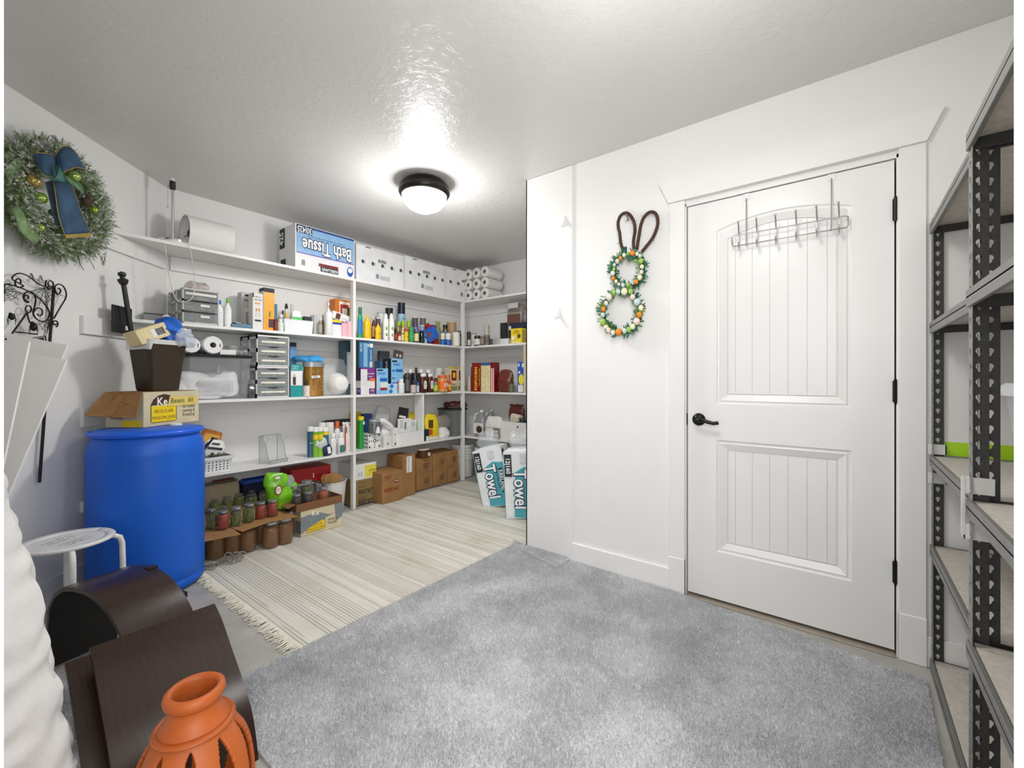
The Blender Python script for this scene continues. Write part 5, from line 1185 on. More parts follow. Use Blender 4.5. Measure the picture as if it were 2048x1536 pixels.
t = loose('pouch', 'white and black pouch in the perforated basket', 'pouch', MB().gbox(.13, .04, .12, (8, 4, 8), lump(.006, 14, 2, 3.5, .5, False)), M('e4e3e0', .4), (bx_+.055, by_+.02, bz0+.08), (math.radians(-8), math.radians(14), 0), 60)
part('printed_panel', MB().box(-.045, .045, -.0245, -.022, .05, .065), INKB, t, None); part('printed_panel', MB().box(-.025, .025, -.0245, -.022, .085, .095), INKB, t, None)
for i, (dx, dz, cm, cb, lb) in enumerate(((-.03, .07, 'e6e6e4', '6b3f2a', 'little brown bottle with white cap'), (.005, .085, '4a4a4a', '55504a', 'little grey bottle with black cap'), (.045, .08, '8a8062', 'a59a8a', 'little clear bottle with olive cap'))):
    t = thing('small_bottle', lb+' standing in the perforated basket', 'bottle', (bx_+dx+.03, by_-.05, bz0+dz-.03))
    part('body', MB().lathe([(.014, 0), (.015, .004), (.015, .035), (.008, .042)], 16), M(cb, .2), t); part('cap', MB().lathe([(.010, .042), (.010, .062), (.008, .064)], 16), M(cm, .4), t)
for i, (dx, lb, ln) in enumerate(((-.12, 'leftmost dark marker pen', .16), (-.10, 'dark marker pen next to the orange packet', .19))):
    loose('marker_pen', lb+' propped in the perforated basket', 'pen', MB().lathe([(.007, 0), (.008, .01), (.008, ln*.7), (.0065, ln)], 10), M('26282c', .4), (bx_+dx+.05, by_-.01+.03*i, bz0+.06), (.1, math.radians(35), 0))
loose('notebook', 'thin dark grey booklet lying across the basket rim', 'book', MB().box(-.07, .07, -.05, .05, 0, .004), M('4c4b4b', .6), (bx_+.055, by_-.02, S4+hb+.002), (0, math.radians(2), .2))
loose('folded_cloth', 'folded white cloth at the left of the basket rim', 'cloth', MB().gbox(.08, .09, .03, (6, 6, 3), lump(.006, 20, 3, 3, .2)), WHM, (bx_-.095, by_-.045, S4+hb+.001), (0, 0, .3), 60)
# acrylic holder
a0 = gp(D7.px(765), D7.py(870), S4); f0 = gp(D7.px(925), D7.py(922), S4); f1 = gp(D7.px(1108), D7.py(890), S4)
wdt = .155; hz_ = .205; dd = .115
t = thing('acrylic_stand', 'clear acrylic book stand standing empty on the lower shelf', 'stand', (f0.x+.075, YF+.03, S4+.0005), math.radians(14))
mclr = M('c3c6c8', .08, alpha=.16, var=.02); ED = M('63666a', .15, alpha=.85)
prof = [(0, .018), (.0, .0), (dd, .0), (dd, hz_)]
side = [(0, .0), (-.006, .022), (.012, .02), (.058, hz_*.93), (.075, hz_), (dd, hz_), (dd, 0)]
part('back_panel', MB().box(-wdt/2, wdt/2, dd-.003, dd, 0, hz_), mclr, t, None)
part('base_panel', MB().box(-wdt/2, wdt/2, 0, dd, 0, .003), mclr, t, None)
part('lip', MB().prism([(-wdt/2, 0, 0), (-wdt/2, -.008, .024), (-wdt/2, -.005, .024), (-wdt/2, .003, 0)], (wdt, 0, 0)), mclr, t, None)
part('polished_edge', MB().tube([(-wdt/2, dd, hz_), (wdt/2, dd, hz_)], .0015, 5), ED, t); part('polished_edge', MB().tube([(-wdt/2, -.007, .024), (wdt/2, -.007, .024)], .0015, 5), ED, t); part('polished_edge', MB().tube([(-wdt/2, 0, .001), (wdt/2, 0, .001)], .0015, 5), ED, t)
for x in (-wdt/2, wdt/2-.003):
    sd = part('side_panel', MB().prism([(x, y, z) for y, z in side], (.003, 0, 0)), mclr, t, None)
    part('polished_edge', MB().tube([(x+.0015, y, z) for y, z in side[:5]]+[(x+.0015, dd, hz_), (x+.0015, dd, .001)], .0016, 5), ED, sd)
# wipe canisters pack
a_, s = D7.at(1290, .03)
for i, (X0, X1, ins, c_, bc_) in enumerate(((1288, 1372, .075, '2f5f78', '2a5870'), (1350, 1432, .055, '7fb62a', '86bf2c'), (1405, 1485, .04, '86c02e', '8cc531'), (1462, 1552, .065, '2d6f90', '2f7fa6'))):
    t = vessel(D7, X0, X1, 462+6*(i % 2), ins, 'can', M(c_, .35), None, ('leftmost dark teal', 'lime green left', 'lime green right', 'teal and yellow rear')[i]+' cleaning wipe canister in the shrink-wrapped group', name='wipe_canister', cat='canister', group='cleaning wipe canisters on the lower shelf')
    Rr = max(v.co.x for v in t.children[0].data.vertices); Hq = max(v.co.z for v in t.children[0].data.vertices)
    part('lid', MB().lathe([(Rr*1.02, Hq*.9), (Rr*1.02, Hq*1.02), (Rr*.85, Hq*1.06), (.001, Hq*1.07)], 20), WHT, t)
    if i in (1, 2): part('paper_label', MB().lathe([(Rr*1.02, Hq*.62), (Rr*1.02, Hq*.8)], 20), M('e8c81f', .4), t); part('print', MB().box(-Rr*.5, Rr*.5, -Rr*1.04, -Rr*1.0, Hq*.4, Hq*.46), WHT, t, None)
    if i == 0: text(t, 'wipes', (-Rr*.2, -Rr*1.03, Hq*.5), .014, INKW, (PI/2, 0, -.5))
    if i == 3: part('paper_label', MB().lathe([(Rr*1.02, Hq*.78), (Rr*1.02, Hq*.89)], 20), M('f0cf20', .4), t)
vessel(D7, 1425, 1512, 392, .18, 'shaker', WHT, WHT, 'white canister at back left behind the wipes', name='canister', cat='canister')
vessel(D7, 1512, 1612, 390, .16, 'shaker', WHT, WHT, 'wider white lidded canister behind the wipes', name='canister', cat='canister')
vessel(D7, 1616, 1690, 376, .13, 'pill', WHT, M('d9662a', .4), 'white bottle with orange cap behind the lotion bottles')
vessel(D7, 1562, 1645, 520, .045, 'pill', WHT, WHT, 'plain white lotion bottle next to the wipes', base=778, oval=.7)
t = vessel(D7, 1656, 1742, 510, .04, 'pill', WHT, WHT, 'white lotion bottle with dark teal label', base=768, oval=.7)
Rr = max(v.co.x for v in t.children[0].data.vertices); Hq = max(v.co.z for v in t.children[0].data.vertices)
part('paper_label', MB().box(-Rr*.72, Rr*.72, -Rr*.72-.002, -Rr*.6, Hq*.10, Hq*.52), M('3f8078', .5), t, None)
bag(D7, 1738, 1838, 390, .05, .07, M('e8e2de', .35, var=.03), 'white and orange powder bag squeezed against the shelf post', panels=[('F', .0, .14, .05, .95, M('c8482a', .5)), ('F', .14, .3, .65, .85, M('3f8a8a', .5))], amp=.012)
t = bag(D7, 1488, 1610, 655, .005, .04, M('1d2a4d', .35), 'navy blue wipes packet with white bottle picture at the shelf edge', name='packet', cat='packet', pin=.5, amp=.006, tilt=-.15, panels=[('F', .45, .8, .12, .7, INKW)])
bag(D7, 1432, 1560, 610, .012, .04, M('e6e6e8', .2, alpha=.8), 'crumpled white plastic scrap on the navy packet', amp=.018, z0=hz(D7.py(715), D7.at(1500, .02)[1]), pin=.4, crimp=False, tilt=-.5)
a_, s = D7.at(1680, .2)
t = thing('hair_dryer', 'flat black appliance lying on the canisters at the back', 'appliance', (a_, YF+.235, hz(D7.py(430), s)), .0)
part('body', MB().gbox(.30, .12, .055, (12, 5, 4), lump(.003, 8, 5, 4, .3)), M('202225', .4), t, 60)
part('stand_leg', MB().box(-.10, -.09, .0, .02, -.232, .01), BLK, t); part('stand_leg', MB().box(.09, .10, .0, .02, -.232, .01), BLK, t)
# ================================================================== fourth shelf, right part
vessel(D8, 88, 160, 306, .03, 'can', M('149a3c', .4), None, 'tall bright green canister with yellow cap right of the post', name='canister', cat='canister', base=668)
t = [q for q in COL.objects if q.name.startswith('canister') and not q.parent][-1]; Rr = max(v.co.x for v in t.children[0].data.vertices); Hq = max(v.co.z for v in t.children[0].data.vertices)
part('cap', MB().lathe([(Rr*1.03, Hq*.9), (Rr*1.03, Hq*1.0), (Rr*.9, Hq*1.01), (.001, Hq*1.01)], 20), M('f0d81f', .4), t); part('price_label', MB().box(Rr*.1, Rr*.8, -Rr*1.02, -Rr*.6, Hq*.76, Hq*.86), WHM, t, None)
carton(D8, 20, 130, 252, .27, .04, M('b9a832', .5), 'dull yellow box at the back wall behind the green canister')
carton(D8, 172, 250, 272, .20, .07, M('1f3f78', .5), 'dark blue box at the back behind the patterned tin')
loc, W, Hh = frame(D8, 205, 350, 500, .03, .09)
t = carton(D8, 205, 352, 492, .03, .10, M('e3e2df', .5), 'black and white medallion patterned square tin', name='patterned_tin', cat='tin')
t = [q for q in COL.objects if q.name.startswith('patterned_tin') and not q.parent][-1]; W = max(v.co.x for v in t.children[0].data.vertices)*2; Hq = max(v.co.z for v in t.children[0].data.vertices)
cs = lambda r, n, q=0: [(.5+r*math.cos(2*PI*i/n+q), .5+r*math.sin(2*PI*i/n+q)) for i in range(n)]
for r, m_, o_ in ((.5, INKB, .0006), (.42, INKW, .001), (.33, INKB, .0014), (.25, INKW, .0018), (.17, INKB, .0022), (.08, INKW, .0026)): panel(t, W, .10, Hq, 'F', .03, .97, .05, .95, m_, o_, 'printed_panel', cs(r, 4 if r in (.5, .33, .17) else 16))
for u, v in ((.04, .04), (.8, .04), (.04, .8), (.8, .8)): panel(t, W, .10, Hq, 'F', u, u+.16, v, v+.16, INKB, .0006, 'printed_panel', cs(.5, 4))
for k in range(5):
    for j in range(4): panel(t, W, .10, Hq, 'L', .02+.2*k, .17+.2*k, .05+.24*j, .22+.24*j, INKB, .0006, 'printed_panel', cs(.5, 4))
t = vessel(D8, 205, 352, 335, .035, 'jar', M('7d7f80', .25, .5, var=.5, scale=40), M('c3c4c5', .3, .5), 'shiny silver candle lantern on the patterned tin', name='lantern', cat='lantern', z0=S4+Hq+.001)
Rr = max(v.co.x for v in t.children[0].data.vertices); H2 = max(v.co.z for v in t.children[0].data.vertices)
part('finial', MB().lathe([(Rr*.45, H2*.05), (Rr*.3, H2*.4), (Rr*.12, H2*.62), (.002, H2*.72)], 14, (0, -Rr*.85, 0)), WHT, t)
for sx in (-1, 1): part('handle_ring', MB().tube([(sx*Rr*.55+Rr*.25*math.cos(q), -Rr*.95, H2*.35+Rr*.25*math.sin(q)) for q in np.linspace(0, 2*PI, 14, endpoint=False)], .003, 5, closed=True), CHR, t)
bag(D8, 232, 420, 188, .16, .10, M('d9dadb', .25, alpha=.6, var=.05), 'clear sleeve of white plates tipped at the back of the lower shelf', name='plate_sleeve', cat='bag', amp=.006, pin=.3, crimp=False, tilt=.25)
a_, s = D8.at(400, .09)
t = thing('folded_towel', 'folded white towel resting tilted on the bags by the white bin', 'towel', (a_, YF+.10, hz(D8.py(425), s)), rot=(0, math.radians(32), .2))
part('body', MB().gbox(.19, .09, .065, (12, 6, 4), lump(.005, 12, 8, 3.5, .1, False)), M('ececec', .8), t, 60); part('fold_edge', MB().tube([(.093, -.044, .012), (.0, -.047, .02), (-.09, -.044, .012)], .004, 6), M('cfcfcf', .8), t)
carton(D8, 385, 475, 530, .012, .05, WHM, 'small white medicine carton at the shelf edge', panels=[('F', .4, .7, .2, .4, M('7d8084', .5)), ('F', .55, .62, .0, 1, M('cfd1d3', .5))])
carton(D8, 482, 542, 435, .02, .05, WHM, 'taller white carton leaning against the white paper bin', panels=[('F', .4, .7, .05, .15, INKB), ('F', .2, .6, .6, .7, M('b9babd', .5))], tilt=.05)
bag(D8, 370, 520, 400, .075, .08, M('e9e9e9', .4), 'white plastic bag bundled behind the small medicine cartons', amp=.014, pin=.4, crimp=False)
t, W, Hh = openbin(D8, 540, 830, 470, .012, .14, M('ebebea', .4, var=.02), 'white open bin packed with printed papers beside the divider', taper=.97)
for i, (X0, X1, yt, ins, cc, lb) in enumerate(((548, 690, 328, .05, 'e6e6e6', 'front'), (600, 795, 345, .085, 'dcdddd', 'rear'))):
    carton(D8, X0, X1, yt, ins, .02, M(cc, .6), '%s stack of white printed papers in the open bin' % lb, name='paper_stack', cat='paper', z0=S4+.006, panels=[('F', .45, .62, .55, .85, M('8a8b8d', .6)), ('F', .1, .35, .6, .95, M('c9cacb', .6))] if i == 0 else [('F', .78, .95, .3, .97, M('5f9a52', .5)), ('F', .3, .7, .7, .9, M('c3c4c6', .6))], tilt=.03)
carton(D8, 500, 612, 212, .14, .012, M('1c1c1e', .45), 'black card with white lettering standing up behind the papers', name='card', cat='card', tilt=.2, panels=[('F', .1, .9, .50, .53, INKW), ('F', .1, .8, .70, .76, INKW)])
t = bag(D8, 872, 1030, 262, .03, .09, M('e9cf1c', .35, var=.06), 'big yellow flour tortilla bag right of the divider', amp=.010, pin=.6, panels=[('F', .1, .45, .45, .75, M('5a3a1e', .5)), ('F', .1, .9, .02, .12, WHM), ('F', .15, .4, .2, .4, M('c8501e', .5))])
bag(D8, 688, 812, 240, .17, .09, M('e3c81f', .4), 'yellow bag behind the divider and papers', amp=.010, pin=.6)
carton(D8, 862, 902, 448, .02, .05, M('1f2742', .5), 'narrow navy carton in front of the yellow bag', panels=[('F', .1, .9, .0, .4, WHM)])
bag(D8, 1010, 1180, 285, .10, .12, M('8a8480', .4, var=.1), 'rolled grey paper bag lying on the white sack', amp=.010, pin=.4, crimp=False, z0=S4+.10)
bag(D8, 1030, 1150, 420, .04, .12, M('e9e8e6', .4), 'small white sack in front of the clear bin', amp=.012, pin=.6)
zt0 = hz(D8.py(212), D8.at(1200, .06)[1])-S4
xa_, xb_ = D8.at(1150, .10)[0], XFF+.11
t = thing('storage_tote', 'smoky clear tote with black lid in the lower corner of the shelves', 'storage box', ((xa_+xb_)/2-.02, YF+.165, S4+.0005)); a, b = (xb_-xa_)/2, .14
part('body', rloft([(a*.94, b*.92, .02, 0), (a, b, .03, zt0-.01), (a-.003, b-.003, .03, zt0-.01), (a*.94-.003, b*.92-.003, .02, .003)]), M('85888a', .15, alpha=.3), t, 40)
part('lid', rloft([(a+.002, b+.002, .03, zt0-.018), (a+.008, b+.006, .03, zt0-.014), (a+.008, b+.006, .03, zt0), (a-.01, b-.01, .03, zt0)]).box(-a+.02, a-.02, -b+.02, b-.02, zt0-.006, zt0-.001), M('26272a', .4), t, 40)
for x in (-.04, .06): part('handle', MB().tube([(x-.02, -b-.002, .05), (x-.015, -b-.004, .09), (x+.015, -b-.004, .09), (x+.02, -b-.002, .05)], .003, 6), M('8f9193', .3), t)
t = thing('snack_bag', 'maroon and silver snack bag flattened on the corner tote lid', 'bag', ((xa_+xb_)/2, YF+.14, S4+zt0+.002), .1)
part('body', MB().gbox(.30, .2, .075, (12, 8, 4), lump(.016, 12, 5, 3, .3)), M('4e2222', .25, var=.6, scale=12), t, 60); part('silver_edge', MB().gbox(.27, .22, .03, (12, 8, 2), lump(.012, 20, 7, 3, .3)), M('b9b6b5', .2, .4), t, 60)
def jug(X0, X1, Yt, ins, label, lab=True, base=None):
    loc, W, Hh = frame(D8F, X0, X1, Yt, ins, .13)
    t = thing('milk_jug', label, 'jug', loc, -PI/2); a = W/2
    part('body', rloft([(a*.9, .055, .03, 0), (a, .06, .03, .01), (a, .06, .03, Hh*.52), (a*.9, .055, .04, Hh*.62), (a*.45, .03, .02, Hh*.85), (a*.32, .022, .02, Hh*.92)]), M('9c9fa0', .2, alpha=.75, var=.1), t, 60)
    part('cap', MB().lathe([(.02, Hh*.92), (.02, Hh), (.017, Hh+.001)], 16), WHT, t)
    part('handle', MB().tube([(-a*.3, -.025, Hh*.88), (-a*.75, -.04, Hh*.85), (-a*.85, -.05, Hh*.62)], .009, 8), M('d9dad9', .3), t, 60)
    if lab:
        panel(t, W, .12, Hh, 'F', .02, .98, .12, .52, M('e4e1dc', .5), .001); panel(t, W, .12, Hh, 'F', .3, .9, .15, .42, M('3a2f2c', .5), .0016, 'print', cs(.5, 12))
        text(t, 'syrup', (0, -.062, Hh*.46), .012, INKB, (PI/2, 0, 0))
jug(1398, 1512, 232, .03, 'large clear jug with white cap and printed label on the lower far shelf')
jug(1530, 1600, 226, .22, 'second clear jug half hidden behind the flour sack', False)
bag(D8F, 1512, 1715, 288, .03, .11, M('e3e1de', .6), 'white paper flour sack on the lower far shelf', name='flour_sack', cat='sack', pin=.35, amp=.008, panels=[('R', .1, .9, .05, .45, M('5c5654', .6)), ('F', .60, .98, .05, .45, M('77716d', .6)), ('F', .64, .74, .1, .2, M('e3e1de', .6)), ('F', .8, .9, .1, .2, M('e3e1de', .6)), ('F', .64, .74, .27, .37, M('e3e1de', .6)), ('F', .8, .9, .27, .37, M('e3e1de', .6)), ('F', .0, 1, .48, .495, M('bdbab6', .6))], crimp=False)
loc, W, Hh = frame(D8F, 1712, 2060, 372, .02, .26)
t = thing('white_box', 'big white box with round grip hole on the lower far shelf', 'box', loc, -PI/2)
part('body', MB().box(-W/2, W/2, -.13, .13, 0, Hh, .002), WHM, t); panel(t, W, .26, Hh, 'F', .55, .60, .72, .83, M('1c1a18', .8), .0006, 'grip_hole', cs(.5, 16))
zb_ = S4+Hh+.001
bag(D8F, 1800, 1915, 272, .04, .10, M('cfc4ae', .4, var=.45, scale=120), 'bag of pale mixed nuts on the big white box', z0=zb_, pin=.4, amp=.01, crimp=False)
bag(D8F, 1790, 1968, 165, .14, .06, M('5a2622', .3, var=.1), 'maroon pouch standing behind the bag of nuts', name='pouch', cat='pouch', z0=zb_, pin=.7, amp=.008)
t = thing('green_plant', 'dusty green artificial foliage on the right of the big white box', 'plant', D8F.loc(onX(D8F.px(1985), XFF+.1)[0], .10, zb_))
mb = MB(); rg = random.Random(4)
for i in range(60):
    q = rg.uniform(0, 2*PI); l = rg.uniform(.03, .08); e_ = rg.uniform(.1, 1.2); p0 = Vector((rg.uniform(-.03, .03), rg.uniform(-.03, .03), 0)); d = Vector((math.cos(q)*math.cos(e_), math.sin(q)*math.cos(e_), math.sin(e_)))*l; sd = d.cross(Vector((0, 0, 1)))*.28
    mb.add([p0, p0+d*.5+sd, p0+d, p0+d*.5-sd], [(0, 1, 2, 3)])
part('leaves', mb, M('4f6a58', .6, var=.2), t, None, 'stuff')
# ================================================================== floor goods
KR = mkraft
def fbox(row, X0, X1, Yt, Yb, depth, mat, label, side='L', z0=0.0, **kw):
    g = gp(row.px((X0+X1)/2), row.py(Yb), z0); return carton(row, X0, X1, Yt, g.y-YF, depth, mat, label, z0=z0, **kw)
G0 = Row(False, 0.0, 5.12, 670, 860)
# jars
ROCK = {'beans': ('4c5320', '3b4218'), 'tomato': ('8f2f14', '7a2810'), 'peach': ('7a4c1c', '6a4016'), 'plum': ('2a1416', '1f1012'), 'relish': ('a04a1e', '8a3f1a'), 'empty': (None, None)}
def jar(x, y, z, r, h, fill, label, group, mouth=.76, lid=True):
    t = thing('canning_jar', label, 'jar', (x, y, z), 0, group)
    B = [(r*.86, 0), (r, .006), (r, h*.70), (r*.93, h*.78), (r*mouth, h*.84), (r*mouth, h*.97)]
    part('glass', MB().lathe(B, 22), GLS, t, 50)
    c = ROCK[fill]
    if c[0]:
        fh = .80 if fill in ('tomato', 'peach', 'plum') else .76
        part('contents', MB().lathe([(r*.80, .004), (r*.93, .010), (r*.93, h*.69), (r*.87, h*.76), (r*.70, h*fh), (.001, h*fh)], 20), M(c[0], .3, var=.22, scale=60, bump=.6), t, 50)
        if fill == 'beans':
            mb = MB(); rg = random.Random(int(x*991))
            for i in range(34):
                q = rg.uniform(0, 2*PI); zz = rg.uniform(.12, .62)*h; tl = rg.uniform(-.9, .9); l = rg.uniform(.012, .026)
                ra = r*.925; pp_ = [(ra*math.cos(q+tl*l*u/ra*1.0), ra*math.sin(q+tl*l*u/ra), zz+l*u) for u in (-1, 0, 1)]
                mb.tube(pp_, .0032, 5)
            part('green_beans', mb, M('6a7030', .35, var=.15), t, 60, 'stuff')
    if lid:
        ld = part('lid', MB().lathe([(r*mouth+.0015, h*.90), (r*mouth+.0015, h*.985), (r*mouth-.002, h), (r*mouth-.006, h*.998), (.001, h*.994)], 24), M('aeb0b2', .25, .85, var=.05), t, 40)
    return t
GRP = 'home-canned jars on the cardboard'
zc = .185
fr = [(150, 615, 900, 140, 'beans'), (293, 635, 905, 165, 'tomato'), (462, 585, 865, 155, 'beans'), (630, 545, 820, 155, 'beans'), (775, 525, 775, 150, 'tomato'), (928, 495, 745, 150, 'tomato')]
nm_ = ['leftmost green bean jar of the front row, beside the blue drum', 'red tomato jar, second of the front row', 'green bean jar between the tomato jar and another bean jar in front', 'green bean jar left of the two adjoining tomato jars', 'red tomato jar in front, left of the last one', 'last red tomato jar of the front row, beside the green bag']
jx = []
for (X, Yt, Yb, W_, fl), lb in zip(fr, nm_):
    g = gp(G4.px(X), G4.py(Yb-28), zc+.009); jx.append(g); d_ = ray(G4.px(X)); s = g.x/d_[0]
    D = s*math.hypot(1, (G4.px(X)-1024)/F); r = D*math.sin((math.atan((G4.px(X+W_/2)-1024)/F)-math.atan((G4.px(X-W_/2)-1024)/F))/2)
    h = (hz(G4.py(Yt+12), s) - (zc+.009))
    jar(g.x, g.y, zc+.010, r, h, fl, lb, GRP, .86)
bk = [(190, 490, 170, 'beans', .15), (345, 455, 150, 'beans', .17), (500, 415, 150, 'beans', .18), (655, 420, 165, 'beans', .15), (665, 372, 130, 'beans', .245), (820, 378, 150, 'beans', .20), (310, 578, 130, 'beans', .11)]
nb = ['large bean jar of the second row next to the drum', 'large jar with zinc lid, second from left in the second row', 'large bean jar in the middle of the second row', 'large bean jar with bright lid right of the row middle', 'jar peeping out furthest back behind the bright-lidded one', 'large bean jar half hidden by the green bag', 'short bean jar squeezed behind the first tomato jar']
yfr = sum(g.y for g in jx)/6
for (X, Yt, W_, fl, dy), lb in zip(bk, nb):
    Y = 3.36+dy*.9 if dy > .12 else yfr+.11
    x, s = onY(G4.px(X), Y); D = s*math.hypot(1, (G4.px(X)-1024)/F); r = D*math.sin((math.atan((G4.px(X+W_/2)-1024)/F)-math.atan((G4.px(X-W_/2)-1024)/F))/2)*.92
    h = min(hz(G4.py(Yt+14), s)-zc-.01, .24)
    jar(x, Y, zc+.010, r, h, fl, lb, 'large jars in the second row', .72)
lw_ = [(190, 1300, 190), (405, 1240, 190), (610, 1205, 180), (755, 1148, 110), (900, 1158, 190), (1085, 1105, 180), (1180, 1030, 60)]
nl_ = ['leftmost', 'second', 'third', 'deeper set', 'large bright', 'last visible', 'rearmost']
for i, ((X, Yb, W_), q) in enumerate(zip(lw_, nl_)):
    g = gp(G4.px(X), G4.py(Yb-34)) if i not in (3, 6) else gp(G4.px(X+(25 if i == 3 else -20)), G4.py(Yb-75))
    lb = ('leftmost peach jar under the cardboard, nearest the drum', 'peach jar under the cardboard behind the coiled wire', 'peach jar under the cardboard right of the coiled wire', 'peach jar set further back between two others under the cardboard', 'big peach jar under the cardboard, second from the right end', 'big peach jar at the right end under the cardboard', 'peach jar hidden behind the one at the right end')[i]
    jar(g.x, g.y, .007, .052, .174, 'peach', lb, 'peach jars under the cardboard', .8)
g = [gp(G4.px(a), G4.py(b), zc) for a, b in ((55, 1050), (520, 955), (1255, 735))]
g_ = [gp(G4.px(a), G4.py(b), zc) for a, b in ((450, 905), (860, 815))]
mb = MB().prism([(g[0].x, g[0].y, zc), (g[1].x, g[1].y, zc), (g[1].x+.02, 3.40, zc), (g[0].x-.05, 3.40, zc)], (0, 0, .004))
solo('cardboard_sheet', 'left sheet of brown cardboard carrying the front bean jars', 'cardboard', mb, mkraft, None)
mb = MB().prism([(g_[0].x, g_[0].y+.01, zc+.0045), (g[1].x+.02, g[1].y+.03, zc+.0045), (g_[1].x, g_[1].y, zc+.0045), (g[2].x, g[2].y, zc+.0045), (g[2].x-.01, 3.42, zc+.0045), (g_[0].x, 3.42, zc+.0045)], (0, 0, .004))
solo('cardboard_sheet', 'right sheet of brown cardboard carrying the tomato jars', 'cardboard', mb, mkraft, None)
# rear row carton support for the big jars
solo('cardboard_box', 'low brown carton under the second row of jars', 'box', MB().box(g[0].x+.02, g[2].x-.02, 3.425, 3.615, .001, zc+.0085, .002), mkraft, None)
for i, (X, Y_) in enumerate(((250, .09), (500, .13))): pass
bA, bB = onY(G4.px(60), 3.66), onY(G4.px(690), 3.66)
t = thing('long_carton', 'long cream carton lying behind the jars with metal rods on it', 'box', (1.22, 3.68, .001)); t.scale.z = 1.0; part('body', MB().box(-.33, .12, -.03, .03, 0, .36, .002), M('b3a685', .7), t)
t = thing('metal_rods', 'pair of thin grey rods with a red-brown handle lying behind the jars', 'rods', (1.22, 3.675, .368))
part('rod', MB().tube([(-.33, -.01, 0), (.12, .0, .004)], .005, 6), M('8a8a8c', .35, .7), t); part('rod', MB().tube([(-.33, .02, 0), (.11, .025, .004)], .005, 6), M('6f6f72', .35, .7), t)
part('handle', MB().tube([(-.04, .0, .014), (.10, .01, .014)], .009, 8), M('7a3a1e', .5), t)
# outlet
op = BW(458, 962, YB); t = thing('wall_outlet', 'white double outlet on the back wall under the lower shelf', 'outlet', (op.x, YB-.0005, op.z))
part('cover_plate', MB().box(-.035, .035, -.006, 0, -.057, .057, .002), WHM, t)
for z in (-.025, .022): o = part('socket', MB().box(-.015, .015, -.0075, -.006, z-.013, z+.013, .001), M('d9d7d2', .4), t); part('slot', MB().box(-.007, -.005, -.0082, -.0075, z-.004, z+.006), INKB, o, None); part('slot', MB().box(.005, .007, -.0082, -.0075, z-.004, z+.006), INKB, o, None)
# navy and blue bins, red box, green bag
x, s = onY(G4.px(660), 3.64); t = thing('navy_tote', 'dark navy plastic tote with bright blue lid edge behind the jars', 'storage box', (1.49, 3.665, .001))
part('body', rloft([(.115, .038, .02, 0), (.13, .045, .02, .33)]), M('141b38', .4), t, 40)
part('lid', rloft([(.13, .045, .02, .33), (.135, .047, .02, .335), (.135, .047, .02, .35), (.12, .04, .02, .36)]), M('1b3f9a', .35), t, 40)
t = thing('red_box', 'large red printed carton lying on the totes behind the jars', 'box', (onY(G4.px(1370), 3.58)[0], 3.60, .288), math.radians(-2))
a = onY(G4.px(1105), 3.5)[0]; b = onY(G4.px(1615), 3.5)[0]; Wr = b-a
part('body', MB().box(-Wr/2, Wr/2, -.10, .10, 0, .115, .002), M('a01418', .4), t)
ftext(t, Wr, .2, .115, 'F', '1', .55, .4, .05, INKW, bold=.02); ftext(t, Wr, .2, .115, 'F', 'roaster', .88, .3, .018, INKW)
t = thing('grey_tote', 'grey plastic tote with clear film on top supporting the red box', 'storage box', (1.745, 3.59, .001))
part('body', rloft([(.085, .10, .02, 0), (.10, .115, .03, .27)]), M('6f7275', .4), t, 40); part('lid', rloft([(.10, .115, .03, .27), (.105, .12, .03, .275), (.10, .118, .03, .286)]).box(-.09, .09, -.11, .11, .27, .2855), M('8f9296', .2), t, 40)
# green bag
p0 = gp(G4.px(1090), G4.py(590), zc+.02); x, s = onY(G4.px(1040), 3.24); zt_ = hz(G4.py(165), s)
t = thing('snack_bag', 'bright lime green plastic puffed snack bag bulging over the jars', 'bag', (x, 3.245, .20), 0)
hg = zt_-.20
part('body', MB().gbox(.19, .11, hg*.70, (12, 7, 14), lump(.022, 9, 3, 2.3, .3, False)), M('79c81e', .25, var=.18, scale=10), t, 60).location = (.025, 0, 0)
part('neck', MB().gbox(.17, .10, hg*.68, (12, 7, 12), lump(.025, 10, 8, 2.2, .3, False)), M('7fcc22', .25, alpha=.95, var=.35, scale=9), t, 60).location = (-.028, .0, hg*.33)
part('clear_window', MB().gbox(.11, .10, hg*.40, (8, 6, 8), lump(.016, 12, 6, 2.8, .2, False)), M('b9c6d0', .12, alpha=.45), t, 60).location = (.04, .012, hg*.5)
part('logo', MB().prism([(-.045+.025*math.cos(q), -.062, hg*.58+.036*math.sin(q)) for q in np.linspace(0, 2*PI, 16, endpoint=False)], (0, -.001, 0)), M('7a1f1a', .5), t, None)
part('logo', MB().prism([(-.045+.019*math.cos(q), -.0635, hg*.58+.028*math.sin(q)) for q in np.linspace(0, 2*PI, 16, endpoint=False)], (0, -.001, 0)), M('e8e0d0', .5), t, None)
text(t, 'NUTS', (-.045, -.0652, hg*.6), .014, M('7a1f1a', .5), (PI/2, 0, 0)); part('price_label', MB().box(-.06, -.03, -.052, -.048, hg*.88, hg*.95), WHM, t, None)
part('blue_panel', MB().prism([(.07, -.058, .02), (.10, -.056, .04), (.11, -.05, hg*.35), (.10, -.055, hg*.4)], (0, -.001, 0)), M('2a8fc9', .4), t, None)
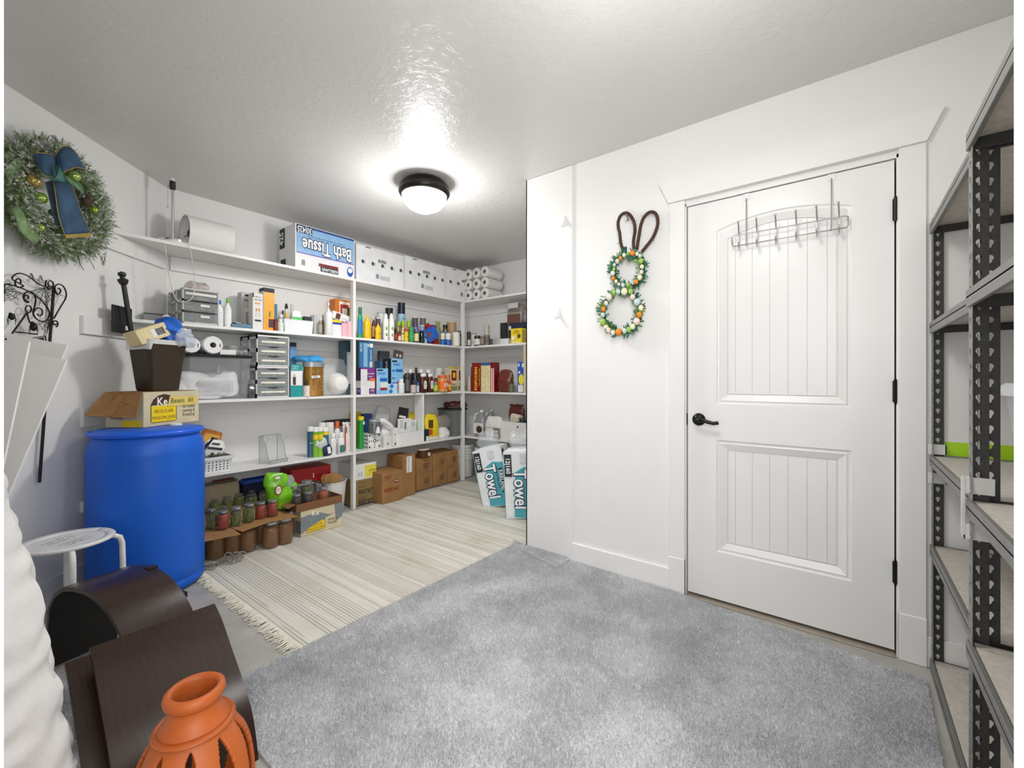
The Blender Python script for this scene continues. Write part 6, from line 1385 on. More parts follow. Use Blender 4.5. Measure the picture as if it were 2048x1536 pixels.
# tape-patched jar carton, tray on it
g0 = gp(G4.px(1290), G4.py(1005)); g1 = gp(G4.px(1820), G4.py(852)); ang = math.atan2(g1.y-g0.y, g1.x-g0.x); W = (g1-g0).length; D = .20
e1 = Vector((math.cos(ang), math.sin(ang), 0)); e2 = Vector((-e1.y, e1.x, 0)); s0 = g0.x/ray(G4.px(1290))[0]; Hk = hz(G4.py(680), s0)
cc = g0+e1*W/2+e2*D/2
t = jarbox(cc, ang, W, D, Hk, .0085, 'cream jar carton patched with grey duct tape on the floor by the shelf post')
kerr(t, W, D, Hk, 'F', .13, .57, .72)
TAPE = M('7f878c', .35, .15)
panel(t, W, D, Hk, 'F', -.002, .86, 0, 1, TAPE, .0022, 'duct_tape', [(0, .12), (.0, .76), (.45, .84), (.8, .62), (.95, .66), (.62, .50), (.3, .34)])
panel(t, W, D, Hk, 'F', .80, 1.002, .28, 1, TAPE, .0022, 'duct_tape', [(.2, 0), (0, 1), (1, 1), (1, .2)])
for i, s_ in enumerate(('canning &', 'freezing')): ftext(t, W, D, Hk, 'F', s_, .74, .42-.14*i, .03, KB, wd=.22*W, off=.003)
ftext(t, W, D, Hk, 'F', 'Ke', .33, .82, .05, M('f4efe0', .6), bold=.02, off=.003)
panel(t, W, D, Hk, 'L', .6, 1, .1, .6, TAPE, .001, 'duct_tape')
zt_ = Hk+.0095
t = thing('cardboard_tray', 'shallow brown cardboard tray of jars on the taped carton', 'tray', (cc.x-e1.x*.02, cc.y-e1.y*.02, zt_+.001), ang)
Wt, Dt, Ht = W*1.10, D*1.04, .055
mb = MB().box(-Wt/2, Wt/2, -Dt/2, Dt/2, 0, .003).box(-Wt/2, Wt/2, -Dt/2, -Dt/2+.004, .003, Ht).box(-Wt/2, Wt/2, Dt/2-.004, Dt/2, .003, Ht).box(-Wt/2, -Wt/2+.004, -Dt/2, Dt/2, .003, Ht).box(Wt/2-.004, Wt/2, -Dt/2, Dt/2, .003, Ht)
part('body', mb, M('7a5232', .75, var=.1, scale=10), t, None); 
part('flap', MB().prism([(-Wt/2, -Dt/2, Ht), (-Wt/2-.05, -Dt/2+.02, Ht-.02), (-Wt/2-.05, Dt/2-.02, Ht-.015), (-Wt/2, Dt/2, Ht)], (0, 0, .002)), mkraft2, t, None)
TJ = [(-.145, -.05, .085, .034, 'plum', 'left dark plum jar in the cardboard tray'), (-.065, -.055, .088, .036, 'plum', 'second dark plum jar in the cardboard tray'), (.055, -.05, .1, .036, 'relish', 'orange relish jar in the cardboard tray'), (-.03, .035, .15, .042, 'beans', 'tall green jar at the back of the cardboard tray'), (-.12, .04, .125, .036, 'plum', 'dark jar behind the plum jars in the tray'), (.12, .03, .10, .036, 'empty', 'empty glass jar at the right of the tray')]
for dx, dy, h, r, fl, lb in TJ:
    p = t.location + e1*dx + e2*dy; jar(p.x, p.y, zt_+.0045, r, h+.03, fl, lb, 'jars in the tray', .82)
# white trash bin with cardboard
x, s = onY(G4.px(1830), 3.55); t = thing('waste_bin', 'round white waste bin stuffed with cardboard left of the shelf post', 'bin', (1.995, 3.50, .0085))
hw = hz(G4.py(240), onY(G4.px(1850), 3.5)[1])
part('body', MB().lathe([(.10, 0), (.105, .004), (.125, hw-.008), (.13, hw-.006), (.13, hw), (.122, hw), (.10, .01), (.001, .008)], 36, cap=False), M('e6e6e2', .4, var=.02), t, 50)
t = thing('cardboard_scraps', 'torn pieces of brown cardboard sticking out of the white waste bin', 'cardboard', (1.965, 3.49, hw-.12))
rg = random.Random(8)
for i in range(6):
    o = part('cardboard_piece', MB().box(-.05, .05, -.0015, .0015, 0, .20), M('a9814e', .75, var=.12, scale=12), t, None); o.location = (rg.uniform(-.03, .03), rg.uniform(-.03, .03), 0); o.rotation_euler = (rg.uniform(-.35, .35), rg.uniform(-.5, .3), rg.uniform(-1, 1))
# wire coil on the floor
t = thing('wire_coil', 'loosely coiled grey cord lying on the rug edge by the jars', 'cord', (0, 0, 0))
q = [(60, 1400, 0), (180, 1390, 0), (240, 1310, 0), (330, 1290, .01), (315, 1220, .05), (350, 1185, .06), (400, 1200, .05), (420, 1260, .02), (400, 1310, .005), (430, 1270, .02), (425, 1200, .06), (480, 1180, .06), (490, 1230, .03), (450, 1290, .005), (500, 1250, .02), (560, 1210, .03), (590, 1200, .03), (560, 1175, .05), (490, 1190, .05), (500, 1250, .02), (560, 1240, .012), (440, 1310, .006), (300, 1300, .01), (200, 1330, .003)]
part('cord', MB().tube(crv([gp(G4.px(a), G4.py(b), c+.012) for a, b, c in q], 5), .0035, 6), M('8d8c87', .5), t, 60)
t = thing('string_tangle', 'tangled pale string by the foot of the blue drum', 'string', (0, 0, 0)); rg = random.Random(12)
b0 = gp(412, 1133, .01); pts = [b0+Vector((.04*math.sin(i*1.7), .035*math.cos(i*2.3), .004+.02*abs(math.sin(i*1.1)))) for i in range(16)]
part('string', MB().tube(crv(pts, 4), .0022, 5), M('c9c5ba', .8), t, 60)
# cartons right of the post
yp = gp(G0.px(330), G0.py(790)).y; yp = max(yp, YF+.046)
xa_, _ = onY(G0.px(240), yp); xb_, sb_ = onY(G0.px(424), yp); zA, zB, zC = hz(G0.py(632), sb_), hz(G0.py(478), sb_), hz(G0.py(325), sb_)
KP = M('8d7748', .75, var=.1, scale=14)
for z0, z1, lb in ((.0085, zA, 'bottom'), (zA+.0005, zB, 'upper')):
    W = xb_-xa_+.06; t = thing('peanut_butter_carton', '%s tan peanut butter carton in the stack right of the post' % lb, 'box', ((xa_-.06+xb_)/2, yp+.15, z0)); hh = z1-z0-.001
    part('body', MB().box(-W/2, W/2, -.15, .15, 0, hh, .002), KP, t); ftext(t, W, .3, hh, 'F', 'PEANUT BUTTER', .60, .2, .055, INKB, wd=.72*W, bold=.03)
    ftext(t, W, .3, hh, 'F', '12/40 OZ. JARS', .38, .55, .025, INKB, wd=.3*W); ftext(t, W, .3, hh, 'F', 'CREAMY', .42, .80, .02, INKB, wd=.4*W)
W = xb_-xa_+.03; t = thing('white_carton', 'white carton with yellow label on top of the peanut butter cartons', 'box', ((xa_-.03+xb_)/2, yp+.15, zB+.0005)); hh = zC-zB
part('body', MB().box(-W/2, W/2, -.15, .15, 0, hh, .002), WHM, t); panel(t, W, .3, hh, 'F', .45, .99, .12, .88, M('e9dc4a', .5)); ftext(t, W, .3, hh, 'F', 'EXTRA 9', .85, .5, .025, INKB)
ftext(t, W, .3, hh, 'F', '11', .22, .35, .05, INKB)
t = fbox(G0, 482, 694, 428, 735, .26, mkraft, 'brown salt carton with red lettering standing out on the rug', z0=.0085, texts=[('F', '*IODIZED SALT', .45, .42, .15, M('9a2a1c', .6), .72), ('F', '*24-26 OZ.', .28, .86, .11, M('9a2a1c', .6), .32), ('F', 'ROUND CANS', .27, .77, .05, M('9a2a1c', .6), .30)], panels=[('F', .55, .78, .62, .72, M('4a1512', .6), .0006, 'hand_hole', cs(.5, 14)), ('F', .57, .77, .655, .70, M('e89aa5', .6), .001, 'hand_hole', cs(.5, 14))])
t = fbox(G0, 692, 823, 262, 672, .24, mkraft, 'tall brown carton with long printed white strip label behind the salt', z0=.0085, panels=[('F', .30, .72, .58, .98, WHM)], texts=[('F', '|address label', .45, .78, .09, INKB, .34)])
def wbox(X0, X1, Yt, Yb, z0, zt, lb, yb=None):
    yy = yb; a, s0_ = onY(G0.px(X0), yy); b, s1_ = onY(G0.px(X1), yy); W = b-a; hh = zt-z0
    t = thing('wheat_carton', lb, 'box', ((a+b)/2, yy+.13, z0), random.Random(X0).uniform(-.02, .02), 'wheat cartons in two layers'); part('body', MB().box(-W/2+.002, W/2-.002, -.13, .13, 0, hh-.001, .002), mkraft, t)
    for v, s_, w_ in ((.78, 'NET WEIGHT', .35), (.6, 'WESTERN', .42), (.46, 'FAMILY', .42), (.32, 'WHEAT', .42), (.14, 'PRODUCT', .35)): ftext(t, W, .26, hh, 'F', s_, .62, v, .022 if v < .7 and v > .2 else .012, INKB, wd=w_*W*.9, bold=.02 if v < .7 else 0)
yw = 3.42
sM = onY(G0.px(1050), yw)[1]; z1_ = hz(G0.py(470), onY(G0.px(920), yw)[1])
for (a, b, n1) in ((836, 1000, 'left'), (1006, 1152, 'middle'), (1156, 1268, 'right')):
    sC = onY(G0.px((a+b)/2), yw)[1]; zt1 = .172
    wbox(a, b, 0, 0, .0085, zt1, '%s brown wheat carton on the floor layer' % n1, yw)
    wbox(a-3, b-4, 0, 0, zt1+.0005, .345 if n1 != 'left' else .325, '%s brown wheat carton on the upper layer' % n1, yw+.004)
t = vessel(G0, 838, 962, 190, .05, 'can', M('5a3820', .2, alpha=.9), None, 'brown plastic tub with pale lid on the left wheat cartons', name='tub', cat='tub', z0=.327)
Rr = max(v.co.x for v in t.children[0].data.vertices); Hq = max(v.co.z for v in t.children[0].data.vertices)
t.children[0].data = (lambda me: (me.from_pydata([tuple(v) for v in (lambda q: q.v)(MB().lathe([(Rr*.8, 0), (Rr*.98, Hq*.88), (Rr, Hq*.9)], 24))], [], MB().lathe([(Rr*.8, 0), (Rr*.98, Hq*.88), (Rr, Hq*.9)], 24).f), me.materials.append(M('5a3820', .2)), me)[-1])(bpy.data.meshes.new('tub'))
part('lid', MB().lathe([(Rr, Hq*.88), (Rr*1.06, Hq*.89), (Rr*1.06, Hq*.96), (Rr, Hq), (.001, Hq*.985)], 24), M('cfc7bd', .4), t); part('price_label', MB().box(Rr*.45, Rr*.75, -Rr*.98, -Rr*.6, Hq*.2, Hq*.55), WHM, t, None)
# white pails
def pail(x, y, r, h, label):
    t = thing('pail', label, 'bucket', (x, y, .0085)); m_ = M('dedddb', .35, var=.03)
    part('body', MB().lathe([(r*.88, 0), (r*.9, .004), (r*.97, h*.72), (r*1.03, h*.73), (r*1.03, h*.75), (r*.975, h*.76), (r*.98, h*.80), (r*1.04, h*.81), (r*1.04, h*.83), (r*.99, h*.84), (r, h*.93)], 36), m_, t, 40)
    part('lid', MB().lathe([(r*1.05, h*.91), (r*1.08, h*.92), (r*1.08, h*.97), (r*1.04, h), (r*.97, h), (r*.95, h*.975), (.001, h*.975)], 36), m_, t, 40)
    part('bail_handle', MB().tube([(r*1.06*math.cos(q), -abs(r*1.10*math.sin(q))-.004, h*.78-.10*math.sin(q)) for q in np.linspace(0, PI, 16)], .002, 5), CHR, t)
for (X, yy, lb) in ((1320, 3.56, 'white lidded pail in the shelf corner behind the post'), ):
    x, s = onY(GB.px(X), yy); pail(x-.02, yy, .135, .37, lb)
pail(3.70, 3.20, .14, .36, 'white lidded pail under the far shelves behind the towel packs')
pail(3.71, 2.88, .14, .37, 'another white lidded pail under the far shelves, mostly behind the towels')
# paper towel packs
def towelpack(px, pyb, label, rz, tilt, s_in=None, wd=.30, dp=.28, hh=.55, yl=0):
    g = gp(px, pyb, .012); t = thing('towel_pack', label, 'towel pack', (g.x, g.y, .014), rot=(0, tilt, rz))
    mb = bulgebox(wd, dp, hh, 2, 4, .026, px)
    part('wrapped_rolls', mb, M('e3e6e7', .28, var=.05, scale=8), t, 60)
    AQ = M('4fa3b2', .3, var=.12, scale=6)
    def P(f, *a, **k): return panel(t, wd, dp, hh, f, *a, **k)
    for f in ('F', 'L', 'R'):
        fw = wd if f == 'F' else dp
        P(f, .26, .97, .0, .74, AQ, .006, 'printed_panel', [(0, .03), (.12, .9), (.5, 1), (1, .96), (1, 0)])
        P(f, .02, .24, .80-.2, .97-.05, INKB, .0065)
        ftext(t, wd, dp, hh, f, '12|160', .13, .76, .05, INKW, wd=.27*hh*.8, off=.0085, spin=-PI/2, bold=.02)
        ftext(t, wd, dp, hh, f, 'Towel', .47, .42, .15, INKN, wd=.56*hh, off=.0075, spin=-PI/2, bold=.07)
        ftext(t, wd, dp, hh, f, 'Towel', .47, .42, .15, INKW, wd=.555*hh, off=.009, spin=-PI/2, bold=.02)
        ftext(t, wd, dp, hh, f, 'PREMIUM', .70, .48, .035, INKN, wd=.36*hh, off=.0075, spin=-PI/2)
        P(f, .78, .90, .22, .62, M('231a18', .4), .0075)
        ftext(t, wd, dp, hh, f, 'KIRKLAND', .84, .42, .05, INKW, wd=.34*hh, off=.009, spin=-PI/2, bold=.02)
        P(f, .5, .72, .80, .93, M('c9ced1', .4), .0075); P(f, .1, .2, .04, .1, M('e9e9e9', .4), .0075)
    cl = part('loose_film', MB().gbox(wd*.8, dp*.7, .16, (10, 8, 6), lump(.03, 11, px % 17, 2.6, .4, False)), M('d3dadc', .1, alpha=.3), t, 60); cl.location = (0, 0, hh-.03)
    return t
towelpack(1002, 1007, 'paper towel pack with teal print leaning left of its twin', math.radians(-68), math.radians(-12), hh=.53, wd=.27, dp=.20)
towelpack(1050, 1030, 'paper towel pack with teal print nearest the wall end', math.radians(-64), math.radians(-3), hh=.56, wd=.27, dp=.20)
# white fabric at the wall end foot
# ================================================================== left wall: wreath, iron trellis
rw = random.Random(21)
wc = LW(112, 402, .06); ew = lwd.copy(); nw = -lwn
t = thing('christmas_wreath', 'frosted green wreath with blue velvet bow hanging on the left wall', 'wreath', (0, 0, 0))
RX = (LW(205, 402, .06)-wc).dot(ew); RX = abs(RX)*.80; RZ = .225
def wp(a, r, o): return wc + ew*(RX*r*math.cos(a)) + Vector((0, 0, RZ*r*math.sin(a))) + nw*o
RX = RZ = .208
part('twig_ring', MB().tube([wp(a, 1, 0) for a in np.linspace(0, 2*PI, 48, endpoint=False)], .058, 8, closed=True), M('5d6a4c', .9, var=.5, scale=30, bump=1), t, 60)
def sprig(mb, p, d, L_, n, wdt):
    d = d.normalized(); sd = d.orthogonal().normalized(); s2 = d.cross(sd)
    for i in range(n):
        u = i/n; b = p+d*L_*u; q = rw.uniform(0, 2*PI); o = (sd*math.cos(q)+s2*math.sin(q)+d*.8).normalized()*L_*.38*(1-.4*u); w_ = o.cross(d)
        if w_.length < 1e-6: continue
        w_ = w_.normalized()*wdt; mb.add([b-w_, b+w_, b+o], [(0, 1, 2)])
    mb.add([p-sd*wdt*.8, p+sd*wdt*.8, p+d*L_], [(0, 1, 2)])
for nm, col, cnt, L0, ln in (('pine_needles', '7d9462', 640, .056, 14), ('frosted_needles', 'd3d8ce', 560, .058, 12), ('grey_green_needles', 'a3b098', 380, .05, 12), ('pale_green_leaves', '9fb56c', 120, .04, 9)):
    mb = MB()
    for i in range(cnt):
        a = rw.uniform(0, 2*PI); b = rw.uniform(-1.9, 1.9); rad = .062
        rdir = ew*math.cos(a)+Vector((0, 0, math.sin(a))); d = rdir*math.sin(b)+nw*math.cos(b); p = wp(a, 1, 0)+d*rad*.8
        tang = -ew*math.sin(a)+Vector((0, 0, math.cos(a)))
        sprig(mb, p, d+tang*rw.uniform(-1.0, 1.4)+Vector((rw.uniform(-.3, .3),)*3), L0*rw.uniform(.6, 1.15), ln, .0018 if nm != 'pale_green_leaves' else .004)
    part(nm, mb, M(col, .7, var=.15), t, None, 'stuff')
mb = MB()
for i in range(42):
    a = rw.uniform(0, 2*PI); p = wp(a, 1, .03); rdir = ew*math.cos(a)+Vector((0, 0, math.sin(a))); d = (rdir*rw.choice((1, 1, -.3))+nw*rw.uniform(.0, .5)+Vector((0, 0, -.15)))
    q = [p]; 
    for k in range(4): q.append(q[-1]+(d+Vector((rw.uniform(-.4, .4), rw.uniform(-.4, .4), rw.uniform(-.4, .4))))*.025)
    mb.tube(q, .0016, 4)
part('bare_twigs', mb, M('55504a', .8), t, None, 'stuff')
mb = MB()
for i in range(46):
    a = rw.uniform(0, 2*PI); c = wp(a, rw.uniform(.82, 1.2), rw.uniform(.035, .06))
    for k in range(6): mb.ball(c+Vector((rw.uniform(-.014, .014), rw.uniform(-.014, .014), rw.uniform(-.014, .014))), rw.uniform(.004, .0065), 7, 5)
part('white_berries', mb, M('dfddd2', .5), t, 60, 'stuff')
for px, py, r, c_ in ((66, 362, .030, 'b59d5c'), (80, 396, .026, '8fae3c'), (148, 352, .026, 'a9c86a'), (188, 420, .018, '9fb443'), (80, 455, .017, 'b3c25a'), (105, 425, .016, '4d7a4a')):
    part('bauble', MB().ball(LW(px, py, .125), r, 20, 14), M(c_, .12, .55, var=.05), t, 60)
for px, py in ((172, 402), (176, 395)): part('pine_cone', MB().ball(LW(px, py, .10), .022, 10, 8, (1, 1, 1.3)), M('4a3a2c', .8, var=.5, scale=60, bump=1), t, 60)
mvel = M('2f4f6b', .75, var=.35, scale=14); mgold = M('b59a52', .3, .6)
def ribbon(nm, pts, wpx, mat, off=.14, edge=None, mesh_th=.0015):
    """ribbon with centre line and half-width vector given in photo pixels, on the wall plane moved out by off"""
    A = crv([LW(x-wx, y-wy, off+o) for (x, y, wx, wy, o) in pts], 4); B = crv([LW(x+wx, y+wy, off+o) for (x, y, wx, wy, o) in pts], 4)
    o = part(nm, MB().grid([[a+(b-a)*u for u in (0, .25, .5, .75, 1)] for a, b in zip(A, B)]), mat, t, 60); solid(o, mesh_th)
    if edge:
        for E_ in (A, B): part('ribbon_edge', MB().tube(E_, .002, 5), edge, o, 60)
    return o
ribbon('velvet_tail', [(118, 360, 12, -4, -.01), (128, 380, 18, -4, .01), (140, 430, 22, -6, .015), (155, 468, 25, -4, .0)], 0, mvel, .16, mgold)
part('gold_hem', MB().prism([LW(129, 469, .161), LW(180, 466, .161), LW(180, 474, .161), LW(130, 476, .161)], nw*.003), mgold, t, None)
ribbon('velvet_tail', [(98, 362, 8, -2, -.02), (106, 395, 8, -2, -.01), (112, 425, 8, 0, .0), (120, 462, 5, 0, -.03)], 0, M('5a7285', .7, var=.3, scale=20), .14)
ribbon('bow_loop', [(112, 332, 2, 20, .0), (128, 318, 4, 24, .03), (148, 315, 6, 20, .04), (165, 328, 8, 12, .03), (160, 338, 10, 3, .0)], 0, mvel, .16, mgold)
ribbon('bow_loop', [(112, 333, 1, 18, .0), (100, 330, 2, 22, .03), (86, 328, 2, 22, .035), (70, 318, 3, 11, .0)], 0, mvel, .16, mgold)
ribbon('bow_loop', [(108, 310, 2, 20, -.02), (92, 294, 8, 14, .0), (78, 290, 10, 10, .0), (66, 300, 6, 8, -.03)], 0, M('a9a9a4', .35, .3, alpha=.75, var=.4, scale=60), .13)
ribbon('bow_loop', [(112, 300, 4, 14, -.01), (118, 284, 6, 12, .01), (108, 278, 8, 8, .0)], 0, M('9c9c97', .35, .3, alpha=.75, var=.4, scale=60), .12)
ribbon('satin_loop', [(110, 340, 3, 10, .02), (124, 345, 6, 14, .04), (118, 360, 8, 4, .04), (100, 352, 4, 8, .03)], 0, M('2c6a5a', .35, var=.3), .17)
ribbon('green_ribbon', [(122, 350, 4, 10, .0), (140, 362, 6, 9, .02), (158, 375, 6, 10, .0), (166, 380, 2, 8, -.02)], 0, M('5f8a62', .45, var=.3), .15)
ribbon('green_ribbon', [(60, 318, 4, 6, -.02), (38, 325, 6, 8, .0), (22, 340, 6, 8, -.01), (16, 356, 5, 4, -.03)], 0, M('7f9a6f', .5, var=.25), .12)
ribbon('green_ribbon', [(30, 412, 6, -6, -.02), (40, 432, 8, -5, .0), (46, 450, 8, -8, .01), (60, 468, 7, -8, .0), (78, 482, 6, -6, -.02)], 0, M('7f9c6a', .5, var=.25), .12)
for (px, py, dx, dy) in ((205, 432, 18, -3), (205, 420, 14, -10), (200, 436, 16, 6), (212, 505, -4, 20), (203, 512, 2, 14)):
    mb = MB(); a = LW(px, py, .10); b = LW(px+dx, py+dy, .10); sprig(mb, a, b-a, (b-a).length*1.2, 26, .003); part('sprig', mb, M('a9aaa2', .5), t, None)
t = thing('wall_hook', 'small double metal coat hook on the left wall above the iron trellis', 'hook', LW(62, 552, .002))
for dx in (0, .045):
    part('hook', MB().tube([(dx*lwd.x, dx*lwd.y, .01)+nw*0 if False else Vector((dx*lwd.x, dx*lwd.y, .012)), Vector((dx*lwd.x, dx*lwd.y, -.012))+nw*.01, Vector((dx*lwd.x, dx*lwd.y, -.02))+nw*.03, Vector((dx*lwd.x, dx*lwd.y, -.005))+nw*.04], .004, 6), CHR, t, 60)
# iron trellis, in crop pixels (3.2 per photo pixel)
t = thing('iron_trellis', 'black wrought iron cobweb scroll stake hung on the left wall', 'wall decoration', (0, 0, 0))
MI = M('1c1a19', .45, .4)
def K(X, Y, off=.03): return LW(X/3.2, 540+Y/3.2, off)
def scroll(pts, r=.0032, off=.03): return part('scroll', MB().tube(crv([K(x, y, off) for x, y in pts], 5), r, 6), MI, t, 60)
part('pole', MB().tube([K(345, 105, .02), K(252, 1360, .02)], .0062, 8), MI, t, 60)
def spi(cx, cy, r0, r1, a0, turns, n=16, sx=.85): return [(cx+(r0+(r1-r0)*i/n)*math.cos(a0+2*PI*turns*i/n)*sx, cy+(r0+(r1-r0)*i/n)*math.sin(a0+2*PI*turns*i/n)) for i in range(n+1)]
scroll([(30, 90), (90, 100), (170, 130), (230, 165), (285, 215), (315, 270), (305, 315), (270, 330), (230, 310), (212, 275)]+spi(250, 275, 38, 12, 3.4, .9))
scroll(spi(120, 78, 10, 38, 1.2, -1.1)+[(80, 60), (95, 30), (135, 22), (190, 45), (240, 85), (290, 105), (340, 108)])
scroll(spi(320, 90, 12, 36, 2.0, 1.3))
scroll(spi(372, 128, 8, 28, -1.8, .6)+[(350, 110), (375, 90), (405, 105), (423, 145), (418, 185), (385, 240), (345, 310)])
scroll(spi(352, 342, 6, 24, 0, 1.2))
scroll(spi(172, 178, 8, 30, .8, -.95)+[(150, 180), (160, 148), (190, 138), (218, 155), (228, 190), (222, 230), (213, 262), (215, 290)])
scroll(spi(182, 250, 22, 22, 0, 1.0), .003); scroll([(60, 88), (30, 95), (26, 130), (30, 150)], .003)
scroll([(35, 440), (60, 430), (175, 270)], .004, .04); scroll([(100, 398), (140, 400), (240, 412)], .003, .04); scroll([(175, 265), (180, 310), (200, 350)], .003)
# cobwebs
mb = MB()
def web(cx, cy, rays, rings):
    for x, y in rays: mb.tube([K(cx, cy, .03), K(x, y, .03)], .0011, 4)
    for f_ in rings:
        for (x0, y0), (x1, y1) in zip(rays, rays[1:]):
            a = (cx+(x0-cx)*f_, cy+(y0-cy)*f_); b = (cx+(x1-cx)*f_, cy+(y1-cy)*f_); m = ((a[0]+b[0])/2*.9+cx*.1, (a[1]+b[1])/2*.9+cy*.1)
            mb.tube([K(*a, .03), K(*m, .03), K(*b, .03)], .0011, 4)
web(285, 112, [(150, 150), (205, 180), (250, 225), (300, 270), (325, 200), (415, 170)], (.25, .45, .65, .85))
web(28, 130, [(70, 95), (95, 120), (150, 150), (110, 185), (75, 200), (28, 205)], (.3, .5, .7, .9))
web(310, 320, [(245, 350), (265, 385), (300, 410), (335, 300)], (.3, .6, .9))
part('cobweb', mb, MI, t, 60, 'stuff')
for cx, cy, k in ((75, 300, 1.0), (215, 365, 1.3)):
    b_ = part('spider', MB().ball(K(cx, cy, .04), .011*k, 10, 8, (1, 1, 1.3)).ball(K(cx-8, cy-20*k, .04), .006*k, 8, 6), MI, t, 60)
    mb = MB()
    for i in range(6): sx = -1 if i % 2 else 1; mb.tube([K(cx, cy-10, .04), K(cx+sx*(18+6*(i//2)), cy-22+18*(i//2), .045), K(cx+sx*22, cy+10+20*(i//2), .035)], .0014, 4)
    part('spider_legs', mb, MI, b_, 60, 'stuff')
mb = MB().prism([K(28, 460, .035), K(285, 420, .035), K(298, 492, .035), K(30, 535, .035)], nw*.006)
sg = part('sign_board', mb, M('1d1c1b', .5), t, None, label='black sign with white letters')
for q in (((34, 468), (282, 428)), ((282, 428), (293, 488))): part('sign_border', MB().tube([K(*q[0], .043), K(*q[1], .043)], .0012, 4), WHM, sg, None)
u_ = (K(285, 420, .035)-K(28, 460, .035)).normalized(); z_ = Vector((0, 0, 1)); z_ = (z_-u_*z_.dot(u_)).normalized(); n_ = u_.cross(z_)
tx = text(t, 'in...', K(236, 462, .043), .05, INKW, (0, 0, 0)); tx.matrix_local = Matrix.Translation(K(236, 464, .0425)) @ Matrix((u_, z_, n_)).transposed().to_4x4() @ Matrix.Diagonal((.05, .05, 1, 1))
# ================================================================== bunny egg wreath
t = thing('egg_wreath', 'bunny-shaped twig wreath covered in pastel eggs beside the white door', 'wreath', (0, 0, 0))
def Q(X, Y, off=.03): return RW(1180+X/5.12, 400+Y/5.12, off)
mtw = M('4a3526', .85, var=.3, scale=60, bump=1); rb = random.Random(6)
for ear in ([(340, 510), (315, 440), (305, 340), (290, 280), (290, 220), (310, 165), (350, 135), (395, 140), (430, 180), (455, 240), (460, 320), (445, 420), (450, 500)], [(480, 505), (490, 430), (505, 350), (520, 260), (550, 180), (600, 130), (650, 125), (685, 160), (695, 230), (680, 300), (640, 390), (580, 470), (530, 530)]):
    e_ = part('twig_ear', MB().tube(crv([Q(x, y, .028) for x, y in ear], 4), .0088, 7), mtw, t, 60)
    mb = MB()
    for k in range(5):
        P_ = crv([Q(x+rb.uniform(-9, 9), y+rb.uniform(-9, 9), .028+rb.uniform(-.008, .010)) for x, y in ear], 3); mb.tube(P_, .0026, 4)
    for k in range(26):
        i = rb.randrange(1, len(ear)-1); x, y = ear[i]; x += rb.uniform(-15, 15); y += rb.uniform(-20, 20)
        mb.tube([Q(x, y, .03), Q(x+rb.uniform(-22, 22), y+rb.uniform(-15, 15), .035), Q(x+rb.uniform(-38, 38), y+rb.uniform(-34, 20), .035)], .0007, 3)
    part('twigs', mb, mtw, e_, None, 'stuff')
rings = ((395, 725, 150, 170), (325, 1145, 190, 210))
for cx, cy, a, b in rings: part('twig_ring', MB().tube([Q(cx+a*math.cos(q), cy+b*math.sin(q), .018) for q in np.linspace(0, 2*PI, 40, endpoint=False)], .011, 6, closed=True), mtw, t, 60)
for nm, col, cnt in (('green_grass', '1f6b45', 150), ('light_green_sprigs', '6c9440', 90), ('dark_ribbon_grass', '0f5a4a', 70)):
    mb = MB()
    for i in range(cnt):
        cx, cy, a, b = rings[rb.random() < .55]; q = rb.uniform(0, 2*PI); p = Q(cx+a*math.cos(q), cy+b*math.sin(q), .026)
        g = rb.uniform(0, 2*PI); 
        for k in range(4):
            gg = g+rb.uniform(-.5, .5); d = Vector((-rb.uniform(.1, .7), math.cos(gg), math.sin(gg)))*rb.uniform(.016, .042); w_ = Vector((0, -math.sin(gg), math.cos(gg)))*.0028
            mb.add([p-w_*.4, p+w_*.4, p+d+w_, p+d-w_], [(0, 1, 2, 3)])
    part(nm, mb, M(col, .4, var=.2), t, None, 'stuff')
EG = {'o': 'ef8a1c', 'w': 'e9e2da', 'p': 'ecd3c8', 'c': 'efe6c4', 'b': 'c3d6da', 'g': '9cc455'}
eggs = [(435, 545, 26, 'o'), (390, 556, 19, 'g'), (350, 565, 20, 'w'), (312, 596, 19, 'o'), (280, 628, 24, 'p'), (250, 665, 18, 'b'), (246, 708, 18, 'g'), (233, 750, 24, 'w'), (240, 802, 20, 'o'), (267, 834, 18, 'c'), (296, 862, 17, 'p'), (338, 872, 22, 'b'), (390, 868, 20, 'g'), (474, 838, 22, 'o'), (511, 795, 26, 'c'), (528, 738, 21, 'p'), (532, 684, 21, 'c'), (523, 625, 25, 'g'), (513, 572, 19, 'b'), (482, 552, 19, 'c'),
 (352, 938, 35, 'c'), (417, 938, 27, 'g'), (290, 940, 25, 'b'), (243, 947, 25, 'g'), (437, 994, 28, 'p'), (196, 994, 34, 'w'), (483, 1045, 34, 'b'), (165, 1058, 24, 'w'), (523, 1106, 28, 'c'), (140, 1117, 26, 'o'), (505, 1173, 28, 'o'), (132, 1178, 24, 'b'), (478, 1243, 35, 'p'), (132, 1250, 34, 'g'), (437, 1298, 28, 'c'), (165, 1302, 25, 'c'), (398, 1328, 26, 'g'), (190, 1335, 27, 'p'), (354, 1340, 26, 'b'), (236, 1358, 26, 'w'), (294, 1352, 34, 'o')]
kx = (Q(500, 700)-Q(400, 700)).length/100
for i, (x, y, r, c_) in enumerate(eggs): part('egg', MB().ball(Q(x, y, .04), r*kx*.98, 12, 9, (.85, .95, 1.12)), M(EG[c_], .4, var=.03), t, 60)
part('hook_bow', MB().tube([Q(370, 110, .03), Q(378, 160, .035), Q(395, 215, .03)], .003, 5).tube([Q(365, 150, .03), Q(380, 200, .035), Q(400, 215, .03)], .0015, 4), CHR, t, 60)
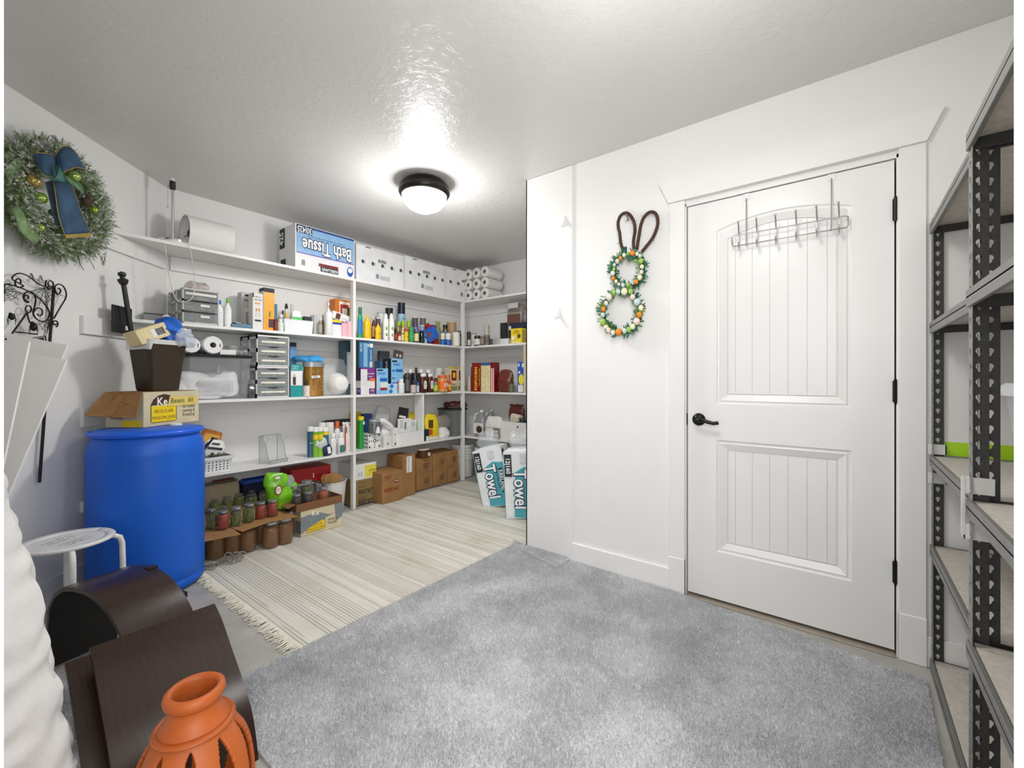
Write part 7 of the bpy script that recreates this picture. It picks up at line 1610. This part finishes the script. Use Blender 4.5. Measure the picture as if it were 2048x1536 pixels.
# ================================================================== steel shelving right of the door
def keyface(mb, o, u, w_, n, Hh, pitch=.0381, z0=.02, rz=.010, th=.0016, flip=False):
    """perforated flange: origin o, width vector u, normal n; teardrop holes every pitch"""
    U = Vector(u).normalized(); Z = Vector((0, 0, 1)); w = w_; nz = int(Hh/pitch); pz = Hh/nz
    A = [2*PI*k/12 for k in range(12)]
    for i in range(nz):
        zc_ = (i+.5)*pz; hole = []; rect = []
        for a in A:
            hx = .0065*math.cos(a)*(1.0 if math.sin(a) > -.2 else .55); hy = .0085*math.sin(a)*(1 if math.sin(a) > 0 else 1.5)
            hole.append((w/2+hx, zc_+hy))
            c, s = math.cos(a), math.sin(a); k = min((w/2)/max(abs(c), 1e-6), (pz/2)/max(abs(s), 1e-6)); rect.append((w/2+c*k, zc_+s*k))
        cor = {1: (w, zc_+pz/2), 4: (0, zc_+pz/2), 7: (0, zc_-pz/2), 10: (w, zc_-pz/2)}
        V = [Vector(o)+U*a+Z*b for a, b in hole]+[Vector(o)+U*a+Z*b for a, b in rect]; Fs = [(k, (k+1) % 12, 12+(k+1) % 12, 12+k) for k in range(12)]
        ci = len(V)
        best = {}
        for cxy in ((w, zc_+pz/2), (0, zc_+pz/2), (0, zc_-pz/2), (w, zc_-pz/2)):
            ac = math.atan2(cxy[1]-zc_, cxy[0]-w/2) % (2*PI); k = int(ac/(2*PI)*12) % 12
            V.append(Vector(o)+U*cxy[0]+Z*cxy[1]); Fs.append((12+k, 12+(k+1) % 12, len(V)-1))
        mb.add(V, Fs)
def upright(parent, x, y, sx, sy, Hh, label=None):
    # corner at (x, y); flange A runs along y (normal x), flange B along x (normal y)
    w_ = .034
    mb = MB(); keyface(mb, (x, y, .002), (0, sy, 0), w_, (1, 0, 0), Hh)
    o = part('upright', mb, STEEL, parent, None); solid(o, .0018, 0)
    mb = MB(); keyface(mb, (x, y, .002), (sx, 0, 0), w_, (0, 1, 0), Hh)
    p = part('flange', mb, M('8a8986', .4, .5, var=.3, scale=90), o, None); solid(p, .0018, 0)
mbeam = M('7b7a77', .4, .2, var=.06); mbeamd = M('3c3c3c', .45, .2)
def rack(x0, x1, yf, yb, label, zs, name='steel_rack'):
    t = thing(name, label, 'shelving', ((x0+x1)/2, (yf+yb)/2, 0)); ox, oy = (x0+x1)/2, (yf+yb)/2
    x0 -= ox; x1 -= ox; yf -= oy; yb -= oy
    for x, sx in ((x0, 1), (x1, -1)):
        for y, sy in ((yf, -1), (yb, 1)): upright(t, x, y, sx, sy, 1.755)
    for i, z in enumerate(zs):
        b_ = part('shelf_panel', MB().box(x0+.004, x1-.004, yb+.004, yf-.006, z-.014, z-.002), mboard, t, None)
        for y0, y1, s in ((yf-.004, yf+.006, 1), (yb-.006, yb+.004, -1)):
            part('beam', MB().box(x0, x1, y0, y1, z-.042, z, .001).box(x0, x1, min(y0, y1-.018*s) if s > 0 else y0, max(y1, y0+.018) if s < 0 else y1, z-.020, z-.0165), mbeam if s > 0 else mbeamd, t)
        for xx in (x0, x1-.006) : part('side_beam', MB().box(xx, xx+.006, yb, yf, z-.042, z-.001, .001), mbeamd, t)
    return t
ZS = [1.742, 1.355, .838, .490, .045]
rack(1.565, XR-.024, -.262, -.655, 'black steel rack with particle board shelves in the corner past the door', ZS)
rack(1.00, 1.545, -.240, -.650, 'nearer black steel rack with particle board shelves at the right edge', ZS)
def clamp(px, y0, y1, X, Y, lb, hh):
    t = thing('plastic_clamp', lb, 'clamp', (X, Y, 0)); z0, z1 = y0, y1
    part('band', MB().box(-.006, .032, -.042, .010, z0, z1, .002), M('dededc', .35, alpha=1), t); part('tab', MB().box(-.010, -.006, -.012, .014, z0-.004, z1+.004, .001), WHT, t)
sN = 1.545/ray(1941)[0]
# white bands around the near and far uprights
t = thing('plastic_clamp', 'white plastic strap bracket around the near black steel upright', 'clamp', (1.542, -.240, 0))
zA1, zA0 = hz(952, 1.08), hz(985, 1.08); zB1, zB0 = hz(1045, 1.08), hz(1076, 1.08)
part('band', MB().box(-.008, -.0035, -.042, .012, zA0, zA1, .001).box(-.008, .01, .0078, .012, zA0, zA1, .001), M('d9d9d7', .35), t); part('band', MB().box(-.008, -.0035, -.036, .012, zB0, zB1, .001).box(-.008, .01, .0078, .012, zB0, zB1, .001), M('d9d9d7', .35), t)
part('strip', MB().box(-.009, -.0035, .008, .016, zB0+.01, zA1-.002, .001), M('d3d3d1', .35), t)
xq = XR-.024
for a_, b_, lb in ((888, 908, 'upper white plastic strap on the far black upright next to the door trim'), (945, 966, 'lower white plastic strap on the far black upright next to the door trim')):
    sF = 1.69; t = thing('plastic_clamp', lb, 'clamp', (1.565, -.262, 0)); z1, z0 = hz(a_, sF), hz(b_, sF)
    t.location.x = XR-.030
    part('band', MB().box(-.004, .012, -.04, -.036, z0, z1, .0005).box(-.004, -.0005, -.04, .012, z0, z1, .0005), M('d9d9d7', .35), t)
ym0, ym1 = RW(1869, 895).y, RW(2040, 905).y
z1, z0 = RW(1869, 882).z, RW(1869, 909).z
solo('green_strip', 'bright lime green strip running along the wall behind the steel racks', 'tape', MB().box(XR-.004, XR-.0006, -.655, ym0, z0, z1), M('b4e61c', .4, var=.02), None)
# white tub on the rack
t = thing('storage_tub', 'translucent white tub with lid on the middle steel rack shelf', 'storage box', (1.81, -.50, .8385))
part('body', rloft([(.12, .10, .03, 0), (.15, .125, .03, .25), (.148, .123, .03, .25), (.118, .098, .03, .003)]), M('dcdedd', .2, alpha=.6), t, 40)
part('lid', rloft([(.152, .127, .03, .245), (.160, .135, .03, .248), (.162, .137, .03, .272), (.15, .125, .03, .285)]).box(-.14, .14, -.115, .115, .272, .284), M('e3e4e3', .35), t, 40)
